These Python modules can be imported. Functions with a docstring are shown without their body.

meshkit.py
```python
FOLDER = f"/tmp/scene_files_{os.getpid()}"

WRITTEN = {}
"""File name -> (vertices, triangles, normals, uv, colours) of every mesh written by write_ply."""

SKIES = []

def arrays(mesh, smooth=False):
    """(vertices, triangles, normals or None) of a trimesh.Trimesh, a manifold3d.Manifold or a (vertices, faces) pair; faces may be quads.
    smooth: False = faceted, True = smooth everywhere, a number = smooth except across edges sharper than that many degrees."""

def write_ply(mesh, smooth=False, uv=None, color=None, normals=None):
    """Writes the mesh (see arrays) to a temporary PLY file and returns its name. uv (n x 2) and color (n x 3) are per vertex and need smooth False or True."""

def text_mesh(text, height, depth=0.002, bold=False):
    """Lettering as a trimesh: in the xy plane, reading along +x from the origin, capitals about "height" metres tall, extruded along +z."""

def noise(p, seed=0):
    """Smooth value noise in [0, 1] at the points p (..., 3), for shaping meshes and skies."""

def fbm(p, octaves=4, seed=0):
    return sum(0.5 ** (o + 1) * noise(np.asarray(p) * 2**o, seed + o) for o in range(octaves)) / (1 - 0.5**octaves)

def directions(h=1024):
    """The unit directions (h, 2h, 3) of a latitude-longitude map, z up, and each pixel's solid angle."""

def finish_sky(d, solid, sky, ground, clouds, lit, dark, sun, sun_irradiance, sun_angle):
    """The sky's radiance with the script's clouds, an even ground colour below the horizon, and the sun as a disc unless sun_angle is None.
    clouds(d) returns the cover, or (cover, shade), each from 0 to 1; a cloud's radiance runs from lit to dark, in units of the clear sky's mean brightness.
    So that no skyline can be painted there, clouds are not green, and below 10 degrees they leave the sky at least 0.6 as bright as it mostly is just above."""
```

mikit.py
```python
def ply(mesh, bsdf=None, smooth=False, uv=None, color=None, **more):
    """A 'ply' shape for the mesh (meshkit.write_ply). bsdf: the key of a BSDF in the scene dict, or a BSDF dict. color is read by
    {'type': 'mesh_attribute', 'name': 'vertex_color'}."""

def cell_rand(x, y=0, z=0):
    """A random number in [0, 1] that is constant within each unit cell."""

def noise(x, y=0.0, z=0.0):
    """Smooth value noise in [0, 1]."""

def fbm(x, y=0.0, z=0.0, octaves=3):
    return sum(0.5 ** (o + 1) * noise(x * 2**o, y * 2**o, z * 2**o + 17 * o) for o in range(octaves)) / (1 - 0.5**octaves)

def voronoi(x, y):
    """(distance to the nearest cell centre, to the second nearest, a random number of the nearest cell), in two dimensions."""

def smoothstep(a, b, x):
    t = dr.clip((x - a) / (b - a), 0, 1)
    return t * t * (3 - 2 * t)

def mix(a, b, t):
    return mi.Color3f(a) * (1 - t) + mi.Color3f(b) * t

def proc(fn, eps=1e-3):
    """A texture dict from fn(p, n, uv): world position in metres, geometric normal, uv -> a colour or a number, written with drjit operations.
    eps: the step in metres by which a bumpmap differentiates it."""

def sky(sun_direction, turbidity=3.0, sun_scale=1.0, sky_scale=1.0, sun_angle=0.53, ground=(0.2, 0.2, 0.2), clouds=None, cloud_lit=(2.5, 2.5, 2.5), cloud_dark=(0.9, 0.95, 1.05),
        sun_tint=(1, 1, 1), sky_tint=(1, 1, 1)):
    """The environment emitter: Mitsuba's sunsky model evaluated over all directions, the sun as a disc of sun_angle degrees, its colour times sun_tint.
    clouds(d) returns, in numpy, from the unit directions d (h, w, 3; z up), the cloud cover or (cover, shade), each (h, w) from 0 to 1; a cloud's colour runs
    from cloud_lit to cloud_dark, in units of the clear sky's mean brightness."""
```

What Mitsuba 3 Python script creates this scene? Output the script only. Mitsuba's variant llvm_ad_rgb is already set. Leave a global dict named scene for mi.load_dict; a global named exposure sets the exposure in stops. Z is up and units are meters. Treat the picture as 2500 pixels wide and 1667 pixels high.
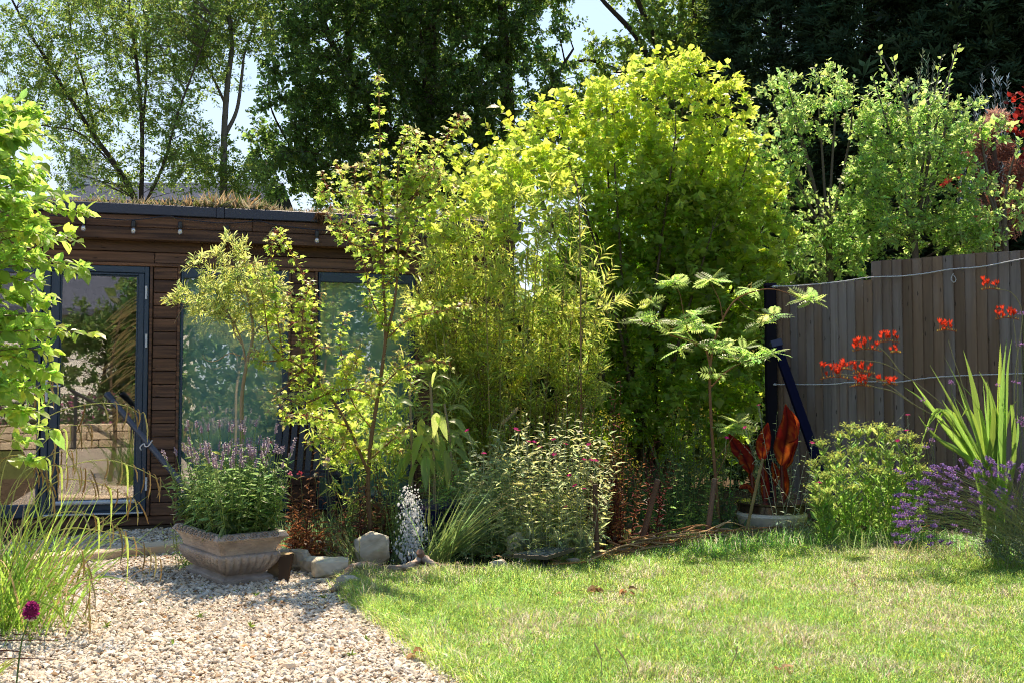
import math
import numpy as np
import drjit as dr
import mitsuba as mi
import trimesh
import mikit, meshkit
from mikit import noise, fbm, voronoi, cell_rand, smoothstep, mix

# ------------------------------------------------------------------ camera, sky, exposure
EYE = 1.1
PITCH = math.atan(116.5 / 2500.0)
T = mi.ScalarTransform4f
scene, labels = {}, {}
scene['camera'] = {'type': 'perspective', 'fov': 53.13, 'fov_axis': 'x', 'near_clip': 0.05, 'far_clip': 900.0,
                   'to_world': T().look_at(origin=[0, 0, EYE], target=[0, math.cos(PITCH), EYE + math.sin(PITCH)], up=[0, 0, 1])}
SUN_AZ, SUN_EL = math.radians(2.0), math.radians(58.0)          # azimuth from straight ahead, negative = left
SUN = [math.sin(SUN_AZ) * math.cos(SUN_EL), math.cos(SUN_AZ) * math.cos(SUN_EL), math.sin(SUN_EL)]


def veil(d):
    # thin summer haze, whiter towards the horizon, all the way round
    n = meshkit.fbm(d * np.array([3.0, 3.0, 7.0]) + 5.0, 4, 3)
    low = np.clip(1 - d[..., 2] / 0.75, 0, 1)
    return np.clip(low * 0.75 + (n - 0.5) * 0.5, 0, 1), np.clip(0.25 * n, 0, 1)


scene['sky'] = mikit.sky(SUN, turbidity=3.0, clouds=veil, cloud_lit=(1.5, 1.53, 1.58), cloud_dark=(1.0, 1.03, 1.08), ground=(0.16, 0.17, 0.08))
exposure = 2.9

# ------------------------------------------------------------------ helpers
F = 2500.0
SP, CP = math.sin(PITCH), math.cos(PITCH)


def ray(u, v):
    a, b = (u - 1250.0) / F, (833.5 - v) / F
    return np.array([a, CP - b * SP, SP + b * CP])


def at(u, v, y):
    """A point at distance y in front of the camera's place."""
    r = ray(u, v)
    return np.array([0, 0, EYE]) + r * (y / r[1])


def gp(u, v, z=0.0):
    r = ray(u, v)
    return np.array([0, 0, EYE]) + r * ((z - EYE) / r[2])


def W(pts, d):
    """A polyline: (u, v) or (u, v, extra distance)."""
    return np.array([at(p[0], p[1], d + (p[2] if len(p) > 2 else 0)) for p in pts])


# plain colours: (material, colour); a mesh takes the colour as its vertex colour, so that few materials serve everything
SOLID = {'navy_paint': ('satin', (0.022, 0.044, 0.078)), 'capping': ('satin', (0.028, 0.032, 0.055)), 'room': ('matte', (0.10, 0.09, 0.08)), 'steel': ('satin', (0.52, 0.54, 0.57)), 'black_plastic': ('satin', (0.014, 0.015, 0.02)),
         'navy_glaze': ('gloss', (0.012, 0.012, 0.07)), 'brown_glaze': ('gloss', (0.03, 0.018, 0.014)), 'pond_dark': ('gloss', (0.008, 0.010, 0.009)), 'window_dark': ('gloss', (0.02, 0.03, 0.045)),
         'blind': ('matte', (0.22, 0.40, 0.39)), 'white_render': ('matte', (0.66, 0.64, 0.6)), 'slate_roof': ('matte', (0.07, 0.08, 0.11)), 'cream_glaze': ('satin', (0.46, 0.43, 0.36)),
         'rock': ('matte', (0.42, 0.38, 0.31))}


def ply(mesh, bsdf, smooth=False, uv=None, color=None):
    v, f, n = meshkit.arrays(mesh, smooth)
    if bsdf in SOLID:
        bsdf, c = SOLID[bsdf]
        if color is None:
            color = np.array(c) * (0.84 + 0.32 * meshkit.fbm(v * 9.0 + 3.0, 4, 7))[:, None]
    if color is not None and len(color) != len(v):
        raise ValueError('colours do not fit the split mesh')
    if uv is not None:
        uv = np.broadcast_to(np.asarray(uv, float), (len(v), 2))
    path = meshkit.write_ply((v, f), False, uv, color, normals=n)
    return {'type': 'ply', 'filename': path, 'face_normals': n is None, 'bsdf': {'type': 'ref', 'id': bsdf}}


used = set()


def num(key):
    k, i = key, 0
    while k in used:
        i += 1
        k = f'{key}_{i:03d}'
    used.add(k)
    return k


def thing(name, label, cat, group=None, kind=None):
    k = num(name)
    labels[k] = {'label': label, 'category': cat}
    if group:
        labels[k]['group'] = group
    if kind:
        labels[k]['kind'] = kind
    return k


def struct(name, mesh, bsdf, **kw):
    k = num(name)
    scene[k] = ply(mesh, bsdf, **kw)
    labels[k] = {'kind': 'structure', 'label': name.replace('_', ' ')}
    return k


class MB:
    def __init__(self):
        self.v, self.f, self.c, self.n = [], [], [], 0

    def add(self, v, f, c=(0.5, 0.5, 0.5)):
        v = np.asarray(v, float)
        f = np.asarray(f, int)
        self.v.append(v)
        self.f.append(f + self.n)
        self.c.append(np.broadcast_to(np.asarray(c, float), v.shape))
        self.n += len(v)
        return self

    def put(self, key, bsdf, smooth=False):
        v, f, c = np.vstack(self.v), np.vstack(self.f), np.vstack(self.c)
        if bsdf == 'leaf':
            c = np.clip(c * LEAF_GAIN * np.array([0.95, 1.0, 1.5]), 0, 0.8)
        scene[key] = ply((v, f), bsdf, smooth=bool(smooth), color=c)
        return key


def part(parent, name, mb, bsdf, smooth=False, kind=None, label=None, uv=None):
    k = num(f'{parent}__{name}')
    if isinstance(mb, MB):
        mb.put(k, bsdf, smooth)
    else:
        scene[k] = ply(mb, bsdf, smooth=smooth, uv=uv)
    if kind or label:
        labels[k] = {}
        if kind:
            labels[k]['kind'] = kind
        if label:
            labels[k]['label'] = label
    return k


def nrm(a):
    a = np.asarray(a, float)
    return a / np.maximum(np.linalg.norm(a, axis=-1, keepdims=True), 1e-9)


def jit(base, n, rng, v=0.2, h=0.1):
    c = np.array(base, float)[None] * np.exp(rng.normal(0, v, (n, 1)))
    t = rng.normal(0, h, (n, 1))
    return np.clip(c * np.hstack([1 + t, np.ones_like(t), 1 - t]), 0.003, 0.85)


def curve(pts, n=12):
    """Catmull-Rom through the points."""
    p = np.asarray(pts, float)
    if len(p) < 3:
        t = np.linspace(0, 1, max(n, 2))[:, None]
        return p[0] * (1 - t) + p[-1] * t
    q = np.vstack([2 * p[0] - p[1], p, 2 * p[-1] - p[-2]])
    s = np.linspace(0, len(p) - 1 - 1e-9, n)
    i = s.astype(int)
    t = (s - i)[:, None]
    a, b, c, d = q[i], q[i + 1], q[i + 2], q[i + 3]
    return 0.5 * (2 * b + (c - a) * t + (2 * a - 5 * b + 4 * c - d) * t**2 + (3 * b - a - 3 * c + d) * t**3)


def tube(pts, r, sides=6, squash=1.0):
    p = np.asarray(pts, float)
    r = np.broadcast_to(np.asarray(r, float), (len(p),))
    t = nrm(np.gradient(p, axis=0))
    ref = np.array([0.31, 0.9, 0.2]) if abs(t[0][2]) > 0.8 else np.array([0, 0, 1.0])
    a = nrm(np.cross(t, ref))
    b = np.cross(t, a)
    an = np.arange(sides) * 2 * np.pi / sides
    v = p[:, None] + r[:, None, None] * (np.cos(an)[None, :, None] * a[:, None] + squash * np.sin(an)[None, :, None] * b[:, None])
    m = len(p)
    i, j = np.meshgrid(np.arange(m - 1), np.arange(sides), indexing='ij')
    q = np.stack([i * sides + j, i * sides + (j + 1) % sides, (i + 1) * sides + (j + 1) % sides, (i + 1) * sides + j], -1).reshape(-1, 4)
    f = np.vstack([q[:, [0, 2, 1]], q[:, [0, 3, 2]]])
    v = np.vstack([v.reshape(-1, 3), p[:1], p[-1:]])
    k = np.arange(sides)
    cap0 = np.stack([np.full(sides, m * sides), k, (k + 1) % sides], 1)
    cap1 = np.stack([np.full(sides, m * sides + 1), (m - 1) * sides + (k + 1) % sides, (m - 1) * sides + k], 1)
    return v, np.vstack([f, cap0, cap1])


def sticks(p0, p1, r0, r1, sides=3):
    """Many straight tapered twigs at once."""
    p0, p1 = np.asarray(p0, float), np.asarray(p1, float)
    n = len(p0)
    t = nrm(p1 - p0)
    a = nrm(np.cross(t, np.where(np.abs(t[:, 2:]) > 0.85, [[1.0, 0.2, 0]], [[0, 0, 1.0]])))
    b = np.cross(t, a)
    an = np.arange(sides) * 2 * np.pi / sides
    ring = np.cos(an)[None, :, None] * a[:, None] + np.sin(an)[None, :, None] * b[:, None]
    r0 = np.broadcast_to(r0, (n,))[:, None, None]
    r1 = np.broadcast_to(r1, (n,))[:, None, None]
    v = np.concatenate([p0[:, None] + ring * r0, p1[:, None] + ring * r1], 1)
    k = np.arange(sides)
    f = np.vstack([np.stack([k, (k + 1) % sides + sides, (k + 1) % sides], 1), np.stack([k, k + sides, (k + 1) % sides + sides], 1)])
    f = f[None] + (np.arange(n) * 2 * sides)[:, None, None]
    return v.reshape(-1, 3), f.reshape(-1, 3)


# leaf shapes: x along the leaf, y across, z out of its face
def tmpl_oval(w=0.6, fold=0.12, droop=0.18, st=(0, 0.3, 0.62, 1.0), ws=(0, 0.46, 0.42, 0)):
    v, f, rows = [], [], []
    for t, k in zip(st, ws):
        z = -droop * t * t
        if k == 0:
            rows.append([len(v)])
            v.append((t, 0, z))
        else:
            rows.append([len(v), len(v) + 1, len(v) + 2])
            v += [(t, -k * w, z + fold * k), (t, 0, z), (t, k * w, z + fold * k)]
    for a, b in zip(rows[:-1], rows[1:]):
        if len(a) == 1:
            f += [(a[0], b[1], b[0]), (a[0], b[2], b[1])]
        elif len(b) == 1:
            f += [(a[0], a[1], b[0]), (a[1], a[2], b[0])]
        else:
            f += [(a[0], a[1], b[1]), (a[0], b[1], b[0]), (a[1], a[2], b[2]), (a[1], b[2], b[1])]
    return np.array(v, float), np.array(f)


def tmpl_dia(w=0.5, fold=0.1, droop=0.1, x=0.45):
    return np.array([(0, 0, 0), (x, -w / 2, fold * w), (1, 0, -droop), (x, w / 2, fold * w)], float), np.array([(0, 2, 1), (0, 3, 2)])


def tmpl_maple():
    half = [(0.04, 0.2), (-0.04, 0.45), (0.27, 0.27), (0.52, 0.52), (0.6, 0.18)]
    o = [(0, 0)] + half + [(1, 0)] + [(x, -y) for x, y in half[::-1]]
    v = [(0.32, 0, 0)] + [(x, y, -0.18 * x * x - 0.16 * abs(y)) for x, y in o]
    n = len(o)
    return np.array(v, float), np.array([(0, 1 + i, 1 + (i + 1) % n) for i in range(n)])


def tmpl_pinnate(pairs=6, ll=0.34, w=0.36):
    v, f = [], []
    tv, tf = tmpl_dia(w, 0.1, 0.05)
    for i in range(pairs * 2 + 1):
        if i == pairs * 2:
            p, d = np.array([0.8, 0, -0.12]), np.array([1.0, 0, -0.25])
        else:
            t = 0.14 + 0.62 * (i // 2) / (pairs - 1)
            p, d = np.array([t, 0, -0.16 * t * t]), np.array([0.5, 1.0 if i % 2 else -1.0, -0.12])
        d = nrm(d)
        z = nrm(np.array([0, 0, 1.0]) - d * d[2])
        y = np.cross(z, d)
        f.append(tf + len(v) * 1)
        s = ll * (0.8 + 0.3 * math.sin(math.pi * min(1, (i // 2 + 1) / pairs)))
        v += list(p + s * (tv[:, :1] * d + tv[:, 1:2] * y + tv[:, 2:] * z))
    f.append(np.array([(len(v), len(v) + 1, len(v) + 2)]))
    v += [(0, -0.008, 0), (0.8, 0, -0.1), (0, 0.008, 0)]
    return np.array(v, float), np.vstack(f)


def tmpl_whorl(n=6, flare=0.5, w=0.3):
    """Small flower: n petals flaring from the x axis."""
    v, f = [], []
    tv, tf = tmpl_dia(w, 0.1, 0.0, 0.6)
    for k in range(n):
        a = 2 * math.pi * k / n
        d = nrm(np.array([1.0, flare * math.cos(a), flare * math.sin(a)]))
        z = nrm(np.array([-flare, math.cos(a), math.sin(a)]))
        y = np.cross(z, d)
        f.append(tf + len(v))
        v += list(tv[:, :1] * d + tv[:, 1:2] * y + tv[:, 2:] * z)
    return np.array(v, float), np.vstack(f)


OVAL = tmpl_oval()
OVALW = tmpl_oval(0.8, 0.14, 0.2)
LANCE = tmpl_oval(0.3, 0.2, 0.25, (0, 0.25, 0.6, 1.0), (0, 0.42, 0.36, 0))
OVAL4W = tmpl_oval(0.82, 0.16, 0.2, (0, 0.48, 1.0), (0, 0.5, 0))
OVAL4 = tmpl_oval(0.62, 0.15, 0.2, (0, 0.5, 1.0), (0, 0.5, 0))
DIA, DIAW, NARROW = tmpl_dia(0.55), tmpl_dia(0.75), tmpl_dia(0.17, 0.1, 0.14, 0.35)
MAPLE, PINN = tmpl_maple(), tmpl_pinnate()
STAR = tmpl_whorl(6, 0.42, 0.27)
DISC = tmpl_whorl(5, 4.0, 0.8)


def leaves(tm, pos, d, n, s, col, wid=None):
    tv, tf = tm
    pos, d = np.asarray(pos, float), nrm(d)
    n = np.asarray(n, float)
    n = nrm(n - d * (n * d).sum(-1, keepdims=True))
    y = np.cross(n, d)
    k = len(pos)
    s = np.broadcast_to(s, (k,))[:, None, None]
    wd = 1.0 if wid is None else np.asarray(wid)[:, None, None]
    v = pos[:, None] + s * (tv[None, :, 0:1] * d[:, None] + wd * tv[None, :, 1:2] * y[:, None] + tv[None, :, 2:3] * n[:, None])
    f = tf[None] + (np.arange(k) * len(tv))[:, None, None]
    c = np.repeat(np.broadcast_to(col, (k, 3))[:, None], len(tv), 1)
    return v.reshape(-1, 3), f.reshape(-1, 3), c.reshape(-1, 3)


def sphere_dirs(n, rng, up=0.0):
    d = rng.normal(size=(n, 3))
    d = nrm(d)
    d[:, 2] += up
    return nrm(d)


def twig_leaves(mb, p0, p1, m, tm, size, col, rng, sag=0.0, spread=1.0, along=0.5, up=0.25, flat=0.6, vj=0.22, hj=0.1, sj=0.25, t0=0.15):
    """m leaves along each twig p0->p1, turning round it."""
    k = len(p0)
    ax = p1 - p0
    ln = np.linalg.norm(ax, axis=1)
    ax = nrm(ax)
    a = nrm(np.cross(ax, np.where(np.abs(ax[:, 2:]) > 0.85, [[1.0, 0.1, 0]], [[0, 0, 1.0]])))
    b = np.cross(ax, a)
    t = t0 + (1 - t0) * (np.arange(m)[None] + rng.random((k, m)) * 0.7) / m
    an = np.arange(m)[None] * 2.4 + rng.random((k, 1)) * 6.3 + rng.normal(0, 0.4, (k, m))
    rad = np.cos(an)[..., None] * a[:, None] + np.sin(an)[..., None] * b[:, None]
    pos = p0[:, None] + (t * ln[:, None])[..., None] * ax[:, None]
    pos[..., 2] -= sag * (t * ln[:, None]) ** 2
    d = rad * spread + ax[:, None] * along
    d[..., 2] += up * rng.normal(0.2, 0.8, (k, m))
    nn = np.array([0, 0, 1.0]) * flat + rng.normal(0, 0.45, (k, m, 3))
    N = k * m
    sz = size * np.exp(rng.normal(0, sj, N)) * (1 - 0.35 * t.reshape(-1) ** 3)
    mb.add(*leaves(tm, pos.reshape(-1, 3), d.reshape(-1, 3), nn.reshape(-1, 3), sz, jit(col, N, rng, vj, hj)))


def ells_sample(ells, n, rng, keep=None):
    """Points in a set of ellipsoids (u, v, distance, half width px, half height px, half depth m)."""
    C = np.array([at(e[0], e[1], e[2]) for e in ells])
    R = np.array([(e[3] * e[2] / F, e[5], e[4] * e[2] / F) for e in ells])
    w = R.prod(1)
    out = np.zeros((0, 3))
    while len(out) < n:
        i = rng.choice(len(ells), n, p=w / w.sum())
        q = nrm(rng.normal(size=(n, 3))) * rng.random((n, 1)) ** (1 / 2.6)
        p = C[i] + q * R[i]
        if keep is not None:
            p = p[keep(p)]
        out = np.vstack([out, p])
    return out[:n]


def thin(p, dist):
    """Drops points closer than dist to an earlier one."""
    from scipy.spatial import cKDTree
    keep = np.ones(len(p), bool)
    for i, j in sorted(cKDTree(p).query_pairs(dist)):
        if keep[i]:
            keep[j] = False
    return p[keep]


def crown(parent, clumps, rad, stems, tw, lv, tm, size, col, rng, bark=(0.09, 0.07, 0.055), branch_r=0.02, up=0.3, bsdf='leaf', every=1, **kw):
    """Foliage clumps joined to the nearest stem by branches: parts branch (one mesh of the small limbs) and foliage."""
    nodes = np.vstack([curve(s, 30) for s in stems])
    wood, fol = MB(), MB()
    k = len(clumps)
    for c in clumps[::every]:
        dist = np.linalg.norm(nodes - c, axis=1) + 2.5 * np.maximum(0, nodes[:, 2] - c[2] + 0.15 * np.linalg.norm((nodes - c)[:, :2], axis=1))
        a = nodes[np.argmin(dist)]
        mid = a * 0.45 + c * 0.55
        mid[2] += 0.12 * np.linalg.norm(c - a) * (1 if c[2] > a[2] else -0.5)
        mid += rng.normal(0, 0.06, 3) * np.linalg.norm(c - a)
        ln = np.linalg.norm(c - a)
        wood.add(*tube(curve([a, mid, c], 7), np.linspace(branch_r * (0.5 + 0.25 * ln), branch_r * 0.2, 7), 4), bark)
    d = sphere_dirs(k * tw, rng, up)
    c = np.repeat(clumps, tw, 0)
    r = np.broadcast_to(rad, (k,)).repeat(tw) * rng.uniform(0.55, 1.15, k * tw)
    p0, p1 = c + d * r[:, None] * 0.05, c + d * r[:, None]
    v, f = sticks(p0, p1, branch_r * 0.2, branch_r * 0.06)
    wood.add(v, f, bark)
    twig_leaves(fol, p0, p1, lv, tm, size, col, rng, **kw)
    part(parent, 'branch', wood, 'matte', kind='stuff')
    part(parent, 'foliage', fol, bsdf, kind='stuff')


def box(cx, cy, cz, sx, sy, sz, bev=0.0):
    m = trimesh.creation.box((sx, sy, sz))
    v, f = np.array(m.vertices), np.array(m.faces)
    return v + [cx, cy, cz], f


def rbox(size, bev):
    """A box with chamfered edges, centred: hull of its corners pulled in."""
    s = np.array(size) / 2.0
    pts = []
    for sx in (-1, 1):
        for sy in (-1, 1):
            for sz in (-1, 1):
                for k in range(3):
                    q = s - bev
                    q[k] = s[k]
                    pts.append(q * (sx, sy, sz))
    h = trimesh.convex.convex_hull(np.array(pts))
    return np.array(h.vertices), np.array(h.faces)


def rock(c, size, rng, flat=0.0, sub=2, cuts=9):
    """An angular boulder: a sphere cut by random planes."""
    m = trimesh.creation.icosphere(subdivisions=sub)
    v = np.array(m.vertices)
    for _ in range(cuts):
        n = nrm(rng.normal(size=3))
        h = rng.uniform(0.55, 0.85)
        dd = v @ n
        v = v - np.maximum(0, dd - h)[:, None] * n
    v += (meshkit.noise(v * 3 + rng.random(3) * 50)[:, None] - 0.5) * 0.12 * nrm(v)
    a = rng.uniform(0, 6.3)
    Rm = np.array([[math.cos(a), -math.sin(a), 0], [math.sin(a), math.cos(a), 0], [0, 0, 1]])
    v = (v @ Rm.T) * np.array(size)
    return v + np.array(c), np.array(m.faces)


# ------------------------------------------------------------------ materials
VC = {'type': 'mesh_attribute', 'name': 'vertex_color'}


def rgb(*c):
    return {'type': 'rgb', 'value': list(c)}


# leaves: light shines through in the leaf's colour, with a glossy face; petals: thicker, less gloss
scene['leaf'] = {'type': 'principledthin', 'base_color': VC, 'roughness': 0.42, 'diff_trans': 1.7, 'spec_trans': 0.33, 'eta': 1.55}
scene['petal'] = {'type': 'principledthin', 'base_color': VC, 'roughness': 0.5, 'diff_trans': 1.0, 'spec_trans': 0.1, 'eta': 1.4}
LEAF_GAIN = 2.1
scene['matte'] = {'type': 'twosided', 'b': {'type': 'diffuse', 'reflectance': VC}}
scene['satin'] = {'type': 'twosided', 'b': {'type': 'principled', 'base_color': VC, 'roughness': 0.4, 'specular': 0.5}}
scene['gloss'] = {'type': 'twosided', 'b': {'type': 'principled', 'base_color': VC, 'roughness': 0.12, 'specular': 0.5}}

# building directions: along the front (to the right) and out of the front (towards the garden)
BA, BB = np.array([-4.04, 8.07, 0.0]), np.array([0.0, 9.22, 0.0])
BT = nrm(BB - BA)
BN = np.array([BT[1], -BT[0], 0.0])


def wood_fn(p, n, uv):
    """uv: (a number of the board, kind): 0 to 1 stained cladding along the facade, 2 to 3 weathered upright fence boards, 4 to 5 pale sawn timber."""
    id = uv.x * 113.0
    k = uv.y
    clad, fen = k < 1.5, k < 3.5
    sb = p.x * float(BT[0]) + p.y * float(BT[1])
    sf = p.x * 0.785 - p.y * 0.619
    a = dr.select(clad, sb, dr.select(fen, p.z, p.x * 0.8 + p.y * 0.6))         # along the grain
    b = dr.select(clad, p.z, dr.select(fen, sf, p.y * 0.8 - p.x * 0.6 + p.z))   # across it
    g = fbm(a * 2.6 + id, b * 64.0 + id * 3.0, id, 3)
    st = fbm(a * 1.2 + id, b * dr.select(fen, 8.0, 4.0), id * 2.0, 2)
    kn = smoothstep(0.030, 0.012, voronoi(a * 2.2 + id * 5.1, b * 9.0 + id)[0] * 0.5)
    c1 = mix(mix((0.055, 0.029, 0.020), (0.16, 0.082, 0.046), smoothstep(0.25, 0.75, g)), (0.10, 0.062, 0.05), smoothstep(0.4, 0.75, st) * 0.6) * (0.75 + 0.5 * uv.x)
    grey, brown = mix((0.135, 0.112, 0.10), (0.25, 0.215, 0.20), g), mix((0.115, 0.074, 0.048), (0.20, 0.135, 0.09), g)
    c2 = mix(grey, brown, smoothstep(0.4, 0.7, st * 0.75 + (k - 2.0) * 0.4)) * (0.75 + 0.45 * uv.x)
    c3 = mix(mix((0.36, 0.28, 0.19), (0.52, 0.43, 0.31), g), (0.26, 0.20, 0.13), smoothstep(0.5, 0.8, st))
    c = dr.select(clad, c1, dr.select(fen, c2, c3))
    return mix(c, (0.02, 0.012, 0.009), kn * dr.select(fen, 0.85, 0.2))


scene['wood'] = {'type': 'twosided', 'b': {'type': 'principled', 'base_color': mikit.proc(wood_fn), 'roughness': 0.7, 'specular': 0.3}}


def planter_fn(p, n, uv):
    g = fbm(p.x * 160.0, p.y * 160.0, p.z * 160.0, 2)
    s = fbm(p.x * 14.0, p.y * 14.0, p.z * 20.0, 4)
    c = mix((0.205, 0.168, 0.145), (0.295, 0.245, 0.21), smoothstep(0.3, 0.7, s))
    return mix(c, (0.15, 0.12, 0.115), smoothstep(0.62, 0.8, g) * 0.6)


scene['planter_stone'] = {'type': 'twosided', 'b': {'type': 'principled', 'base_color': mikit.proc(planter_fn), 'roughness': 0.5, 'specular': 0.5}}


def earth_fn(p, n, uv):
    """uv.x: 0 far ground, 1 bed soil, 2 lawn soil, 3 gravel bed."""
    k = uv.x
    f = dr.select(k < 0.5, 0.7, dr.select(k < 1.5, 30.0, 5.0))
    g = fbm(p.x * f, p.y * f, 0.0, 4)
    h = noise(p.x * 80.0, p.y * 80.0)
    a, b, c = voronoi(p.x * 62.0, p.y * 62.0)
    far, soil = mix((0.05, 0.06, 0.02), (0.10, 0.11, 0.04), g), mix((0.035, 0.025, 0.016), (0.10, 0.075, 0.05), g)
    lawn = mix((0.05, 0.065, 0.018), (0.16, 0.16, 0.05), g * 0.6 + h * 0.4)
    grav = mix((0.12, 0.095, 0.07), mix((0.3, 0.25, 0.2), (0.46, 0.41, 0.35), c), smoothstep(0.02, 0.25, b - a))
    return dr.select(k < 0.5, far, dr.select(k < 1.5, soil, dr.select(k < 2.5, lawn, grav)))


scene['earth'] = {'type': 'twosided', 'b': {'type': 'diffuse', 'reflectance': mikit.proc(earth_fn)}}
scene['glass'] = {'type': 'thindielectric', 'int_ior': 2.8, 'ext_ior': 1.0}

# ------------------------------------------------------------------ ground, path, lawn
def sheet(poly, z, res=None):
    """A flat polygon sheet, triangulated."""
    from shapely.geometry import Polygon
    m = trimesh.creation.triangulate_polygon(Polygon(poly), engine='earcut')
    v, f = np.array(m[0]), np.array(m[1])
    v3 = np.column_stack([v, np.full(len(v), z)])
    e1, e2 = v3[f[:, 1]] - v3[f[:, 0]], v3[f[:, 2]] - v3[f[:, 0]]
    up = np.cross(e1, e2)[:, 2] > 0
    f[~up] = f[~up][:, ::-1]
    return v3, f


struct('ground', (np.array([[-400, -400, -0.012], [400, -400, -0.012], [400, 400, -0.012], [-400, 400, -0.012]], float), np.array([[0, 1, 2], [0, 2, 3]])), 'earth', uv=[[0, 0]])
BED = [(-6, 3), (7, 3), (7, 13), (-6, 13)]
struct('planting_soil', sheet(BED, -0.006), 'earth', uv=[[1, 0]])
LAWN_PX = [(1190, 1690), (1120, 1645), (1050, 1610), (990, 1560), (925, 1512), (868, 1472), (842, 1440), (850, 1412), (905, 1402), (1000, 1400), (1120, 1402), (1230, 1402),
           (1300, 1385), (1420, 1375), (1560, 1358), (1700, 1345), (1850, 1335), (2000, 1325), (2150, 1322), (2300, 1335), (2420, 1350), (2600, 1370)]
LAWN = [tuple(gp(u, v)[:2]) for u, v in LAWN_PX] + [(5.5, 3.4), (5.5, -3.2), (0.2, -3.2), (0.05, 2.0)]
struct('lawn', sheet(LAWN, 0.004), 'earth', uv=[[2, 0]])
PATH_PX = [(-250, 1380), (0, 1330), (300, 1295), (520, 1280), (640, 1330), (760, 1385), (850, 1425), (880, 1470), (925, 1512), (990, 1560), (1050, 1610), (1120, 1645), (1190, 1690)]
PATH = [tuple(gp(u, v)[:2]) for u, v in PATH_PX] + [(0.0, 2.0), (0.0, -3.4), (-2.6, -3.4), (-3.2, 4.0)]
struct('gravel_path', sheet(PATH, 0.0), 'earth', uv=[[3, 0]])


# ------------------------------------------------------------------ the garden room
def fb(u, v, off=0.0):
    """Pixel -> (s along the front, z) on the plane off metres in front of the facade."""
    r = ray(u, v)
    o = BA + BN * off
    M = np.array([[r[0], -BT[0]], [r[1], -BT[1]]])
    t, s = np.linalg.solve(M, o[:2])
    return s, EYE + r[2] * t


def bpt(s, off, z):
    return BA + BT * s + BN * off + np.array([0, 0, z])


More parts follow.
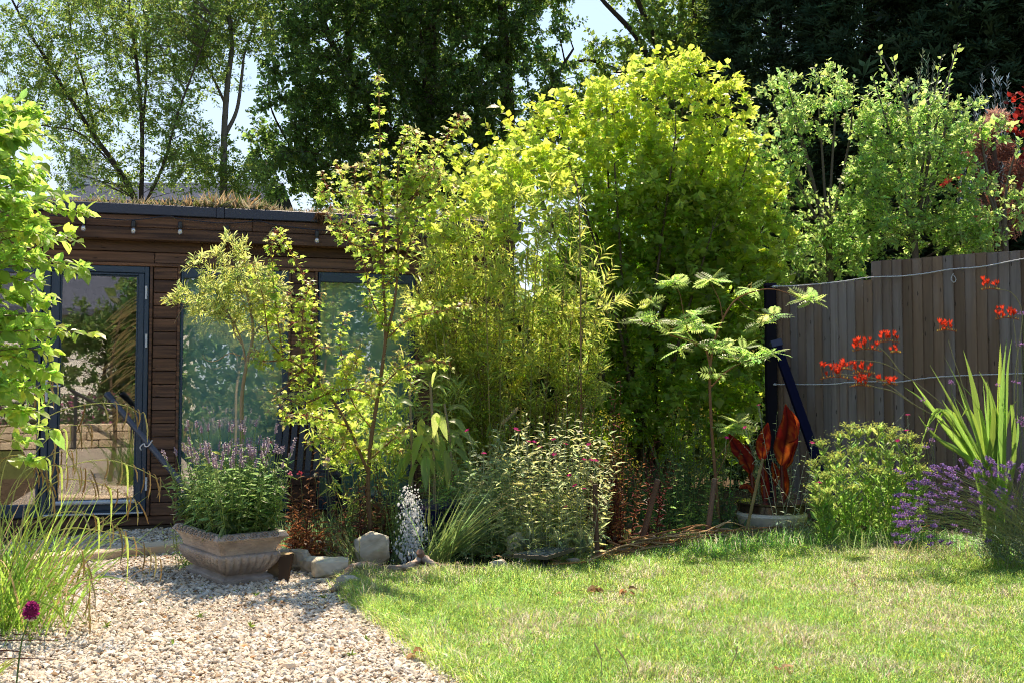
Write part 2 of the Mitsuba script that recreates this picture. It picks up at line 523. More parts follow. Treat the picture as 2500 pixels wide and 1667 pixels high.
def bbox(s0, s1, z0, z1, o0, o1, bev=0.004):
    v, f = rbox((abs(s1 - s0), abs(o1 - o0), z1 - z0), min(bev, abs(o1 - o0) * 0.4, abs(s1 - s0) * 0.3, (z1 - z0) * 0.3))
    c = np.array([(s0 + s1) / 2, (o0 + o1) / 2, (z0 + z1) / 2])
    v = v + c
    w = BA + v[:, :1] * BT + v[:, 1:2] * BN
    w[:, 2] += v[:, 2]
    if BT[0] * BN[1] - BT[1] * BN[0] < 0:
        f = f[:, ::-1]
    return w, f


def joined(*vf):
    m, n, V, Fc = None, 0, [], []
    for v, f in vf:
        V.append(v)
        Fc.append(f + n)
        n += len(v)
    return np.vstack(V), np.vstack(Fc)


rb = np.random.default_rng(11)
BLD = thing('garden_room', 'timber clad garden room with navy framed door and windows under a planted flat roof', 'building')
used.add(BLD)


def plank(parent, name, s0, s1, z0, z1, o0, o1):
    v, f = bbox(s0, s1, z0, z1, o0, o1 + rb.uniform(-0.002, 0.002))
    k = num(f'{parent}__{name}')
    scene[k] = ply((v, f), 'wood', uv=[[rb.random(), rb.random()]])
    return k


S = {k: fb(*p)[0] for k, p in dict(sl1=(99, 900), d0=(103, 900), d1=(361, 900), p0=(369, 900), p1=(433, 900), w0=(440, 900), w1=(704, 900), q0=(710, 900), q1=(769, 900), x0=(776, 900), x1=(1012, 900),
                                   end=(1235, 600), lg0=(147, 900), lg1=(330, 900), left=(-420, 900)).items()}
Z = dict(head=fb(250, 648)[1], sill=fb(250, 1256)[1], gtop=fb(240, 674)[1], gbot=fb(240, 1219)[1])
fz = {k: fb(214, v, 0.14)[1] for k, v in dict(top=493, cap=519, b1=550, b2=580).items()}
wall = part(BLD, 'wall', bbox(S['left'], S['end'], 0.0, 0.07, -0.1, -0.012), 'wood', uv=[[0.3, 0.3]])
# planks between the openings and above them
zb = 0.075
PH = 0.107
for a, b in ((S['d1'] + 0.035, S['w0'] - 0.03), (S['w1'] + 0.02, S['x0'] - 0.03), (S['x1'] + 0.03, S['end'])):
    z = zb
    while z < Z['head'] - 0.03:
        plank(wall, 'plank', a, b, z, min(z + PH - 0.006, Z['head'] - 0.004), -0.03, 0.0)
        z += PH
z = Z['head'] + 0.03
while z < fz['b2'] + 0.1:
    mid = rb.uniform(S['d1'], S['x0'])
    plank(wall, 'plank', S['left'], mid - 0.002, z, z + 0.086, -0.03, 0.0)
    plank(wall, 'plank', mid + 0.002, S['end'], z, z + 0.086, -0.03, 0.0)
    z += 0.092
plank(wall, 'head_trim', S['left'], S['end'], Z['head'] + 0.001, Z['head'] + 0.026, -0.04, 0.016)
for s in (S['d1'] + 0.017, S['w0'] - 0.018, S['w1'] + 0.006, S['x0'] - 0.018, S['x1'] + 0.016):
    plank(wall, 'side_trim', s - 0.011, s + 0.011, 0.075, Z['head'], -0.04, 0.012)
# shell of the room
part(BLD, 'back_wall', bbox(S['left'], S['end'], 0.0, 2.45, -3.6, -3.5), 'room')
part(BLD, 'side_wall', bbox(S['left'], S['left'] + 0.1, 0.0, 2.45, -3.5, -0.05), 'room')
part(BLD, 'side_wall', bbox(S['end'] - 0.1, S['end'] - 0.002, 0.0, 2.45, -3.5, -0.12), 'room')
part(BLD, 'floor', bbox(S['left'] + 0.1, S['end'] - 0.1, 0.0, 0.06, -3.5, -0.11), 'room')
roof = part(BLD, 'roof', bbox(S['left'] - 0.1, S['end'] + 0.1, fz['top'] - 0.1, fz['top'] - 0.012, -3.75, 0.11), 'room')
part(BLD, 'ceiling', bbox(S['left'] + 0.1, S['end'] - 0.1, fz['b2'] + 0.1, fz['b2'] + 0.12, -3.5, -0.06), 'room')
fas = part(BLD, 'fascia', bbox(S['left'], S['end'] + 0.05, fz['b2'] - 0.004, fz['cap'], 0.05, 0.106), 'wood', uv=[[0.5, 0.5]])
for z0, z1 in ((fz['b1'] + 0.002, fz['cap'] - 0.003), (fz['b2'], fz['b1'] - 0.002)):
    m1 = rb.uniform(S['w0'], S['x0'])
    plank(fas, 'board', S['left'], m1 - 0.002, z0, z1, 0.108, 0.13)
    plank(fas, 'board', m1 + 0.002, S['end'] + 0.05, z0, z1, 0.108, 0.13)
cap = part(roof, 'capping', bbox(S['left'] - 0.1, fb(538, 530, 0.15)[0] - 0.03, fz['cap'], fz['top'], 0.112, 0.15, 0.006), 'capping')
part(roof, 'capping', bbox(fb(538, 530, 0.15)[0] + 0.03, S['end'] + 0.12, fz['cap'], fz['top'], 0.112, 0.15, 0.006), 'capping')
part(roof, 'capping_joint', bbox(fb(538, 530, 0.15)[0] - 0.03, fb(538, 530, 0.15)[0] + 0.03, fz['cap'] - 0.002, fz['top'] + 0.002, 0.112, 0.154, 0.003), 'capping')
# planted roof: dry sedum and grass
r = np.random.default_rng(5)
mb = MB()
n = 9000
s = r.uniform(S['left'], S['end'], n)
o = 0.1 - 1.5 * r.random(n) ** 1.8
hh = 0.025 + 0.05 * meshkit.fbm(np.column_stack([s * 2.2, o * 2.0, s * 0]), 3, 4) * r.random(n) + 0.06 * np.exp(-((s - fb(560, 480, 0)[0]) / 0.3) ** 2) * r.random(n)
base = BA + s[:, None] * BT + o[:, None] * BN
base[:, 2] = fz['top'] - 0.015
d = sphere_dirs(n, r, 1.1)
col = np.where(r.random((n, 1)) < 0.75, jit((0.46, 0.38, 0.25), n, r), jit((0.2, 0.24, 0.08), n, r))
mb.add(*leaves(tmpl_dia(0.08, 0.1, 0.35, 0.4), base, d, r.normal(size=(n, 3)), hh * 2, col))
part(roof, 'sedum', mb, 'petal', kind='stuff', label='dry straw coloured sedum and grass on the roof')
mb = MB()
p0 = bpt(fb(785, 530, 0.16)[0], 0.165, fz['top'])
n = 50
mb.add(*leaves(tmpl_dia(0.1, 0.1, 0.3), p0 + r.normal(0, (0.03, 0.01, 0.005), (n, 3)), np.column_stack([r.normal(0, 0.3, n), -0.2 + r.normal(0, 0.2, n), -np.ones(n)]), r.normal(size=(n, 3)), 0.04 + 0.08 * r.random(n), jit((0.2, 0.11, 0.05), n, r)))
part(roof, 'hanging_root', mb, 'petal', kind='stuff')


def frame(s0, s1, z0, z1, wl, wr, wt, wb, o0, o1):
    return joined(bbox(s0, s0 + wl, z0, z1, o0, o1), bbox(s1 - wr, s1, z0, z1, o0, o1), bbox(s0 + wl - 0.001, s1 - wr + 0.001, z1 - wt, z1, o0, o1 - 0.003), bbox(s0 + wl - 0.001, s1 - wr + 0.001, z0, z0 + wb, o0, o1 - 0.003))


def pane(s0, s1, z0, z1, off):
    q = np.array([bpt(s0, off, z0), bpt(s1, off, z0), bpt(s1, off, z1), bpt(s0, off, z1)])
    return q, np.array([[0, 1, 2], [0, 2, 3]])


# side light, left of the door
wl = part(BLD, 'window', frame(S['left'] + 0.6, S['sl1'], 0.09, Z['head'], 0.06, 0.02, 0.08, 0.1, -0.06, 0.004), 'navy_paint', smooth=False, label='side light left of the door')
part(wl, 'pane', pane(S['left'] + 0.65, S['sl1'] - 0.018, 0.18, Z['head'] - 0.07, -0.03), 'glass')
# door: outer frame, leaf, pane, handle, hinges, weather bar
door = part(BLD, 'door', joined(frame(S['d0'], S['d1'], Z['sill'], Z['head'], 0.05, 0.035, 0.055, 0.03, -0.06, 0.006)), 'navy_paint')
gl0, gl1 = S['lg0'], S['lg1']
part(door, 'door_leaf', joined(frame(S['d0'] + 0.052, S['d1'] - 0.037, Z['sill'] + 0.032, Z['head'] - 0.057, gl0 - S['d0'] - 0.052 - 0.014, S['d1'] - 0.037 - gl1 - 0.014, Z['head'] - 0.057 - Z['gtop'] - 0.012, Z['gbot'] - Z['sill'] - 0.032 - 0.012, -0.05, -0.004),
                             frame(gl0 - 0.0142, gl1 + 0.0142, Z['gbot'] - 0.0122, Z['gtop'] + 0.0122, 0.0142, 0.0142, 0.0122, 0.0122, -0.045, -0.016)), 'navy_paint')
part(door, 'pane', pane(gl0, gl1, Z['gbot'], Z['gtop'], -0.03), 'glass')
part(door, 'weather_bar', bbox(gl0 - 0.02, gl1 + 0.02, Z['gbot'] - 0.035, Z['gbot'] - 0.004, -0.006, 0.03, 0.01), 'steel')
part(door, 'threshold_strip', bbox(S['d0'] + 0.03, S['d1'] - 0.02, Z['sill'] + 0.004, Z['sill'] + 0.016, 0.006, 0.03, 0.003), 'steel')
hs, hz = fb(111, 950, 0.02)
part(door, 'handle', joined(bbox(hs - 0.016, hs + 0.016, hz - 0.1, hz + 0.11, 0.006, 0.016, 0.003), bbox(hs - 0.008, hs + 0.012, hz + 0.02, hz + 0.036, 0.016, 0.06, 0.003), bbox(hs - 0.008, hs + 0.115, hz + 0.02, hz + 0.036, 0.05, 0.064, 0.004)), 'steel')
for v in (715, 832, 1180):
    a, b = fb(357, v, 0.01)
    part(door, 'hinge', tube([bpt(a, 0.012, b - 0.055), bpt(a, 0.012, b + 0.055)], 0.009, 8), 'steel', smooth=30)
# windows with blinds
for a, b, v0, mat, lab in ((S['w0'], S['w1'], 652, 'blind', 'window behind the olive tree'), (S['x0'], S['x1'], 663, 'blind', 'window behind the maple sapling')):
    zt = Z['head']
    w = part(BLD, 'window', frame(a, b, 0.10, zt, 0.018, 0.05, 0.085, 0.09, -0.06, 0.006), 'navy_paint', label=lab)
    part(w, 'pane', pane(a + 0.0185, b - 0.0505, 0.1895, zt - 0.0855, -0.028), 'glass')
    part(w, 'blind', pane(a - 0.02, b + 0.02, 0.12, zt + 0.02, -0.09), mat)
    part(w, 'sill', bbox(a - 0.015, b + 0.015, 0.082, 0.0985, -0.05, 0.03, 0.003), 'navy_paint')

# string of lights under the capping
SL = thing('string_light', 'black festoon cable with clear bulbs hung along the fascia of the garden room', 'string lights')
o = 0.165
pts = []
for u, v in [(120, 527), (204, 531), (320, 538), (408, 529), (440, 535), (545, 546), (632, 541), (668, 549), (770, 562), (872, 566), (960, 570), (1060, 582)]:
    a, b = fb(u, v, o)
    pts.append(bpt(a, o, b))
part(SL, 'cable', tube(curve(pts, 60), 0.0045, 5), 'black_plastic')
for u, v in ((204, 537), (326, 543), (440, 546), (555, 555), (666, 560), (774, 568), (876, 575)):
    a, b = fb(u, v, o)
    c = bpt(a, o, b)
    part(SL, 'socket', tube([c + [0, 0, 0.012], c + [0, 0, 0.006], c - [0, 0, 0.035], c - [0, 0, 0.043]], [0.012, 0.018, 0.018, 0.015], 10), 'black_plastic', smooth=40)
    zz = np.linspace(0, 0.052, 9)
    rr = 0.0195 * np.sqrt(np.clip(1 - ((zz - 0.026) / 0.0275) ** 2, 0.08, 1))
    part(SL, 'bulb', tube([c - [0, 0, 0.043 + q] for q in zz], rr, 12), 'glass', smooth=60)

# ------------------------------------------------------------------ fence
FR = np.array([4.0, 8.0, 0.0])
FT = nrm(np.array([2.416, 9.25, 0.0]) - FR)             # to the left, away
FN = np.array([FT[1], -FT[0], 0.0]) * -1.0
FN = FN if FN[1] < 0 else -FN


def ff(u, v, off=0.0):
    r = ray(u, v)
    o = FR + FN * off
    M = np.array([[r[0], -FT[0]], [r[1], -FT[1]]])
    t, s = np.linalg.solve(M, o[:2])
    return s, EYE + r[2] * t


FEN = thing('fence', 'weathered closeboard timber fence stepped down at the left', 'fence')
ss, zs = ff(2147, 638)
_, zl = ff(2040, 689)
se, _ = ff(1893, 800)
s = -2.4
while s < se:
    upper = s < ss - 0.02
    w = 0.083 if upper else 0.074
    zt = (zs if upper else zl) + rb.uniform(-0.004, 0.004)
    t0, t1 = 0.006, rb.uniform(0.02, 0.027)
    lean = rb.uniform(-0.003, 0.003)
    q = []
    for zz, ln in ((-0.02, 0.0), (zt, lean)):
        q += [FR + FT * (s + ln) + [0, 0, zz], FR + FT * (s + w + 0.008 + ln) + [0, 0, zz], FR + FT * (s + w + 0.008 + ln) + FN * t0 + [0, 0, zz], FR + FT * (s + ln) + FN * t1 + [0, 0, zz]]
    h = trimesh.convex.convex_hull(np.array(q))
    k = num(FEN + '__board')
    scene[k] = ply(h, 'wood', uv=[[rb.random(), 2 + rb.random() * 0.99]])
    s += w
for z in (0.35, 1.1, 1.8):
    v, f = rbox((se + 2.4, 0.05, 0.09), 0.004)
    w = FR + (v[:, :1] + (se - 2.4) / 2) * FT - (v[:, 1:2] + 0.028) * FN
    w[:, 2] += v[:, 2] + z
    k = num(FEN + '__rail')
    scene[k] = ply((w, f), 'wood', uv=[[0.4, 2.6]])
# two straining wires on the fence
for nm, lab, path in (('fence_wire', 'upper white wire running along the top of the fence', [(1888, 700), (1960, 697), (2050, 688), (2110, 679), (2150, 676), (2196, 675), (2260, 668), (2320, 658), (2400, 651), (2500, 632), (2640, 612)]),
                      ('fence_wire', 'lower white wire strung across the middle of the fence', [(1885, 938), (1970, 938), (2035, 937), (2070, 933), (2130, 931), (2190, 932), (2240, 925), (2300, 919), (2380, 915), (2500, 911), (2640, 903)])):
    k = thing(nm, lab, 'wire')
    pts = []
    for u, v in path:
        a, b = ff(u, v, 0.06)
        pts.append(FR + FT * a + FN * 0.06 + [0, 0, b])
    mb = MB()
    mb.add(*tube(curve(pts, 60), 0.0048, 5), (0.5, 0.5, 0.5))
    part(k, 'strand', mb, 'satin')
    for u, v in ((path[0]),):
        a, b = ff(u, v, 0.06)
        mb = MB()
        mb.add(*tube([FR + FT * (a - 0.04) + FN * 0.06 + [0, 0, b], FR + FT * (a + 0.05) + FN * 0.06 + [0, 0, b]], 0.012, 6), (0.4, 0.42, 0.45))
        part(k, 'tensioner', mb, 'satin')
k = thing('wire_loop', 'twisted wire loop hanging from the upper wire on the fence', 'wire')
mb = MB()
pts = []
for u, v in ((2328, 668), (2322, 682), (2330, 690), (2334, 682), (2328, 672)):
    a, b = ff(u, v, 0.06)
    pts.append(FR + FT * a + FN * 0.062 + [0, 0, b])
mb.add(*tube(curve(pts, 16), 0.003, 4), (0.45, 0.45, 0.45))
part(k, 'strand', mb, 'satin')
# dark post and slanting brace at the fence's left end
k = thing('fence_post', 'dark square post at the left end of the fence', 'post')
c = FR + FT * (se + 0.03) + FN * 0.04
v, f = rbox((0.09, 0.09, 2.05), 0.006)
mb = MB().add(v + c + [0, 0, 1.0], f, (0.014, 0.013, 0.018))
part(k, 'shaft', mb, 'matte')
v, f = rbox((0.1, 0.1, 0.03), 0.006)
part(k, 'cap', MB().add(v + c + [0, 0, 2.042], f, (0.02, 0.018, 0.03)), 'matte')
k = thing('brace', 'dark navy diagonal brace leaning on the post beside the fence', 'brace')
a, b = at(1893, 835, 9.05), at(1985, 1095, 8.75)
b2 = b + (b - a) * 0.62
p = np.array([a, b, b2 * [1, 1, 0] if b2[2] < 0 else b2])
t = nrm(p[2] - p[0])
sd = nrm(np.cross(t, [0, 1, 0])) * 0.036
dp = nrm(np.cross(t, sd)) * 0.03
q = np.array([e + i * sd + j * dp for e in (p[0], p[2]) for i in (-1, 1) for j in (-1, 1)])
h = trimesh.convex.convex_hull(q)
part(k, 'beam', MB().add(h.vertices, h.faces, (0.009, 0.010, 0.03)), 'matte')
h = trimesh.convex.convex_hull(np.array([p[0] + i * sd * 1.35 + j * dp * 1.35 + t * m for m in (-0.01, 0.05) for i in (-1, 1) for j in (-1, 1)]))
part(k, 'end_bracket', MB().add(h.vertices, h.faces, (0.02, 0.022, 0.05)), 'satin')

# edging board between path and the strip along the building
k = thing('edging_board', 'pale sunlit timber sleeper edging the gravel before the garden room', 'sleeper')
a, b = gp(-120, 1384, 0.06), gp(478, 1322, 0.06)
t = nrm((b - a) * [1, 1, 0])
nn = np.array([-t[1], t[0], 0])
v, f = rbox((np.linalg.norm(b - a), 0.2, 0.08), 0.008)
w = a + (v[:, :1] + np.linalg.norm(b - a) / 2) * t + (v[:, 1:2] + 0.1) * nn
w[:, 2] = 0.02 + v[:, 2]
scene[k] = ply((w, f), 'wood', uv=[[0.5, 4.5]])

# leaning pole with a hook, by the door
k = thing('pole', 'grey metal pole leaning beside the door with a wire hook on it', 'pole')
a, b = at(262, 962, 7.75), at(432, 1165, 7.45)
e = b + (b - a) * (b[2] - 0.0) / (a[2] - b[2])
mb = MB().add(*tube([a, e], 0.023, 10), (0.05, 0.055, 0.075))
part(k, 'shaft', mb, 'satin', smooth=50)
part(k, 'end_cap', MB().add(*tube([a + nrm(a - e) * 0.004, a - nrm(a - e) * 0.07], 0.028, 10), (0.03, 0.035, 0.05)), 'satin', smooth=50)
h = at(362, 1085, 7.55)
pts = [at(u, v, 7.53) for u, v in ((372, 1074), (362, 1088), (354, 1088), (352, 1082), (346, 1086), (342, 1092), (345, 1098))]
part(k, 'hook', MB().add(*tube(curve(pts, 18), 0.005, 5), (0.5, 0.5, 0.52)), 'satin')

# ------------------------------------------------------------------ gravel stones and grass
from shapely.geometry import Polygon
from shapely import contains_xy
r = np.random.default_rng(21)
path_poly, lawn_poly = Polygon(PATH), Polygon(LAWN)


def scatter(poly, n, box_, rng, fall=None):
    p = np.column_stack([rng.uniform(box_[0], box_[1], n), rng.uniform(box_[2], box_[3], n)])
    ok = contains_xy(poly, p[:, 0], p[:, 1])
    ok &= np.abs(p[:, 0]) < 0.53 * p[:, 1] + 0.15          # the strip of ground in view, with a margin
    if fall is not None:
        ok &= rng.random(n) < fall(p)
    return p[ok]


def stones(p, size, rng, zoff=0.3):
    mb = MB()
    ico_m = trimesh.creation.icosphere(subdivisions=0)
    octa = trimesh.Trimesh([[1, 0, 0], [-1, 0, 0], [0, 1, 0], [0, -1, 0], [0, 0, 1], [0, 0, -1]], [[0, 2, 4], [2, 1, 4], [1, 3, 4], [3, 0, 4], [2, 0, 5], [1, 2, 5], [3, 1, 5], [0, 3, 5]], process=False)
    k = len(p)
    var = rng.integers(0, 4, k) + np.where(p[:, 1] > 4.7, 4, 0)
    tone = jit((0.50, 0.43, 0.345), k, rng, 0.17, 0.04)
    odd = rng.random(k)
    tone = np.where(odd[:, None] < 0.07, jit((0.27, 0.19, 0.12), k, rng, 0.2), tone)
    tone = np.where(odd[:, None] > 0.82, jit((0.60, 0.56, 0.50), k, rng, 0.08, 0.03), tone)
    for i in range(8):
        w = var == i
        ico = ico_m if i < 4 else octa
        nv = len(ico.vertices)
        v0 = np.array(ico.vertices) * (1 + rng.normal(0, 0.16, (nv, 1)))
        m = int(w.sum())
        sc = size * np.exp(rng.normal(0, 0.28, (m, 1))) * rng.uniform(0.7, 1.25, (m, 3)) * [1.15, 0.9, 0.6]
        a, ti, tj = rng.uniform(0, 6.3, m), rng.normal(0, 0.35, m), rng.normal(0, 0.35, m)
        v = v0[None] * sc[:, None]
        ca, sa = np.cos(a)[:, None], np.sin(a)[:, None]
        x, y, z = v[..., 0], v[..., 1], v[..., 2]
        z = z + ti[:, None] * x + tj[:, None] * y
        v = np.stack([ca * x - sa * y, sa * x + ca * y, z], -1)
        pos = np.column_stack([p[w], 0.002 + zoff * size * rng.uniform(0.2, 1.6, m)])
        v += pos[:, None]
        mb.add(v.reshape(-1, 3), (np.array(ico.faces)[None] + (np.arange(m) * nv)[:, None, None]).reshape(-1, 3), np.repeat(tone[w], nv, 0))
    return mb


g = scatter(path_poly, 112000, (-4.2, 0.6, 3.55, 8.2), r, lambda p: np.clip((8.6 / np.maximum(p[:, 1], 3.4) - 0.75), 0.25, 1))
k = thing('gravel', 'pale buff loose gravel covering the path', 'gravel', kind='stuff')
stones(g, 0.0108, r).put(k, 'matte')

k = thing('gravel_litter', 'scattered dead leaf bits and small weed sprigs on the gravel', 'litter', kind='stuff')
mb = MB()
q = scatter(path_poly, 1500, (-4.2, 0.6, 3.55, 7.0), r)
q = q[meshkit.noise(np.column_stack([q * 1.3, q[:, :1] * 0]), 4) + 0.25 * r.random(len(q)) > 0.55]
m = len(q)
mb.add(*leaves(DIA, np.column_stack([q, np.full(m, 0.022)]), r.normal(size=(m, 3)) * [1, 1, 0.2], r.normal(0, 0.4, (m, 3)) + [0, 0, 1], 0.014 + 0.02 * r.random(m) ** 3, np.where(r.random((m, 1)) < 0.75, jit((0.22, 0.14, 0.08), m, r, 0.35), jit((0.16, 0.22, 0.05), m, r, 0.3))))
for _ in range(14):
    c0 = np.append(scatter(path_poly, 60, (-3.5, 0.3, 4.2, 6.8), r)[0], 0.012)
    mb.add(*leaves(LANCE, np.repeat(c0[None], 9, 0), sphere_dirs(9, r, 0.8), r.normal(size=(9, 3)), 0.03 * r.uniform(0.6, 1.2, 9), jit((0.2, 0.28, 0.06), 9, r, 0.2)))
mb.put(k, 'petal')

# rough grass
LB = np.array(LAWN[:22])


def grass(p, h, rng, cols, lean=0.5, width=0.0030, seg_lean=None):
    """Blades of three triangles each."""
    k = len(p)
    a = rng.uniform(0, 2 * np.pi, k)
    d = np.column_stack([np.cos(a), np.sin(a)]) * (np.abs(rng.normal(0, lean, k)) + 0.1)[:, None]
    if seg_lean is not None:
        d += seg_lean
    sd = rng.uniform(0, 2 * np.pi, k)
    w = np.column_stack([np.cos(sd), np.sin(sd), np.zeros(k)]) * (width * rng.uniform(0.7, 1.4, k))[:, None]
    b = np.column_stack([p, np.zeros(k)])
    m = b + np.column_stack([d * h[:, None] * 0.42, h * 0.6])
    t = b + np.column_stack([d * h[:, None] * 1.15, h * np.clip(1.0 - 0.35 * np.linalg.norm(d, axis=1), 0.35, 1)])
    v = np.stack([b - w, b + w, m - w * 0.8, m + w * 0.8, t], 1).reshape(-1, 3)
    f = np.array([[0, 1, 3], [0, 3, 2], [2, 3, 4]])[None] + (np.arange(k) * 5)[:, None, None]
    return v, f.reshape(-1, 3), np.repeat(cols, 5, 0)


r = np.random.default_rng(22)
p = scatter(lawn_poly, 440000, (-1.2, 4.6, 3.5, 8.2), r, lambda p: np.clip(4.0 / p[:, 1], 0, 1) ** 1.3)
nz = meshkit.fbm(np.column_stack([p * 1.6, p[:, :1] * 0]), 4, 8)
nf = meshkit.fbm(np.column_stack([p * 6.0, p[:, :1] * 0]), 3, 9)
edge_d = np.array([1.0]) * 0
from shapely import points as sh_points
edge = Polygon(LAWN).exterior
from scipy.spatial import cKDTree
ep = np.array([np.array(edge.interpolate(x).coords[0]) for x in np.linspace(0, edge.length, 1500)])
ed = cKDTree(ep).query(p)[0]
hgt = (0.020 + 0.04 * nz * nf * 2 + 0.05 * np.clip(nf - 0.52, 0, 1) * 3 * r.random(len(p)) + 0.014 * r.random(len(p))) * (1 + 0.9 * np.exp(-ed / 0.1))
dry = smooth_dry = np.clip((0.47 - nz) * 2.2 + (nf - 0.5) * 1.6 + 0.15, 0.03, 0.55)
c = np.where(r.random((len(p), 1)) < dry[:, None], jit((0.34, 0.29, 0.15), len(p), r, 0.25, 0.06), jit((0.205, 0.285, 0.05), len(p), r, 0.3, 0.14))
k = thing('grass', 'rough sunlit lawn grass mixed with dry straw', 'grass', kind='stuff')
mb = MB()
mb.add(*grass(p, hgt, r, c, 0.75, 0.0019))
mb.put(k, 'leaf')
NGRASS = len(p)

# longer unmown grass along the edge of the beds
k = thing('long_grass', 'longer tufted grass growing along the foot of the woven edging and the bed', 'grass', kind='stuff')
mb = MB()
PXS = [(u, v) for u, v in [(900, 1412), (1000, 1412), (1120, 1412), (1230, 1408), (1300, 1392), (1420, 1380), (1560, 1362), (1700, 1350), (1850, 1342), (2000, 1328), (2150, 1326), (2300, 1340), (2420, 1356), (2560, 1376)]]
line = curve([gp(u, v) for u, v in PXS], 400)
n = 15000
i = r.integers(0, 400, n)
q = line[i] + np.column_stack([r.normal(0, 0.05, n), r.normal(0.06, 0.12, n), np.zeros(n)])
big = np.clip((line[i][:, 0] - 0.5) / 1.0, 0.12, 1)
cl = np.where(r.random((n, 1)) < 0.22, jit((0.45, 0.38, 0.2), n, r), jit((0.15, 0.27, 0.05), n, r, 0.3, 0.12))
mb.add(*grass(q[:, :2], 0.02 + 0.15 * big * r.random(n), r, cl, 0.6, 0.0024, np.column_stack([np.zeros(n), -0.25 * np.ones(n)])))
# the tousled left edge over the gravel
le = curve([gp(u, v) for u, v in [(850, 1415), (845, 1442), (868, 1472), (925, 1512), (990, 1560), (1050, 1610), (1120, 1645), (1190, 1690)]], 300)
n = 7000
i = r.integers(0, 300, n)
q = le[i] + np.column_stack([r.normal(0.04, 0.04, n), r.normal(0, 0.03, n), np.zeros(n)])
cl = np.where(r.random((n, 1)) < 0.25, jit((0.45, 0.36, 0.18), n, r), jit((0.26, 0.35, 0.06), n, r, 0.25, 0.12))
mb.add(*grass(q[:, :2], 0.03 + 0.06 * r.random(n), r, cl, 0.6, 0.002, np.column_stack([-0.35 * np.ones(n), -0.1 * np.ones(n)])))
mb.put(k, 'leaf')

# ------------------------------------------------------------------ planter
PL = thing('planter', 'grey brown trough planter with a scrolled rim and fluted sides on the gravel', 'planter')
PE1, PE2 = np.array([math.cos(math.radians(37)), math.sin(math.radians(37)), 0]), np.array([-math.sin(math.radians(37)), math.cos(math.radians(37)), 0])
PC = np.array([-1.637, 5.70, 0]) + PE1 * 0.215 + PE2 * 0.35


def rr_ring(hx, hy, rad, z, n=160, flute=0.0):
    """A rounded rectangle ring, optionally fluted."""
    rad = min(rad, hx - 1e-3, hy - 1e-3)
    sl = [2 * (hy - rad), math.pi / 2 * rad, 2 * (hx - rad), math.pi / 2 * rad] * 2
    L = sum(sl)
    out = []
    for q in np.arange(n) / n * L:
        d = q
        seg = 0
        while d > sl[seg]:
            d -= sl[seg]
            seg += 1
        if seg == 0:
            p, nn = (hx, -hy + rad + d), (1, 0)
        elif seg == 2:
            p, nn = (hx - rad - d, hy), (0, 1)
        elif seg == 4:
            p, nn = (-hx, hy - rad - d), (-1, 0)
        elif seg == 6:
            p, nn = (-hx + rad + d, -hy), (0, -1)
        else:
            a = d / rad if rad > 1e-6 else 0
            a0 = {1: 0, 3: math.pi / 2, 5: math.pi, 7: 1.5 * math.pi}[seg]
            cx, cy = {1: (hx - rad, hy - rad), 3: (-hx + rad, hy - rad), 5: (-hx + rad, -hy + rad), 7: (hx - rad, -hy + rad)}[seg]
            nn = (math.cos(a0 + a), math.sin(a0 + a))
            p = (cx + rad * nn[0], cy + rad * nn[1])
        k = flute * (abs(math.sin(q / L * math.pi * 44)) ** 0.6)
        out.append((p[0] + nn[0] * k, p[1] + nn[1] * k, z))
    return np.array(out)


def loft(rings):
    n = len(rings[0])
    v = np.vstack(rings)
    f = []
    i, j = np.meshgrid(np.arange(len(rings) - 1), np.arange(n), indexing='ij')
    q = np.stack([i * n + j, i * n + (j + 1) % n, (i + 1) * n + (j + 1) % n, (i + 1) * n + j], -1).reshape(-1, 4)
    return v, np.vstack([q[:, [0, 1, 2]], q[:, [0, 2, 3]]])


def place_pl(v):
    return PC + v[:, :1] * PE1 + v[:, 1:2] * PE2 + v[:, 2:3] * [0, 0, 1]


NP = 440
prof = [(0.150, 0.305, 0.004, 0.0, 0), (0.152, 0.307, 0.006, 0.028, 0), (0.146, 0.300, 0.01, 0.036, 0), (0.128, 0.280, 0.03, 0.044, 0), (0.122, 0.274, 0.05, 0.052, 0)]
part(PL, 'plinth', (lambda vf: (place_pl(vf[0]), vf[1]))(loft([rr_ring(a, b, c, z, NP) for a, b, c, z, _ in prof])), 'planter_stone', smooth=35)
t = np.linspace(0, 1, 14)
rings = [rr_ring(0.122 + 0.062 * math.sin(x * math.pi / 2) ** 0.9, 0.274 + 0.062 * math.sin(x * math.pi / 2) ** 0.9, 0.05, 0.05 + 0.118 * x, NP, 0.015 * math.sin(math.pi * min(1, x * 1.0)) ** 0.4 if x < 0.999 else 0.0) for x in t]
rings.append(rr_ring(0.172, 0.324, 0.045, 0.170, NP))
part(PL, 'fluted_body', (lambda vf: (place_pl(vf[0]), vf[1]))(loft(rings)), 'planter_stone', smooth=40)
t = np.linspace(0, 1, 10)
rings = [rr_ring(0.170 + 0.034 * x**2.2, 0.322 + 0.034 * x**2.2, 0.035 * (1 - x) + 0.008, 0.167 + 0.085 * x, NP) for x in t]
part(PL, 'upper_body', (lambda vf: (place_pl(vf[0]), vf[1]))(loft(rings)), 'planter_stone', smooth=40)
rings = [rr_ring(0.204, 0.356, 0.008, 0.252, NP), rr_ring(0.2145, 0.3665, 0.006, 0.256, NP), rr_ring(0.216, 0.368, 0.006, 0.263, NP), rr_ring(0.200, 0.352, 0.006, 0.287, NP), rr_ring(0.178, 0.330, 0.01, 0.292, NP), rr_ring(0.172, 0.324, 0.01, 0.284, NP), rr_ring(0.165, 0.317, 0.02, 0.20, NP)]
rim = part(PL, 'rim', (lambda vf: (place_pl(vf[0]), vf[1]))(loft(rings)), 'planter_stone', smooth=35)


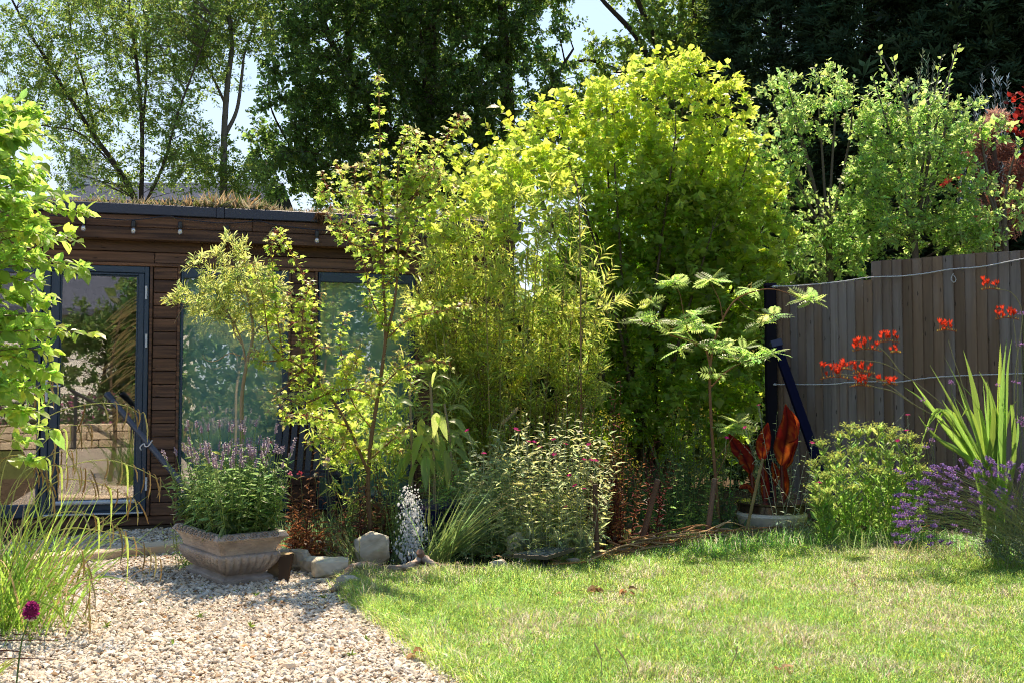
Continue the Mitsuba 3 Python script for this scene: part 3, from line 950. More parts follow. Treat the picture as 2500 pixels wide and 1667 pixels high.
def rim_pt(side, q, k, lift=0.003):
    """A point on the sloping rim face: side 0 = right end, 1 = long left face; q along it, k up the slope."""
    inset = 0.016 * k + 0.0225 * max(0, k - 0.0) * 0
    z = 0.263 + 0.024 * k + lift
    if side == 0:
        return np.array([q, -0.368 + inset - lift * 0.8, z])
    return np.array([-0.216 + inset - lift * 0.8, q, z])


sc_v, sc_n = [], 0
for side, half, cnt in ((0, 0.17, 5), (1, 0.32, 10)):
    for i in range(cnt):
        c = -half + (i + 0.5) * 2 * half / cnt
        pts = []
        for a in np.linspace(0, 3.6 * math.pi, 30):
            rad = 0.0245 * (1 - a / (4.1 * math.pi))
            pts.append(rim_pt(side, c + rad * math.cos(a + math.pi) * 1.1, np.clip(0.5 + rad * math.sin(a + math.pi) / 0.03, -0.3, 1.3)))
        vf = tube(pts, 0.0032, 5)
        sc_v.append(vf)
for v, f in sc_v:
    k = num(rim + '__scroll')
    scene[k] = ply((place_pl(v), f), 'planter_stone', smooth=60)
v, f = rbox((0.32, 0.62, 0.02), 0.004)
part(PL, 'compost', (place_pl(v + [0, 0, 0.235]), f), 'earth', uv=[[1, 0]])

# flowering plants in the planter
r = np.random.default_rng(31)
AG = thing('agastache', 'dense flowering plant with violet white spikes filling the trough planter', 'plant')
n = 190
q = np.column_stack([r.uniform(-0.14, 0.14, n), r.uniform(-0.29, 0.29, n), np.full(n, 0.24)])
base = place_pl(q)
out = np.column_stack([q[:, 0] / 0.15, q[:, 1] / 0.3])
lean = (out[:, :1] * PE1 * 0.12 + out[:, 1:2] * PE2 * 0.12) + r.normal(0, 0.03, (n, 3)) * [1, 1, 0]
hgt = r.uniform(0.34, 0.60, n) * (1 - 0.12 * np.abs(out[:, 1]))
hgt[np.argsort(-hgt)[:14]] *= 1.12
tip = base + lean + np.column_stack([np.zeros(n), np.zeros(n), hgt])
mb = MB()
v, f = sticks(base, tip, 0.0028, 0.0016, 4)
mb.add(v, f, (0.16, 0.24, 0.07))
part(AG, 'stem', mb, 'matte', kind='stuff')
mb = MB()
twig_leaves(mb, base, base + (tip - base) * 0.86, 15, LANCE, 0.062, (0.13, 0.19, 0.045), r, spread=1.0, along=0.35, up=0.3, flat=0.8, t0=0.2)
twig_leaves(mb, base, base + (tip - base) * 0.6, 8, LANCE, 0.07, (0.11, 0.16, 0.04), r, spread=0.6, along=-0.15, up=0.3, flat=0.5, t0=0.3)
part(AG, 'foliage', mb, 'leaf', kind='stuff')
spk = np.argsort(-hgt)[:125]
for i in spk:
    L = r.uniform(0.035, 0.068)
    ax = nrm(tip[i] - base[i] + r.normal(0, 0.03, 3))
    mb = MB()
    n_r = int(L / 0.0058)
    zz = np.linspace(0, 1, n_r * 2)
    rr = 0.0064 * (1 - 0.65 * zz**3) * np.where(np.arange(n_r * 2) % 2, 1.15, 0.75)
    v, f = tube(tip[i] - ax * 0.02 + zz[:, None] * L * ax, rr, 6)
    cc = np.where(((np.arange(len(v)) // 6) % 2 == 0)[:, None], (0.24, 0.17, 0.15), jit((0.5, 0.42, 0.52), len(v), r, 0.25, 0.05))
    mb.add(v, f, cc)
    # florets
    m = 16
    a = r.uniform(0, 6.3, m)
    e1 = nrm(np.cross(ax, [0.3, 0.9, 0.1]))
    e2 = np.cross(ax, e1)
    dd = np.cos(a)[:, None] * e1 + np.sin(a)[:, None] * e2
    pp = tip[i] - ax * 0.02 + r.uniform(0.1, 0.95, (m, 1)) * L * ax + dd * 0.005
    mb.add(*leaves(DIA, pp, dd + ax * 0.5, r.normal(size=(m, 3)), 0.009, np.where(r.random((m, 1)) < 0.75, jit((0.72, 0.64, 0.68), m, r, 0.1, 0.03), jit((0.3, 0.22, 0.5), m, r, 0.2, 0.05))))
    part(AG, 'flower_spike', mb, 'petal')

# ------------------------------------------------------------------ trees beyond the garden
BARK = (0.07, 0.055, 0.045)


def stems_of(parent, stems, radii, col=BARK, name='trunk', sides=8, bsdf='matte'):
    for s, (r0, r1) in zip(stems, radii):
        c = curve(s, 26)
        mb = MB()
        mb.add(*tube(c, np.linspace(r0, r1, 26), sides), col)
        part(parent, name, mb, bsdf, smooth=True)


def to_ground(p):
    return np.array([p[0], p[1], -0.05])


# airy tree, upper left
r = np.random.default_rng(41)
D = 15.0
A = thing('airy_tree', 'open thin leaved tree with dark fanning stems against the sky, upper left', 'tree')
st = [W([(345, 900), (340, 600), (335, 505), (290, 415), (235, 340), (190, 270), (120, 160), (50, 40), (0, -60)], D),
      W([(342, 620), (345, 480), (347, 320), (338, 190), (322, 60), (310, -60), (300, -180)], D),
      W([(346, 330, 0.1), (356, 220, 0.1), (358, 120, 0.1), (350, 0, 0.1), (360, -150, 0.1)], D),
      W([(345, 520, -0.1), (400, 400, -0.3), (430, 290, -0.4), (470, 180, -0.4), (520, 40, -0.5)], D),
      W([(235, 340, 0.2), (215, 240, 0.3), (180, 120, 0.4), (165, 0, 0.4), (140, -120, 0.4)], D),
      W([(300, 430, -0.2), (200, 330, -0.3), (120, 310, -0.4), (40, 300, -0.5)], D)]
stems_of(A, st, [(0.055, 0.012), (0.038, 0.012), (0.022, 0.008), (0.025, 0.008), (0.02, 0.007), (0.015, 0.006)])
el = [(120, 130, D, 110, 110, 1.4), (330, 60, D, 170, 110, 1.6), (200, 250, D, 110, 80, 1.2), (360, 230, D, 110, 80, 1.2), (180, 330, D, 130, 50, 1.0), (440, 330, D, 90, 80, 1.0), (450, 90, D, 110, 120, 1.2),
      (250, 420, D, 130, 55, 1.0), (400, 420, D, 120, 60, 1.0), (200, -60, D, 200, 90, 1.5), (80, 210, D, 70, 60, 1)]
cl = thin(ells_sample(el, 900, r), 0.2)
crown(A, cl, 0.33, st, 6, 12, DIA, 0.056, (0.13, 0.17, 0.025), r, branch_r=0.008, up=0.0, sag=0.5, spread=0.9, vj=0.3)

B = thing('slender_tree', 'slender grey stemmed tree standing between the airy tree and the dark maple', 'tree')
D = 16.0
st = [W([(548, 900), (545, 560), (546, 420), (548, 310), (556, 200), (566, 110), (556, 0), (550, -160)], D),
      W([(550, 330, 0.1), (578, 270, 0.2), (590, 190, 0.2), (600, 120, 0.3), (640, 20, 0.4)], D),
      W([(548, 250, 0.1), (520, 190, 0), (490, 130, 0)], D)]
stems_of(B, st, [(0.065, 0.025), (0.035, 0.012), (0.025, 0.01)], (0.15, 0.135, 0.11))
el = [(520, 30, D, 120, 110, 1.2), (560, -80, D, 150, 100, 1.4), (500, 180, D, 70, 60, 0.9), (620, 60, D, 60, 70, 0.9), (500, 390, D, 90, 60, 0.9), (590, 440, D, 80, 50, 0.9)]
cl = thin(ells_sample(el, 380, r), 0.2)
crown(B, cl, 0.36, st, 7, 13, DIA, 0.062, (0.13, 0.17, 0.025), r, branch_r=0.008, up=0.0, sag=0.5, spread=0.9, vj=0.3)

# the dark field maple
r = np.random.default_rng(42)
D = 19.0
M = thing('maple_tree', 'large dense dark maple tree filling the middle of the skyline', 'tree')
st = [W([(1010, 900), (1015, 560), (1030, 380), (1050, 180), (1050, 0), (1060, -200)], D),
      W([(1232, 900, 0.8), (1236, 520, 0.8), (1240, 320, 0.5), (1236, 180, 0.3), (1228, 60, 0.2), (1220, -120, 0)], D),
      W([(1025, 430), (930, 300), (850, 180), (790, 60), (740, -80)], D),
      W([(1020, 520), (900, 440), (800, 400), (720, 380)], D),
      W([(1236, 400, 0.5), (1300, 300, 0.4), (1350, 200, 0.4), (1400, 120, 0.4)], D)]
stems_of(M, st, [(0.24, 0.07), (0.2, 0.07), (0.12, 0.03), (0.1, 0.03), (0.09, 0.02)])
el = [(880, 60, D, 200, 190, 2.2), (1080, 40, D, 220, 190, 2.4), (760, 260, D, 130, 120, 1.8), (900, 300, D, 190, 150, 2.2), (1090, 280, D, 170, 170, 2.2), (730, 430, D, 120, 80, 1.6), (900, 450, D, 200, 90, 2.0),
      (1130, 450, D, 170, 90, 2.0), (1290, 60, D, 110, 120, 1.6), (1250, 220, D, 110, 100, 1.6), (1380, 230, D, 90, 60, 1.2), (1380, 330, D, 110, 60, 1.4), (900, -120, D, 260, 120, 2.4), (1180, -120, D, 260, 120, 2.4), (650, 380, D, 50, 110, 1.0), (700, 60, D, 70, 80, 1.2)]
holes = np.array([at(u, v, D)[[0, 2]] for u, v in ((880, 140), (1005, 150), (810, 370), (1205, 50), (1300, 190), (640, 200), (905, 375), (1210, 190))])
hr = np.array([0.3, 0.16, 0.34, 0.3, 0.28, 0.4, 0.18, 0.2])
hole = lambda p: (np.hypot(p[:, None, 0] - holes[None, :, 0], p[:, None, 2] - holes[None, :, 1]) > hr).all(1)  # noqa: E731
cl = thin(ells_sample(el, 1700, r, hole), 0.29)
crown(M, cl, 0.42, st, 8, 13, DIAW, 0.092, (0.08, 0.12, 0.018), r, branch_r=0.02, up=-0.05, every=3, spread=0.9, along=0.3, vj=0.35)

# the tree to its right, with long slanting limbs
r = np.random.default_rng(43)
D = 20.5
N_ = thing('limbed_tree', 'tall tree with long slanting bare limbs, right of the gap of open sky', 'tree')
st = [W([(1790, 900), (1770, 560), (1720, 380), (1660, 240), (1590, 80), (1530, -60)], D),
      W([(1720, 380), (1620, 230), (1560, 100), (1470, 0), (1430, -60)], D),
      W([(1660, 330), (1560, 210), (1450, 150), (1380, 160)], D),
      W([(1700, 420, -0.3), (1600, 350, -0.4), (1500, 270, -0.4)], D),
      W([(1740, 460), (1730, 250), (1700, 80), (1690, -100)], D)]
stems_of(N_, st, [(0.17, 0.04), (0.09, 0.025), (0.07, 0.02), (0.06, 0.02), (0.1, 0.03)])
el = [(1580, 30, D, 90, 90, 1.4), (1650, 150, D, 130, 130, 1.8), (1760, 40, D, 110, 120, 1.8), (1480, 170, D, 90, 60, 1.2), (1560, 290, D, 110, 60, 1.4), (1440, 280, D, 60, 50, 1.0), (1760, 250, D, 90, 110, 1.6), (1600, -90, D, 180, 80, 1.8), (1700, 380, D, 140, 70, 1.4)]
holes = np.array([at(u, v, D)[[0, 2]] for u, v in ((1500, 30), (1420, 110), (1480, 235), (1390, 110), (1510, 60), (1555, 185), (1450, 215))])
hr = np.array([0.32, 0.3, 0.22, 0.3, 0.3, 0.12, 0.2])
cl = thin(ells_sample(el, 560, r, hole), 0.3)
crown(N_, cl, 0.44, st, 7, 12, DIAW, 0.095, (0.12, 0.16, 0.02), r, branch_r=0.018, up=0.0, every=2, spread=0.9, vj=0.3)

# conifers, upper right: hanging flat sprays
r = np.random.default_rng(44)


def conifer(lab, u, top_v, D, half_px, n):
    k = thing('conifer', lab, 'conifer', 'conifers behind the fence')
    st = [W([(u, 900), (u + 6, 400), (u + 3, top_v + 60)], D)]
    stems_of(k, st, [(0.28, 0.06)], (0.05, 0.035, 0.03))
    a = at(u, top_v, D)
    b = at(u, 900, D)
    R0 = half_px * D / F
    t = r.random(n) ** 0.75
    z = a[2] + (b[2] - a[2]) * t
    ang = r.uniform(0, 2 * np.pi, n)
    rad = R0 * (0.25 + 0.75 * np.clip(t * 1.6, 0, 1) ** 0.7) * (0.82 + 0.26 * meshkit.noise(np.column_stack([np.cos(ang) * 2.5, np.sin(ang) * 2.5, z * 1.1]), 3))
    rr = rad * r.uniform(0.72, 1.0, n)
    c = np.column_stack([a[0] + np.cos(ang) * rr, D + np.sin(ang) * rr, z])
    outd = np.column_stack([np.cos(ang), np.sin(ang), np.full(n, 0.35)])
    wood = MB()
    i = r.choice(n, 90, replace=False)
    v, f = sticks(np.column_stack([np.full(90, a[0]), np.full(90, D), c[i][:, 2] - 0.3]), c[i], 0.035, 0.01, 4)
    wood.add(v, f, (0.05, 0.035, 0.03))
    part(k, 'branch', wood, 'matte', kind='stuff')
    mb = MB()
    m = 9
    d = np.repeat(outd, m, 0) + r.normal(0, 0.5, (n * m, 3))
    pos = np.repeat(c, m, 0) + r.normal(0, 0.15, (n * m, 3))
    nn = np.array([0, 0, 1.0]) + r.normal(0, 0.5, (n * m, 3))
    mb.add(*leaves(SPRAY, pos, d, nn, 0.29 * np.exp(r.normal(0, 0.25, n * m)), jit((0.05, 0.075, 0.022), n * m, r, 0.3, 0.1)))
    part(k, 'foliage', mb, 'leaf', kind='stuff')


def tmpl_spray():
    v, f = [], []
    for i, (x, y, l, a) in enumerate([(0, 0, 1.0, 0), (0.15, 0.02, 0.55, 0.8), (0.15, -0.02, 0.55, -0.8), (0.45, 0.02, 0.45, 0.6), (0.45, -0.02, 0.45, -0.6)]):
        n = len(v)
        c, s = math.cos(a), math.sin(a)
        for px, py in ((0, 0), (l * 0.45, -0.075), (l, 0), (l * 0.45, 0.075)):
            X, Y = x + px * c - py * s, y + px * s + py * c
            v.append((X, Y, -0.22 * X * X))
        f += [(n, n + 2, n + 1), (n, n + 3, n + 2)]
    return np.array(v, float), np.array(f)


SPRAY = tmpl_spray()
conifer('dark conifer with its left side catching the sun, leftmost of the conifers', 1890, -330, 19.0, 200, 1500)
conifer('dark conifer second from the left behind the fruit bushes', 2120, -380, 17.5, 200, 1500)
conifer('dark conifer third from the left, rising above the fence', 2330, -420, 16.5, 200, 1500)
conifer('dark conifer at the right edge of the picture', 2540, -420, 16.0, 200, 1300)

# a house far behind the airy tree
HS = thing('house', 'distant house with a dark slate roof half hidden behind the airy tree', 'house')
a, b = at(140, 470, 30), at(620, 470, 30)
zt = at(300, 505, 30)[2]
zr = at(300, 415, 30)[2]
v, f = box((a[0] + b[0]) / 2, 32.5, zt / 2, b[0] - a[0], 5, zt)
scene[num(HS + '__wall')] = ply((v, f), 'white_render')
x0, x1 = a[0] - 0.3, b[0] + 0.3
q = np.array([[x0, 29.6, zt], [x1, 29.6, zt], [x1, 32.5, zr], [x0, 32.5, zr], [x0, 35.4, zt], [x1, 35.4, zt]])
rk = HS + '__roof'
scene[num(rk)] = ply((np.vstack([q, q + [0, 0, 0.12]]), np.array([[0, 1, 2], [0, 2, 3], [3, 2, 5], [3, 5, 4], [6, 7, 8], [6, 8, 9], [9, 8, 11], [9, 11, 10], [0, 6, 7], [0, 7, 1]])), 'slate_roof')
for u in (270, 380, 470):
    p = at(u, 495, 29.95)
    v, f = rbox((0.9, 0.08, 1.1), 0.01)
    kk = num(HS + '__window')
    scene[kk] = ply((v + [p[0], 29.97, zt - 0.9], f), 'window_dark')
v, f = rbox((0.7, 0.6, 1.4), 0.02)
scene[num(rk + '__chimney')] = ply((v + [at(190, 400, 32)[0], 32.5, zr + 0.3], f), 'white_render')
# hedge closing the view between the trees, far behind
r = np.random.default_rng(45)
k = thing('far_woodland', 'dim mass of undergrowth far behind the garden', 'undergrowth', kind='stuff')
mb = MB()
n = 12000
x = r.uniform(-16, 20, n)
z = r.random(n) * (3.0 + 2.2 * meshkit.noise(np.column_stack([x * 0.35, x * 0, x * 0]), 2))
y = 24 + r.normal(0, 0.8, n)
mb.add(*leaves(DIAW, np.column_stack([x, y, z]), r.normal(size=(n, 3)), r.normal(size=(n, 3)) + [0, 0, 0.8], 0.22 * np.exp(r.normal(0, 0.3, n)), jit((0.05, 0.08, 0.018), n, r, 0.3)))
mb.put(k, 'leaf')

# ------------------------------------------------------------------ fruit bushes, smoke bush and grey shrubs behind the fence
r = np.random.default_rng(51)


def shoots(base, tips, rng, sag=0.0):
    return [np.array([base, base * 0.5 + t * 0.5 + rng.normal(0, 0.08, 3), t]) for t in tips]


def fruit(lab, D, base_u, el, shoot_px, nc, col=(0.21, 0.28, 0.06)):
    k = thing('fruit_tree', lab, 'fruit tree', 'fruit trees behind the fence')
    b = at(base_u, 900, D)
    b[2] = -0.02
    mid = at(base_u + 10, 520, D)
    st = [np.array([b, b * 0.5 + mid * 0.5 + [0.06, 0, 0], mid])] + [np.array([mid - [0, 0, 0.3], (mid + at(u, v, D)) / 2 + r.normal(0, 0.06, 3), at(u, v, D + r.normal(0, 0.2))]) for u, v in shoot_px]
    stems_of(k, st, [(0.05, 0.03)] + [(0.018, 0.005)] * len(shoot_px), (0.12, 0.10, 0.085), sides=6)
    cl = thin(ells_sample(el, int(nc * 0.95), r), 0.13)
    crown(k, cl, 0.15, st, 6, 7, OVAL4, 0.062, col, r, branch_r=0.007, up=0.25, bsdf='leaf', every=2, spread=0.9, along=0.5, flat=0.9, vj=0.25)
    # upright shoots set with leaves
    mb = MB()
    for u, v in shoot_px:
        t = at(u, v, D)
        p0 = t + (mid - t) * 0.28
        q = np.array([p0, t])
        seg = np.linspace(0, 1, 5)
        a = p0 + (t - p0) * seg[:-1, None]
        c = p0 + (t - p0) * seg[1:, None]
        twig_leaves(mb, a, c, 5, OVAL, 0.056, (0.2, 0.28, 0.055), r, spread=0.8, along=0.8, up=0.3, flat=0.5, t0=0.0)
    part(k, 'shoot_leaf', mb, 'leaf', kind='stuff')


D = 10.6
fruit('fruit tree with bare dark stems showing through a gap, left above the fence', D, 2010, [(1960, 300, D, 60, 90, 0.5), (1900, 250, D, 40, 60, 0.4), (1900, 430, D, 60, 100, 0.6), (1930, 560, D, 90, 120, 0.6), (1880, 640, D, 60, 60, 0.4), (2060, 640, D, 90, 40, 0.4), (1850, 330, D, 30, 60, 0.3), (1835, 480, D, 40, 140, 0.4), (2105, 320, D, 35, 110, 0.4), (2030, 250, D, 70, 90, 0.5), (2050, 560, D, 90, 110, 0.6), (1990, 620, D, 120, 60, 0.5), (2090, 440, D, 60, 60, 0.4)],
      [(1900, 165), (1990, 155), (2050, 160), (1925, 215), (2085, 190), (1890, 250)], 300)
D = 10.2
fruit('fruit tree with tall sunlit upright shoots, middle above the fence', D, 2220, [(2190, 290, D, 90, 90, 0.5), (2240, 420, D, 120, 120, 0.6), (2130, 420, D, 60, 120, 0.5), (2180, 560, D, 130, 90, 0.6), (2320, 560, D, 90, 60, 0.5), (2310, 330, D, 70, 100, 0.5)],
      [(2145, 120), (2180, 140), (2340, 105), (2300, 135), (2130, 185), (2320, 190), (2345, 230), (2260, 200)], 380)
D = 10.0
fruit('sparse leafy fruit tree at the right edge above the fence', D, 2440, [(2370, 470, D, 40, 80, 0.3), (2480, 500, D, 50, 60, 0.3), (2370, 570, D, 60, 60, 0.4), (2420, 330, D, 22, 40, 0.2)],
      [(2395, 290), (2490, 340), (2360, 350)], 80)

SB = thing('smoke_bush', 'smoke bush with pinkish brown plumes and dark red leaves, right above the fence', 'shrub')
D = 10.9
st = [W([(2450, 900), (2445, 560), (2430, 420), (2425, 320)], D), W([(2450, 600), (2400, 480), (2380, 420)], D), W([(2450, 600), (2500, 400), (2510, 260)], D)]
stems_of(SB, st, [(0.05, 0.02), (0.03, 0.012), (0.03, 0.012)], (0.09, 0.06, 0.05))
for u, v, ru, rv, cc in ((2500, 500, 40, 50, (0.3, 0.14, 0.11)), (2440, 490, 40, 46, (0.33, 0.17, 0.13)), (2432, 295, 30, 30, (0.56, 0.36, 0.29)), (2400, 335, 40, 34, (0.45, 0.26, 0.2)), (2385, 375, 34, 36, (0.36, 0.19, 0.15)), (2450, 370, 26, 30, (0.3, 0.15, 0.12)), (2410, 430, 40, 46, (0.22, 0.10, 0.08)), (2480, 430, 30, 50, (0.3, 0.15, 0.11)),
                         (2400, 540, 44, 60, (0.22, 0.1, 0.08)), (2470, 540, 36, 50, (0.34, 0.17, 0.13)), (2390, 600, 40, 40, (0.2, 0.09, 0.07))):
    c = at(u, v, D + r.uniform(-0.2, 0.2))
    n = 1000
    d = sphere_dirs(n, r, 0.1)
    R_ = np.array([ru, ru, rv]) * D / F
    p0 = c + d * R_ * r.uniform(0.2, 0.9, (n, 1))
    mb = MB()
    mb.add(*leaves(tmpl_dia(0.12, 0.1, 0.3), p0, d + r.normal(0, 0.7, (n, 3)), r.normal(size=(n, 3)), 0.045 * np.exp(r.normal(0, 0.3, n)), jit(cc, n, r, 0.2)))
    part(SB, 'plume', mb, 'petal')
mb = MB()
el = [(2490, 250, D, 24, 34, 0.2), (2480, 300, D, 24, 34, 0.2), (2500, 420, D, 30, 60, 0.3), (2330, 440, D, 26, 20, 0.2)]
pp = ells_sample(el, 150, r)
mb.add(*leaves(OVALW, pp, sphere_dirs(150, r, 0.3), r.normal(size=(150, 3)) + [0, -0.5, 0.5], 0.075, jit((0.3, 0.03, 0.025), 150, r, 0.35)))
part(SB, 'red_leaf', mb, 'petal', kind='stuff', label='dark red leaves')


def grey_shrub(lab, D, px, col):
    k = thing('grey_shrub', lab, 'shrub', 'grey green shrubs behind the fence')
    mb, wood = MB(), MB()
    for u, v in px:
        t = at(u, v, D + r.normal(0, 0.1))
        b = at(u + r.normal(0, 30), 560, D)
        wood.add(*tube(curve([b, (b + t) / 2 + r.normal(0, 0.04, 3), t], 8), np.linspace(0.012, 0.003, 8), 4), (0.12, 0.11, 0.09))
        s = np.linspace(0.1, 1, 12)
        a = b + (t - b) * s[:-1, None]
        c = b + (t - b) * s[1:, None]
        twig_leaves(mb, a, c, 9, tmpl_dia(0.18), 0.075, col, r, spread=0.5, along=0.9, up=0.3, flat=0.3)
    part(k, 'stem', wood, 'matte', kind='stuff')
    part(k, 'foliage', mb, 'leaf', kind='stuff')


grey_shrub('blue grey narrow leaved shrub beside the smoke bush', 12.2, [(2380, 215), (2400, 185), (2425, 165), (2440, 190), (2460, 190), (2365, 250), (2410, 240), (2350, 270), (2470, 240)], (0.085, 0.115, 0.10))
grey_shrub('green upright narrow leaved shrub between the fruit tree shoots', 12.0, [(2255, 120), (2240, 170), (2265, 140), (2230, 210), (2280, 150), (2215, 190)], (0.10, 0.14, 0.06))

# ------------------------------------------------------------------ hazel, bamboo
r = np.random.default_rng(61)
D = 9.9
HZ = thing('hazel', 'big yellow green hazel bush with a dark shaded underside, beside the bamboo', 'shrub')
b0 = gp(1560, 1215)
st = []
for u, v, dd in ((1260, 330, 0.1), (1360, 280, 0.3), (1480, 230, 0.3), (1600, 170, 0.4), (1690, 130, 0.5), (1760, 260, 0.2), (1830, 380, 0.0), (1880, 520, 0.1), (1650, 330, -0.2), (1500, 400, -0.3), (1400, 420, -0.2), (1740, 560, -0.3)):
    t = at(u, v, D + dd)
    b = np.array([b0[0] + r.normal(0, 0.15), D + 0.3 + r.normal(0, 0.12), 0.0])
    st.append(np.array([b, b * 0.6 + t * 0.4 + [0, 0, 0.35], t]))
stems_of(HZ, st, [(0.028, 0.006)] * len(st), (0.09, 0.07, 0.05), name='stem', sides=6)
# sunny outer growth: loose sprays over the top and the left
el = [(1420, 370, D + 0.1, 200, 110, 0.35), (1600, 270, D + 0.1, 170, 120, 0.35), (1280, 420, D, 130, 90, 0.3), (1720, 400, D + 0.1, 160, 110, 0.35), (1650, 180, D + 0.2, 90, 50, 0.25), (1210, 500, D - 0.1, 120, 80, 0.3), (1830, 520, D, 110, 120, 0.35), (1380, 290, D + 0.1, 90, 50, 0.2), (1480, 250, D + 0.1, 70, 50, 0.2),
      (1750, 260, D + 0.1, 90, 60, 0.25), (1150, 400, D, 60, 50, 0.2), (1860, 640, D, 80, 80, 0.3), (1580, 480, D - 0.2, 180, 60, 0.2), (1700, 200, D + 0.2, 50, 60, 0.2)]
cl = thin(ells_sample(el, 620, r), 0.14)
crown(HZ, cl, 0.21, st, 5, 8, OVAL4W, 0.07, (0.28, 0.325, 0.035), r, branch_r=0.006, up=0.35, every=2, spread=0.8, along=0.7, flat=0.9, vj=0.18, hj=0.08)
el = [(1150, 470, 8.15, 110, 60, 0.12), (1220, 540, 8.15, 100, 70, 0.12), (1070, 560, 8.05, 60, 60, 0.10), (1290, 420, 8.5, 110, 80, 0.2)]
cl = thin(ells_sample(el, 120, r), 0.13)
crown(HZ, cl, 0.19, st, 5, 7, OVAL4W, 0.068, (0.28, 0.325, 0.035), r, branch_r=0.005, up=0.35, every=2, spread=0.8, along=0.7, flat=0.9, vj=0.18, hj=0.08)
# shoots that break the outline
tips = [at(u, v, D + r.normal(0.1, 0.1)) for u, v in ((1130, 330), (1180, 300), (1240, 310), (1300, 250), (1345, 225), (1385, 215), (1440, 230), (1490, 190), (1560, 150), (1600, 115), (1640, 110), (1690, 120), (1740, 150), (1790, 200), (1840, 270), (1880, 330), (1215, 255), (1140, 440), (1100, 480), (1900, 450))]
mb = MB()
wd = MB()
for t in tips:
    p0 = t + np.array([(at(1550, 600, D)[0] - t[0]) * 0.22, 0.05, -0.45])
    c = curve([p0, (p0 + t) / 2 + [0, 0, 0.04], t], 8)
    wd.add(*tube(c, np.linspace(0.004, 0.0015, 8), 4), (0.15, 0.12, 0.05))
    twig_leaves(mb, c[:-1], c[1:], 3, OVALW, 0.078, (0.29, 0.325, 0.03), r, spread=0.9, along=0.7, up=0.2, flat=0.8, t0=0)
part(HZ, 'shoot', wd, 'matte', kind='stuff')
part(HZ, 'shoot_leaf', mb, 'leaf', kind='stuff')
# the dense shaded inside and underside
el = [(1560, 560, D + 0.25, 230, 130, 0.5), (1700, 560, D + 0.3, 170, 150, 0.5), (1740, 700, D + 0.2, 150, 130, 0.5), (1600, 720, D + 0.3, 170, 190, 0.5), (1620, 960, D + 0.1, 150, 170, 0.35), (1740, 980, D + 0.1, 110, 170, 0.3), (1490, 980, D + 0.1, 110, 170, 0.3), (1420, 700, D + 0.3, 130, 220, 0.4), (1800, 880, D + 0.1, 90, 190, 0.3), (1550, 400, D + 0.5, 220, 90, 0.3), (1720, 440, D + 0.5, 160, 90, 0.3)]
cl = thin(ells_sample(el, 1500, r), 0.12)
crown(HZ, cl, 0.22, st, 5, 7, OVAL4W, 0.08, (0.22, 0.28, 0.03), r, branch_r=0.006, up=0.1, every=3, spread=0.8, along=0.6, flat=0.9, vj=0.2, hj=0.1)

r = np.random.default_rng(62)
D = 8.1
BM = thing('bamboo', 'clump of thin bamboo with narrow drooping leaves in front of the garden room corner', 'bamboo')
heads = [(1045, 510), (1075, 480), (1105, 450), (1135, 560), (1165, 600), (1195, 560), (1020, 720), (1055, 610), (1095, 570), (1230, 520), (1010, 640), (1025, 560), (1030, 800), (1060, 900), (1080, 660), (1100, 980), (1060, 560), (1090, 620), (1120, 520), (1150, 470), (1180, 540), (1210, 480), (1250, 430), (1290, 560), (1320, 500), (1350, 440), (1395, 470), (1420, 560), (1380, 620), (1440, 640), (1470, 680), (1500, 700), (1040, 700), (1080, 760), (1130, 650), (1200, 620),
         (1260, 600), (1330, 640), (1290, 720), (1220, 740), (1160, 780), (1100, 820), (1400, 760), (1450, 800), (1350, 800), (1120, 900), (1180, 880), (1240, 850), (1300, 860), (1410, 900), (1475, 880)]
fol = MB()
canes = []
for u, v in heads:
    t = at(u, v, D + r.uniform(-0.16, 0.16))
    b = np.array([at(1255 + (u - 1255) * 0.62, 1200, t[1])[0] + r.normal(0, 0.04), t[1] + r.normal(0.0, 0.05), 0.0])
    c = curve([b, b * 0.4 + t * 0.6 + [0, 0, 0.12], t], 16)
    canes.append(c)
    mb = MB()
    rr = np.linspace(0.0075, 0.002, 16)
    cc = jit((0.24, 0.20, 0.07), 1, r, 0.2)[0] if r.random() < 0.75 else np.array((0.13, 0.075, 0.04))
    mb.add(*tube(c, rr, 5), cc)
    part(BM, 'cane', mb, 'satin', smooth=True)
    # side twigs in fans with drooping leaves
    m = 25
    s = r.uniform(0.10, 1, m)
    p0 = c[(s * 15).astype(int)]
    d = sphere_dirs(m, r, 0.35)
    p1 = p0 + d * r.uniform(0.10, 0.30, (m, 1))
    v_, f_ = sticks(p0, p1, 0.0016, 0.0008)
    fol.add(v_, f_, (0.2, 0.17, 0.06))
    twig_leaves(fol, p0, p1, 10, NARROW, 0.11, (0.29, 0.32, 0.055), r, spread=0.7, along=0.7, up=-0.2, flat=0.8, vj=0.22, hj=0.1, sj=0.2, t0=0.2)
part(BM, 'foliage', fol, 'leaf', kind='stuff')
# one taller brown cane standing clear
c = curve(W([(1420, 1160), (1418, 900), (1417, 650), (1412, 480), (1395, 420)], 7.9), 20)
part(BM, 'cane', MB().add(*tube(c, np.linspace(0.009, 0.003, 20), 6), (0.22, 0.13, 0.05)), 'satin', smooth=True)

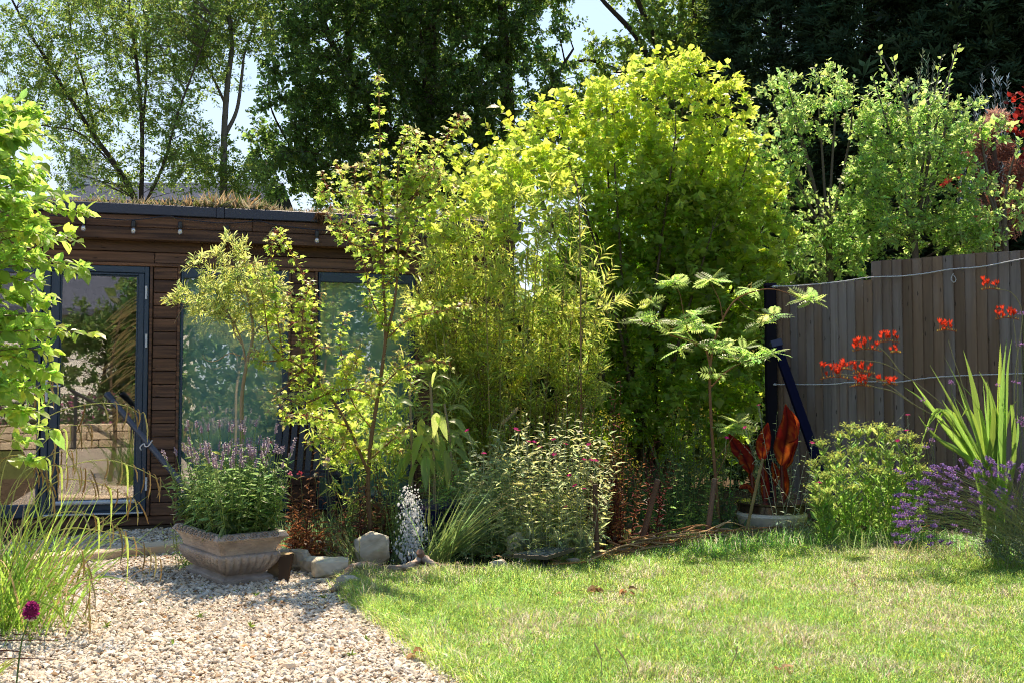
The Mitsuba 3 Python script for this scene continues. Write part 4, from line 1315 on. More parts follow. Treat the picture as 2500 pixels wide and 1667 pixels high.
# ------------------------------------------------------------------ field maple saplings in front of the windows
r = np.random.default_rng(63)
D = 6.9
MS = thing('maple_sapling', 'tall whippy young field maple growing by the pond in front of the windows', 'sapling')
MAIN = [([(905, 1290), (898, 1200), (905, 1080), (925, 950), (940, 840), (940, 760), (935, 680), (938, 560), (930, 440), (926, 300), (925, 160)], 0.017, 0.003, 0.45),
        ([(941, 830), (962, 740), (972, 640), (970, 520), (972, 420), (985, 350), (1000, 310)], 0.011, 0.003, 0.3)]
SIDE = [[(938, 800), (905, 720), (885, 630), (858, 540), (845, 460), (820, 400)], [(936, 650), (900, 570), (872, 490), (865, 400)], [(968, 600), (1000, 520), (1035, 430), (1060, 335)], [(1000, 500), (1050, 410), (1100, 330), (1145, 285)],
        [(938, 560), (910, 480), (800, 470), (780, 480)], [(940, 700), (985, 640), (1010, 560), (1030, 480)], [(975, 480), (1010, 400), (1020, 320)], [(930, 480), (905, 430), (890, 400)], [(942, 830), (1000, 780), (1080, 760), (1150, 740)],
        [(925, 950), (980, 900), (1050, 880), (1100, 890)], [(910, 1050), (860, 980), (840, 900), (830, 820), (850, 760)], [(938, 620), (870, 600), (830, 570), (800, 530)], [(972, 520), (1040, 500), (1080, 440), (1110, 450)],
        [(925, 980), (870, 950), (800, 960), (760, 985)], [(905, 1100), (860, 1090), (800, 1070), (745, 1085)], [(905, 1120), (950, 1080), (1000, 1040)]]
LOW = [([(898, 1150), (850, 1040), (800, 960), (740, 900), (690, 870), (655, 830)], 0.012, 0.004, 0.0)]
RISE = [[(770, 930), (764, 800), (750, 700), (700, 600), (668, 560)], [(690, 870), (668, 700), (662, 580)], [(735, 895), (740, 760), (757, 690)], [(655, 830), (640, 720), (615, 640)], [(800, 960), (860, 900), (880, 840)], [(850, 1040), (780, 1020), (720, 1010), (690, 1030)],
        [(700, 878), (640, 880), (620, 850)], [(740, 900), (700, 940), (670, 960)], [(800, 960), (740, 985), (700, 975)], [(850, 1040), (830, 1100), (790, 1120)]]
fol = MB()


def maple_leaves(c, dens, size, rng, t0=0.1, thinmid=False):
    """Opposite pairs of lobed leaves at nodes along a stem."""
    ln = np.linalg.norm(np.diff(c, axis=0), axis=1).sum()
    n = max(3, int(ln / dens))
    tt = np.linspace(t0, 1, n)
    i = np.minimum((tt * (len(c) - 1)).astype(int), len(c) - 2)
    ax = nrm(c[i + 1] - c[i])
    for k in range(n):
        m = 5 if k < n - 1 else 6
        a = (k % 2) * math.pi / 2 + np.arange(m) * 2 * math.pi / m + rng.normal(0, 0.35, m)
        e1 = nrm(np.cross(ax[k], [0.2, 0.9, 0.3]))
        e2 = np.cross(ax[k], e1)
        rad = np.cos(a)[:, None] * e1 + np.sin(a)[:, None] * e2
        p0 = c[i[k]] + ax[k] * rng.normal(0, 0.012, (m, 1))
        p1 = p0 + rad * rng.uniform(0.01, 0.045, (m, 1)) + ax[k] * 0.012
        v, f = sticks(p0, p1, 0.0009, 0.0007)
        fol.add(v, f, (0.25, 0.10, 0.05))
        s = size * np.exp(rng.normal(0, 0.25, m)) * (1 - 0.3 * tt[k])
        col = jit((0.25, 0.31, 0.04), m, rng, 0.2) if k < n - 1 else jit((0.28, 0.27, 0.08), m, rng, 0.2)
        dd = rad + rng.normal(0, 0.25, (m, 3)) + [0, 0, -0.15]
        fol.add(*leaves(MAPLE, p1, dd, np.array([0, 0, 1.0]) + rng.normal(0, 0.45, (m, 3)), s, col))


for pts, r0, r1, t0 in MAIN + LOW:
    c = curve(W(pts, D), 40)
    part(MS, 'stem', MB().add(*tube(c, np.linspace(r0, r1, 40), 7), (0.17, 0.11, 0.06)), 'matte', smooth=True)
    maple_leaves(c, 0.045, 0.05, r, t0)
for pts in SIDE + RISE:
    q = W(pts, D)
    q[1:, 1] += r.normal(0, 0.22) * np.linspace(0.3, 1, len(q) - 1)
    q = np.array([[p[0] * p[1] / D, p[1], EYE + (p[2] - EYE) * p[1] / D] for p in q])
    c = curve(q, 24)
    part(MS, 'side_stem', MB().add(*tube(c, np.linspace(0.0055, 0.0016, 24), 5), (0.20, 0.10, 0.055)), 'matte', smooth=True)
    maple_leaves(c, 0.036, 0.045, r, 0.05)
    # short leafy spurs off the side stems
    for _ in range(4):
        a = c[r.integers(2, 20)]
        e = a + nrm(r.normal(size=3) + [0, 0, 0.5]) * r.uniform(0.08, 0.2)
        cc = curve([a, (a + e) / 2 + [0, 0, -0.02], e], 8)
        fol.add(*tube(cc, 0.0012, 3), (0.2, 0.1, 0.05))
        maple_leaves(cc, 0.04, 0.042, r, 0.3)
part(MS, 'foliage', fol, 'leaf', kind='stuff')

# ------------------------------------------------------------------ olive tree
r = np.random.default_rng(64)
D = 7.25
OL = thing('olive_tree', 'small standard olive tree with pale narrow leaves before the middle window', 'olive tree')
st = [W([(586, 1290), (588, 1180), (590, 1060), (591, 960), (604, 880), (612, 850), (618, 810), (612, 760), (600, 700)], D),
      W([(602, 900), (594, 850), (585, 820), (560, 770), (530, 750), (500, 760)], D), W([(590, 840), (570, 800), (600, 740), (640, 700)], D), W([(586, 868), (560, 862), (530, 880), (505, 880), (495, 865)], D, ),
      W([(545, 757), (510, 735), (460, 735), (425, 790)], D), W([(614, 830), (640, 790), (680, 760)], D), W([(600, 760), (580, 680), (560, 600)], D), W([(560, 770), (520, 700), (490, 650)], D)]
stems_of(OL, st, [(0.017, 0.008), (0.008, 0.003), (0.006, 0.002), (0.005, 0.0015), (0.004, 0.0015), (0.005, 0.002), (0.005, 0.0015), (0.004, 0.0015)], (0.26, 0.21, 0.14), sides=7)
st2 = W([(590, 1050), (591, 940)], D)
el = [(560, 650, D, 70, 60, 0.2), (500, 660, D, 40, 50, 0.15), (620, 690, D, 70, 60, 0.2), (540, 740, D, 90, 50, 0.22), (650, 760, D, 45, 60, 0.18), (455, 740, D, 50, 25, 0.12), (570, 600, D, 35, 25, 0.1), (420, 800, D, 20, 24, 0.06), (600, 790, D, 70, 30, 0.15)]
cl = thin(ells_sample(el, 120, r), 0.045)
crown(OL, cl, 0.10, st, 4, 9, tmpl_oval(0.24, 0.15, 0.12, (0, 0.3, 0.7, 1), (0, 0.4, 0.42, 0)), 0.05, (0.29, 0.31, 0.07), r, branch_r=0.005, up=0.45, spread=0.75, along=0.8)
# terracotta pot hidden behind the trough carries it
mb = MB()
z = np.array([0, 0.02, 0.2, 0.26, 0.26, 0.3, 0.3, 0.26])
c = gp(588, 1330)
c = np.array([at(586, 1290, D)[0], D, 0.0])
v, f = tube([c + [0, 0, q] for q in (0.0, 0.01, 0.22, 0.23, 0.28, 0.285)], [0.12, 0.13, 0.165, 0.18, 0.18, 0.14], 24)
k = thing('olive_pot', 'round terracotta pot carrying the olive tree behind the trough planter', 'pot')
part(k, 'body', MB().add(v, f, (0.3, 0.14, 0.08)), 'matte', smooth=False)

# ------------------------------------------------------------------ rocking chair
CH = thing('chair', 'dark slatted wooden armchair in the shade before the windows', 'chair')
cs, _ = fb(740, 1100, 0.55)
CO = bpt(cs, 0.55, 0.0)
cx = nrm(BT * math.cos(0.25) + BN * math.sin(0.25))
cy = np.array([-cx[1], cx[0], 0]) * -1
cy = cy if cy[1] < 0 else -cy                                  # chair faces the garden


def chp(x, y, z):
    return CO + cx * x + cy * y + np.array([0, 0, z])


def bar(a, b, w, t, side):
    """A rectangular bar from a to b; w across 'side', t across the other way."""
    d = nrm(b - a)
    s = nrm(side - d * (side @ d))
    q = np.cross(d, s)
    h = trimesh.convex.convex_hull(np.array([e + i * s * w / 2 + j * q * t / 2 for e in (a, b) for i in (-1, 1) for j in (-1, 1)]))
    return np.array(h.vertices), np.array(h.faces)


CC = (0.018, 0.019, 0.03)
for i in range(7):
    x = -0.2 + i * 0.0667
    part(CH, 'back_slat', MB().add(*bar(chp(x, -0.20, 0.40), chp(x, -0.46, 1.02), 0.045, 0.018, cx), CC), 'satin')
for x in (-0.255, 0.255):
    part(CH, 'back_post', MB().add(*bar(chp(x, -0.17, 0.33), chp(x, -0.49, 1.09), 0.045, 0.03, cx), CC), 'satin')
    part(CH, 'leg', MB().add(*bar(chp(x, 0.25, 0.02), chp(x, 0.25, 0.6), 0.045, 0.045, cx), CC), 'satin')
    part(CH, 'leg', MB().add(*bar(chp(x, -0.3, 0.02), chp(x, -0.17, 0.38), 0.045, 0.045, cx), CC), 'satin')
    part(CH, 'arm', MB().add(*bar(chp(x, -0.3, 0.6), chp(x, 0.32, 0.625), 0.075, 0.022, cx), CC), 'satin')
    part(CH, 'side_rail', MB().add(*bar(chp(x * 0.98, -0.2, 0.36), chp(x * 0.98, 0.25, 0.40), 0.022, 0.06, cx), CC), 'satin')
part(CH, 'top_rail', MB().add(*bar(chp(-0.24, -0.475, 1.05), chp(0.24, -0.475, 1.05), 0.06, 0.024, np.array([0, 0, 1.0])), CC), 'satin')
part(CH, 'lower_rail', MB().add(*bar(chp(-0.24, -0.21, 0.42), chp(0.24, -0.21, 0.42), 0.05, 0.022, np.array([0, 0, 1.0])), CC), 'satin')
for i in range(6):
    y = -0.14 + i * 0.08
    part(CH, 'seat_slat', MB().add(*bar(chp(-0.25, y, 0.405 + 0.006 * i), chp(0.25, y, 0.405 + 0.006 * i), 0.065, 0.018, cy), CC), 'satin')

# ------------------------------------------------------------------ rowan sapling
r = np.random.default_rng(65)
D = 7.7
RW = thing('rowan_sapling', 'slim rowan sapling with feathery leaf sprays, in front of the hazel', 'sapling')
st = [W([(1755, 1275), (1748, 1180), (1740, 1080), (1735, 1000), (1733, 940), (1735, 880)], D), W([(1735, 890), (1745, 830), (1770, 770), (1800, 730), (1850, 710), (1890, 707), (1940, 722), (1970, 735)], D), W([(1735, 900), (1720, 850), (1680, 830), (1640, 820), (1600, 795), (1560, 785)], D),
      W([(1700, 845), (1680, 810), (1668, 760), (1660, 720), (1650, 700)], D), W([(1765, 785), (1758, 740), (1745, 710), (1735, 690)], D), W([(1736, 945), (1770, 910), (1810, 885), (1850, 875), (1890, 865)], D), W([(1800, 730), (1830, 755), (1870, 770)], D), W([(1735, 880), (1718, 835), (1690, 800)], D), W([(1742, 1130), (1780, 1080), (1800, 1050)], D), W([(1750, 1160), (1768, 1120), (1778, 1085)], D)]
stems_of(RW, st, [(0.014, 0.010), (0.009, 0.002), (0.008, 0.002), (0.005, 0.002), (0.005, 0.002), (0.007, 0.002), (0.003, 0.0015), (0.004, 0.0015), (0.004, 0.002), (0.004, 0.002)], (0.20, 0.105, 0.06), name='stem', sides=7)
for (u, v, n) in ((1650, 690, 6), (1735, 685, 7), (1600, 790, 6), (1560, 780, 4), (1590, 740, 4), (1680, 790, 6), (1640, 815, 5), (1700, 770, 5), (1720, 800, 5), (1660, 850, 4), (1830, 705, 3), (1965, 728, 6), (1985, 735, 3), (1860, 790, 5), (1890, 770, 3), (1885, 860, 7), (1840, 870, 5), (1800, 880, 5), (1770, 850, 4), (1755, 910, 2), (1815, 850, 3), (1785, 1045, 6), (1800, 1030, 5), (1630, 700, 3), (1700, 840, 3)):
    c = at(u, v, D + r.normal(0, 0.06))
    m = n + 3
    a = r.uniform(0, 6.3) + np.arange(m) * 6.28 / m + r.normal(0, 0.3, m)
    d = np.column_stack([np.cos(a), np.sin(a) * 0.8, r.uniform(-0.35, 0.75, m)])
    for j in range(m):
        mb = MB().add(*leaves(PINN, c[None], d[j:j + 1], np.array([[0, -0.25, 1.0]]) + r.normal(0, 0.4, (1, 3)), 0.14 * r.uniform(0.75, 1.25), jit((0.26, 0.34, 0.07), 1, r, 0.15)))
        part(RW, 'leaf', mb, 'leaf')
    if r.random() < 0.6:
        mm = 14
        mb = MB().add(*leaves(STAR, c + r.normal(0, 0.018, (mm, 3)) + [0, 0, 0.02], sphere_dirs(mm, r, 0.6), r.normal(size=(mm, 3)), 0.012, jit((0.42, 0.36, 0.14), mm, r, 0.2)))
        part(RW, 'berry_cluster', mb, 'petal')

# hedge closing off the back of the garden between the building and the fence
r = np.random.default_rng(66)
k = thing('boundary_hedge', 'dark shaded hedge closing the garden behind the hazel and bamboo', 'hedge')
a, b = at(1120, 900, 12.3), at(1990, 900, 11.4)
n = 7500
t = r.random(n)
p = a + (b - a) * t[:, None]
p[:, 1] += r.uniform(-0.35, 0.35, n)
p[:, 2] = r.random(n) ** 0.8 * (2.35 + 0.3 * np.sin(t * 21) + r.normal(0, 0.08, n))
part(k, 'foliage', MB().add(*leaves(DIAW, p, r.normal(size=(n, 3)), r.normal(size=(n, 3)) + [0, -0.3, 0.6], 0.13 * np.exp(r.normal(0, 0.25, n)), jit((0.05, 0.075, 0.015), n, r, 0.3))), 'leaf', kind='stuff')
mb = MB()
for t in np.linspace(0.02, 0.98, 16):
    q = a + (b - a) * t
    mb.add(*tube([q * [1, 1, 0], q * [1, 1, 0] + [0.03, 0, 1.0], q * [1, 1, 0] + [-0.02, 0.04, 2.0]], [0.03, 0.022, 0.01], 5), (0.06, 0.045, 0.035))
part(k, 'stem', mb, 'matte', kind='stuff')

# ------------------------------------------------------------------ pond, fountain, stones
r = np.random.default_rng(71)
POND_PX = [(880, 1385), (850, 1345), (890, 1310), (1000, 1295), (1130, 1300), (1230, 1320), (1240, 1370), (1200, 1392), (1080, 1396), (960, 1396)]
pc = curve(np.array([gp(u, v) for u, v in POND_PX + POND_PX[:1]]), 50)[:-1]
struct('pond_water', sheet([tuple(q[:2]) for q in pc], 0.002), 'pond_dark')
FT0 = gp(990, 1375)
k = thing('fountain', 'small fountain jet falling in a curtain of bright drops over the pond', 'fountain')
mb = MB()
octv = trimesh.Trimesh([[1, 0, 0], [-1, 0, 0], [0, 1, 0], [0, -1, 0], [0, 0, 1], [0, 0, -1]], [[0, 2, 4], [2, 1, 4], [1, 3, 4], [3, 0, 4], [2, 0, 5], [1, 2, 5], [3, 1, 5], [0, 3, 5]], process=False)
n = 1000
sx = r.normal(0, 1, n)
tt = r.random(n) ** 0.8                               # along the fall
top = at(1000, 1190, 6.55)[2]
fx = np.clip(r.normal(0.0, 0.05, n), -0.11, 0.09)
cx0 = at(1000, 1200, 6.55)[0]
z = top * (1 - tt) ** 0.9 + r.normal(0, 0.015, n)
x = cx0 + fx * (0.55 + 0.75 * tt) + 0.03 * tt
y = 6.55 + r.normal(0, 0.06, n) * (0.5 + tt)
sz = 0.0042 * np.exp(r.normal(0, 0.35, n))
v0 = np.array(octv.vertices)
st_ = 1 + 2.6 * tt[:, None] * r.random((n, 1))
v = v0[None] * np.stack([np.ones((n, 1)) * sz[:, None], np.ones((n, 1)) * sz[:, None], st_ * sz[:, None]], -1) + np.column_stack([x, y, np.maximum(z, 0.012)])[:, None]
mb.add(v.reshape(-1, 3), (np.array(octv.faces)[None] + (np.arange(n) * len(v0))[:, None, None]).reshape(-1, 3), (0.85, 0.85, 0.85))
part(k, 'drop', mb, 'petal', smooth=True, kind='stuff')
part(k, 'nozzle', MB().add(*tube([[cx0, 6.55, -0.01], [cx0, 6.55, 0.05], [cx0, 6.55, 0.055]], [0.02, 0.02, 0.012], 10), (0.02, 0.02, 0.02)), 'satin')

k = thing('glazed_pot', 'dark blue glazed pot standing behind the fountain', 'pot')
c = at(1050, 1340, 7.1)
c[2] = 0.0
prof = [(0.0, 0.15), (0.01, 0.165), (0.2, 0.20), (0.285, 0.225), (0.30, 0.24), (0.325, 0.24), (0.33, 0.232), (0.325, 0.215), (0.25, 0.20)]
v, f = tube([c + [0, 0, q[0]] for q in prof], [q[1] for q in prof], 40)
v[:, 2] = np.concatenate([np.repeat([q[0] for q in prof], 40), [0.0, 0.25]])
v[:-2, :2] = c[:2] + (v[:-2, :2] - c[:2])
scene[num(k + '__body')] = ply((v, f), 'navy_glaze', smooth=35)

STN = [  # pixel of the foot centre, half sizes, turn
    (690, 1392, (0.05, 0.03, 0.06), 'broken pale stone leaning against the planter side'), (722, 1395, (0.07, 0.05, 0.06), 'squarish grey stone right of the planter'), (745, 1368, (0.12, 0.07, 0.07), 'long sloping pale stone behind the other pond edge stones'),
    (760, 1402, (0.07, 0.06, 0.045), 'rough brown stone between two pale boulders'), (800, 1418, (0.095, 0.06, 0.06), 'big rounded cream boulder at the gravel corner of the pond'), (842, 1442, (0.06, 0.05, 0.035), 'small brown stone at the corner where lawn meets gravel'),
    (905, 1392, (0.10, 0.05, 0.11), 'upright sandy slab at the left of the fountain'), (1262, 1372, (0.055, 0.05, 0.085), 'upright pale stone right of the pond behind the dark panel'), (1215, 1398, (0.06, 0.04, 0.035), 'grey white stone at the right end of the branch'),
    (1282, 1385, (0.035, 0.03, 0.025), 'small whitish stone in front of the dark panel'), (1400, 1385, (0.04, 0.03, 0.025), 'small grey stone in the grass below the woven edging'), (860, 1470, (0.035, 0.03, 0.02), 'flat brown stone sunk at the lawn corner'), (765, 1425, (0.08, 0.03, 0.012), 'thin flat stone lying on the gravel by the pond'),
    (1040, 1312, (0.12, 0.08, 0.05), 'flat wet stone at the back of the pond')]
for u, v, s, lab in STN:
    s = tuple(1.4 * q for q in s)
    k = thing('stone', lab, 'stone')
    p = gp(u, v)
    q = r.uniform(-1, 1, (30, 3))
    q = q / (np.sum(np.abs(q) ** 4.5, 1, keepdims=True) ** (1 / 4.5)) * r.uniform(0.78, 1.0, (30, 1))
    h = trimesh.convex.convex_hull(q).subdivide().subdivide().subdivide()
    a_ = r.uniform(-0.5, 0.5)
    vv = np.array(h.vertices) * np.array(s) * 0.85
    vv = vv @ np.array([[math.cos(a_), math.sin(a_), 0], [-math.sin(a_), math.cos(a_), 0], [0, 0, 1]])
    vv += (meshkit.fbm(vv * 38 + 9, 3, 4)[:, None] - 0.5) * 0.010
    vv, f = vv + p + np.array([0, s[1], s[2] * 0.72]), np.array(h.faces)
    vv, f, nn_ = meshkit.arrays((vv, f), 28)
    g1, g2 = meshkit.fbm(vv * 45, 3, 1)[:, None], meshkit.fbm(vv * 10 + 5, 3, 2)[:, None]
    cc = np.array((0.26, 0.23, 0.18)) * (1 - g1) + np.array((0.56, 0.52, 0.44)) * g1
    cc = cc * (1 - np.clip((g2 - 0.5) * 4, 0, 0.7)) + np.array((0.28, 0.2, 0.12)) * np.clip((g2 - 0.5) * 4, 0, 0.7)
    scene[k] = {'type': 'ply', 'filename': meshkit.write_ply((vv, f), False, None, cc, normals=nn_), 'face_normals': False, 'bsdf': {'type': 'ref', 'id': 'matte'}}

# log stump pieces by the planter
k = thing('log', 'split piece of log on end between the planter and the stones', 'log')
a = at(672, 1365, 6.05)
h = trimesh.convex.convex_hull(np.array([[x, y, z] for x, y in ((-0.05, -0.04), (0.055, -0.05), (0.06, 0.03), (0.0, 0.06), (-0.06, 0.04)) for z in (0, 1)]) * [1, 1, 0.14] + [a[0], 6.06, 0])
part(k, 'wood', MB().add(h.vertices + np.column_stack([h.vertices[:, 2] * 0.25, h.vertices[:, 2] * 0, h.vertices[:, 2] * 0]), h.faces, (0.30, 0.22, 0.14)), 'matte')
k = thing('log', 'dark leaning split log beside the big planter base', 'log')
h = trimesh.convex.convex_hull(np.array([at(u, v, d) for u, v, d in ((680, 1360, 5.98), (712, 1350, 5.98), (702, 1420, 5.9), (680, 1425, 5.9), (688, 1360, 6.05), (718, 1352, 6.05), (706, 1415, 6.0), (684, 1420, 6.0))]) * [1, 1, 1])
part(k, 'wood', MB().add(h.vertices, h.faces, (0.07, 0.045, 0.03)), 'matte')

# the branch laid along the lawn edge
k = thing('branch', 'long knotty grey branch lying along the lawn edge before the pond', 'branch')
pts = np.array([gp(u, v) + [0, 0, z] for u, v, z in ((815, 1450, 0.02), (845, 1425, 0.04), (855, 1408, 0.05), (890, 1400, 0.05), (940, 1404, 0.045), (985, 1404, 0.045), (1010, 1398, 0.055), (1030, 1392, 0.07), (1060, 1398, 0.05), (1110, 1402, 0.04), (1150, 1404, 0.04), (1200, 1408, 0.035), (1235, 1412, 0.03))])
c = curve(pts, 70)
rad = 0.017 + 0.009 * meshkit.noise(np.column_stack([np.arange(70) * 0.35, np.zeros(70), np.zeros(70)]), 3) + 0.014 * np.exp(-((np.arange(70) - 41) / 3.0) ** 2)
rad *= np.linspace(1.15, 0.7, 70)
v, f = tube(c, rad, 10)
v += (meshkit.noise(v * 60)[:, None] - 0.5) * 0.009
cc = np.where(meshkit.noise(v * np.array([14, 14, 50.0]), 4)[:, None] > 0.5, (0.36, 0.29, 0.24), (0.19, 0.13, 0.10))
part(k, 'limb', MB().add(v, f, cc), 'matte', smooth=True)
c = curve([pts[7], pts[7] + [-0.005, -0.02, 0.03], pts[7] + [-0.01, -0.035, 0.05]], 6)
part(k, 'stub', MB().add(*tube(c, [0.026, 0.026, 0.024, 0.023, 0.023, 0.022], 10), (0.2, 0.13, 0.1)), 'matte', smooth=False)
c = curve([pts[9], pts[9] + [0.01, -0.01, 0.02], pts[9] + [0.02, -0.02, 0.035]], 5)
part(k, 'stub', MB().add(*tube(c, 0.01, 7), (0.25, 0.18, 0.14)), 'matte')

# slanting dark panel on its stand
k = thing('solar_panel', 'small dark framed solar panel lying tilted on a stone at the pond end', 'panel')
q = [at(1253, 1352, 6.22), at(1325, 1334, 6.5), at(1404, 1336, 6.42), at(1335, 1357, 6.16)]
q = np.array(q)
nn = nrm(np.cross(q[1] - q[0], q[3] - q[0]))
nn = nn if nn[2] > 0 else -nn
h = trimesh.convex.convex_hull(np.vstack([q, q - nn * 0.022]))
part(k, 'frame', MB().add(h.vertices, h.faces, (0.05, 0.04, 0.035)), 'satin')
m = q.mean(0)
qq = m + (q - m) * 0.92 + nn * 0.002
scene[num(k + '__cell_sheet')] = ply((qq, np.array([[0, 1, 2], [0, 2, 3]])), 'window_dark')
part(k, 'stand', MB().add(*tube([m * [1, 1, 0], m - nn * 0.02], [0.035, 0.025], 8), (0.03, 0.03, 0.03)), 'matte')

# ------------------------------------------------------------------ woven edging and stakes
r = np.random.default_rng(72)
k = thing('woven_edging', 'low hurdle of woven brown twigs edging the bed above the lawn', 'edging')
for i in range(46):
    u0 = r.uniform(1290, 1760)
    L = r.uniform(180, 330)
    pts = []
    zoff = r.uniform(0.015, 0.09 if u0 < 1480 else 0.13)
    dd = r.normal(-0.02, 0.03)
    for t in np.linspace(0, 1, 6):
        u = u0 + L * t
        v = np.interp(u, [1290, 1450, 1560, 1700, 1850, 1970], [1392, 1378, 1356, 1338, 1324, 1312])
        p = gp(u, v)
        p[1] += dd + 0.03 * math.sin(u / 38.0 + i) + r.normal(0, 0.012)
        p[2] = max(0.01, zoff * (0.6 + 0.5 * (u > 1480)) + r.normal(0, 0.01) + (t - 0.5) * r.normal(0, 0.05))
        pts.append(p)
    c = curve(pts, 14)
    r0 = r.uniform(0.0035, 0.0085)
    part(k, 'twig', MB().add(*tube(c, np.linspace(r0, r0 * 0.5, 14), 6), jit([(0.30, 0.19, 0.10), (0.20, 0.11, 0.06), (0.38, 0.27, 0.15)][i % 3], 1, r, 0.15)[0]), 'matte', smooth=True)
for i in range(20):       # in front of the pot
    u0, L = r.uniform(1630, 1800), r.uniform(150, 240)
    zoff, dd, pts = r.uniform(0.015, 0.06), r.normal(-0.02, 0.03), []
    for t in np.linspace(0, 1, 5):
        u = u0 + L * t
        p = gp(u, np.interp(u, [1600, 1700, 1850, 2040], [1347, 1338, 1324, 1310]))
        p[1] += dd + 0.03 * math.sin(u / 38.0 + i) + r.normal(0, 0.012)
        p[2] = max(0.01, zoff + r.normal(0, 0.012) + (t - 0.5) * r.normal(0, 0.06))
        pts.append(p)
    c = curve(pts, 12)
    r0 = r.uniform(0.0035, 0.007)
    part(k, 'twig', MB().add(*tube(c, np.linspace(r0, r0 * 0.5, 12), 6), jit([(0.30, 0.19, 0.10), (0.20, 0.11, 0.06), (0.38, 0.27, 0.15)][i % 3], 1, r, 0.15)[0]), 'matte', smooth=True)
for i in range(16):       # the ragged right end
    u0, L = r.uniform(1960, 2200), r.uniform(80, 200)
    pts = []
    zoff, dd = r.uniform(0.02, 0.14), r.normal(0.05, 0.06)
    for t in np.linspace(0, 1, 5):
        u = u0 + L * t
        p = gp(u, np.interp(u, [1960, 2200, 2400], [1312, 1315, 1335]))
        p[1] += dd + r.normal(0, 0.015)
        p[2] = max(0.01, zoff + (t - 0.3) * 0.08 + r.normal(0, 0.012))
        pts.append(p)
    c = curve(pts, 10)
    r0 = r.uniform(0.003, 0.006)
    part(k, 'twig', MB().add(*tube(c, np.linspace(r0, r0 * 0.5, 10), 5), jit((0.28, 0.18, 0.10), 1, r, 0.2)[0]), 'matte', smooth=True)
for lab, a, b, r0, col in (('upright brown stake at the left end of the woven edging', (1460, 1376), (1453, 1182), 0.016, (0.10, 0.06, 0.045)), ('thick cut stake leaning right behind the woven edging', (1556, 1345), (1606, 1170), 0.021, (0.14, 0.08, 0.055)),
                           ('straight thick stake in front of the rowan stem', (1722, 1330), (1744, 1168), 0.019, (0.17, 0.11, 0.08)), ('long thin green brown stake leaning before the red leaved pot', (1812, 1330), (1862, 1120), 0.011, (0.22, 0.17, 0.08)),
                           ('short stake standing before the cream pot', (1862, 1300), (1872, 1212), 0.015, (0.13, 0.085, 0.06)), ('crooked short stake at the right side of the cream pot', (1920, 1285), (1942, 1205), 0.016, (0.12, 0.075, 0.05)),
                           ('pale cut post among the lime flowered plants', (2200, 1262), (2202, 1192), 0.026, (0.33, 0.24, 0.15)), ('short dark post under the lavender', (2356, 1300), (2356, 1245), 0.018, (0.12, 0.07, 0.05)), ('small split stake low at the rowan foot', (1735, 1275), (1750, 1247), 0.011, (0.25, 0.15, 0.09))):
    s = thing('stake', lab, 'stake')
    g0 = gp(*a)
    e = at(b[0], b[1], g0[1] + 0.02)
    c = curve([g0 - [0, 0, 0.03], (g0 + e) / 2 + r.normal(0, 0.006, 3), e], 14)
    v, f = tube(c, np.linspace(r0 * 1.1, r0 * 0.92, 14), 9)
    cc = np.array(col) * (0.75 + 0.5 * meshkit.noise(v * np.array([50, 50, 12.0]))[:, None])
    cc[-1] = (0.45, 0.36, 0.25)
    part(s, 'shaft', MB().add(v, f, cc), 'matte', smooth=True)
    part(s, 'cut_end', MB().add(*tube([e, e + nrm(e - g0) * 0.003], r0 * 0.9, 9), (0.48, 0.38, 0.26)), 'matte')

# ------------------------------------------------------------------ red leaved plant in its pot
r = np.random.default_rng(73)
D = 7.75
PT = thing('cream_pot', 'round cream pot with a dark brown rim behind the woven edging', 'pot')
c = at(1885, 1300, D)
c[2] = 0.0
R_ = 165 / 2 * D / F
zt = at(1885, 1232, D - R_)[2]
prof = [(0.0, R_ * 0.6), (0.01, R_ * 0.68), (zt * 0.35, R_ * 0.95), (zt * 0.62, R_ * 1.02), (zt - 0.075, R_ * 0.97)]
v, f = tube([c + [0, 0, q[0]] for q in prof], [q[1] for q in prof], 44)
scene[num(PT + '__body')] = ply((v, f), 'cream_glaze', smooth=40)
prof = [(zt - 0.077, R_ * 0.95), (zt - 0.07, R_ * 1.0), (zt - 0.02, R_ * 0.99), (zt - 0.012, R_ * 1.06), (zt, R_ * 1.06), (zt + 0.002, R_ * 0.98), (zt - 0.02, R_ * 0.94)]
v, f = tube([c + [0, 0, q[0]] for q in prof], [q[1] for q in prof], 44)
scene[num(PT + '__rim')] = ply((v, f), 'brown_glaze', smooth=40)
part(PT, 'compost', MB().add(*tube([c + [0, 0, zt - 0.03], c + [0, 0, zt - 0.019]], R_ * 0.93, 24), (0.03, 0.02, 0.015)), 'matte')
CN = thing('canna', 'canna with broad translucent dark red and orange leaves in the cream pot', 'plant')


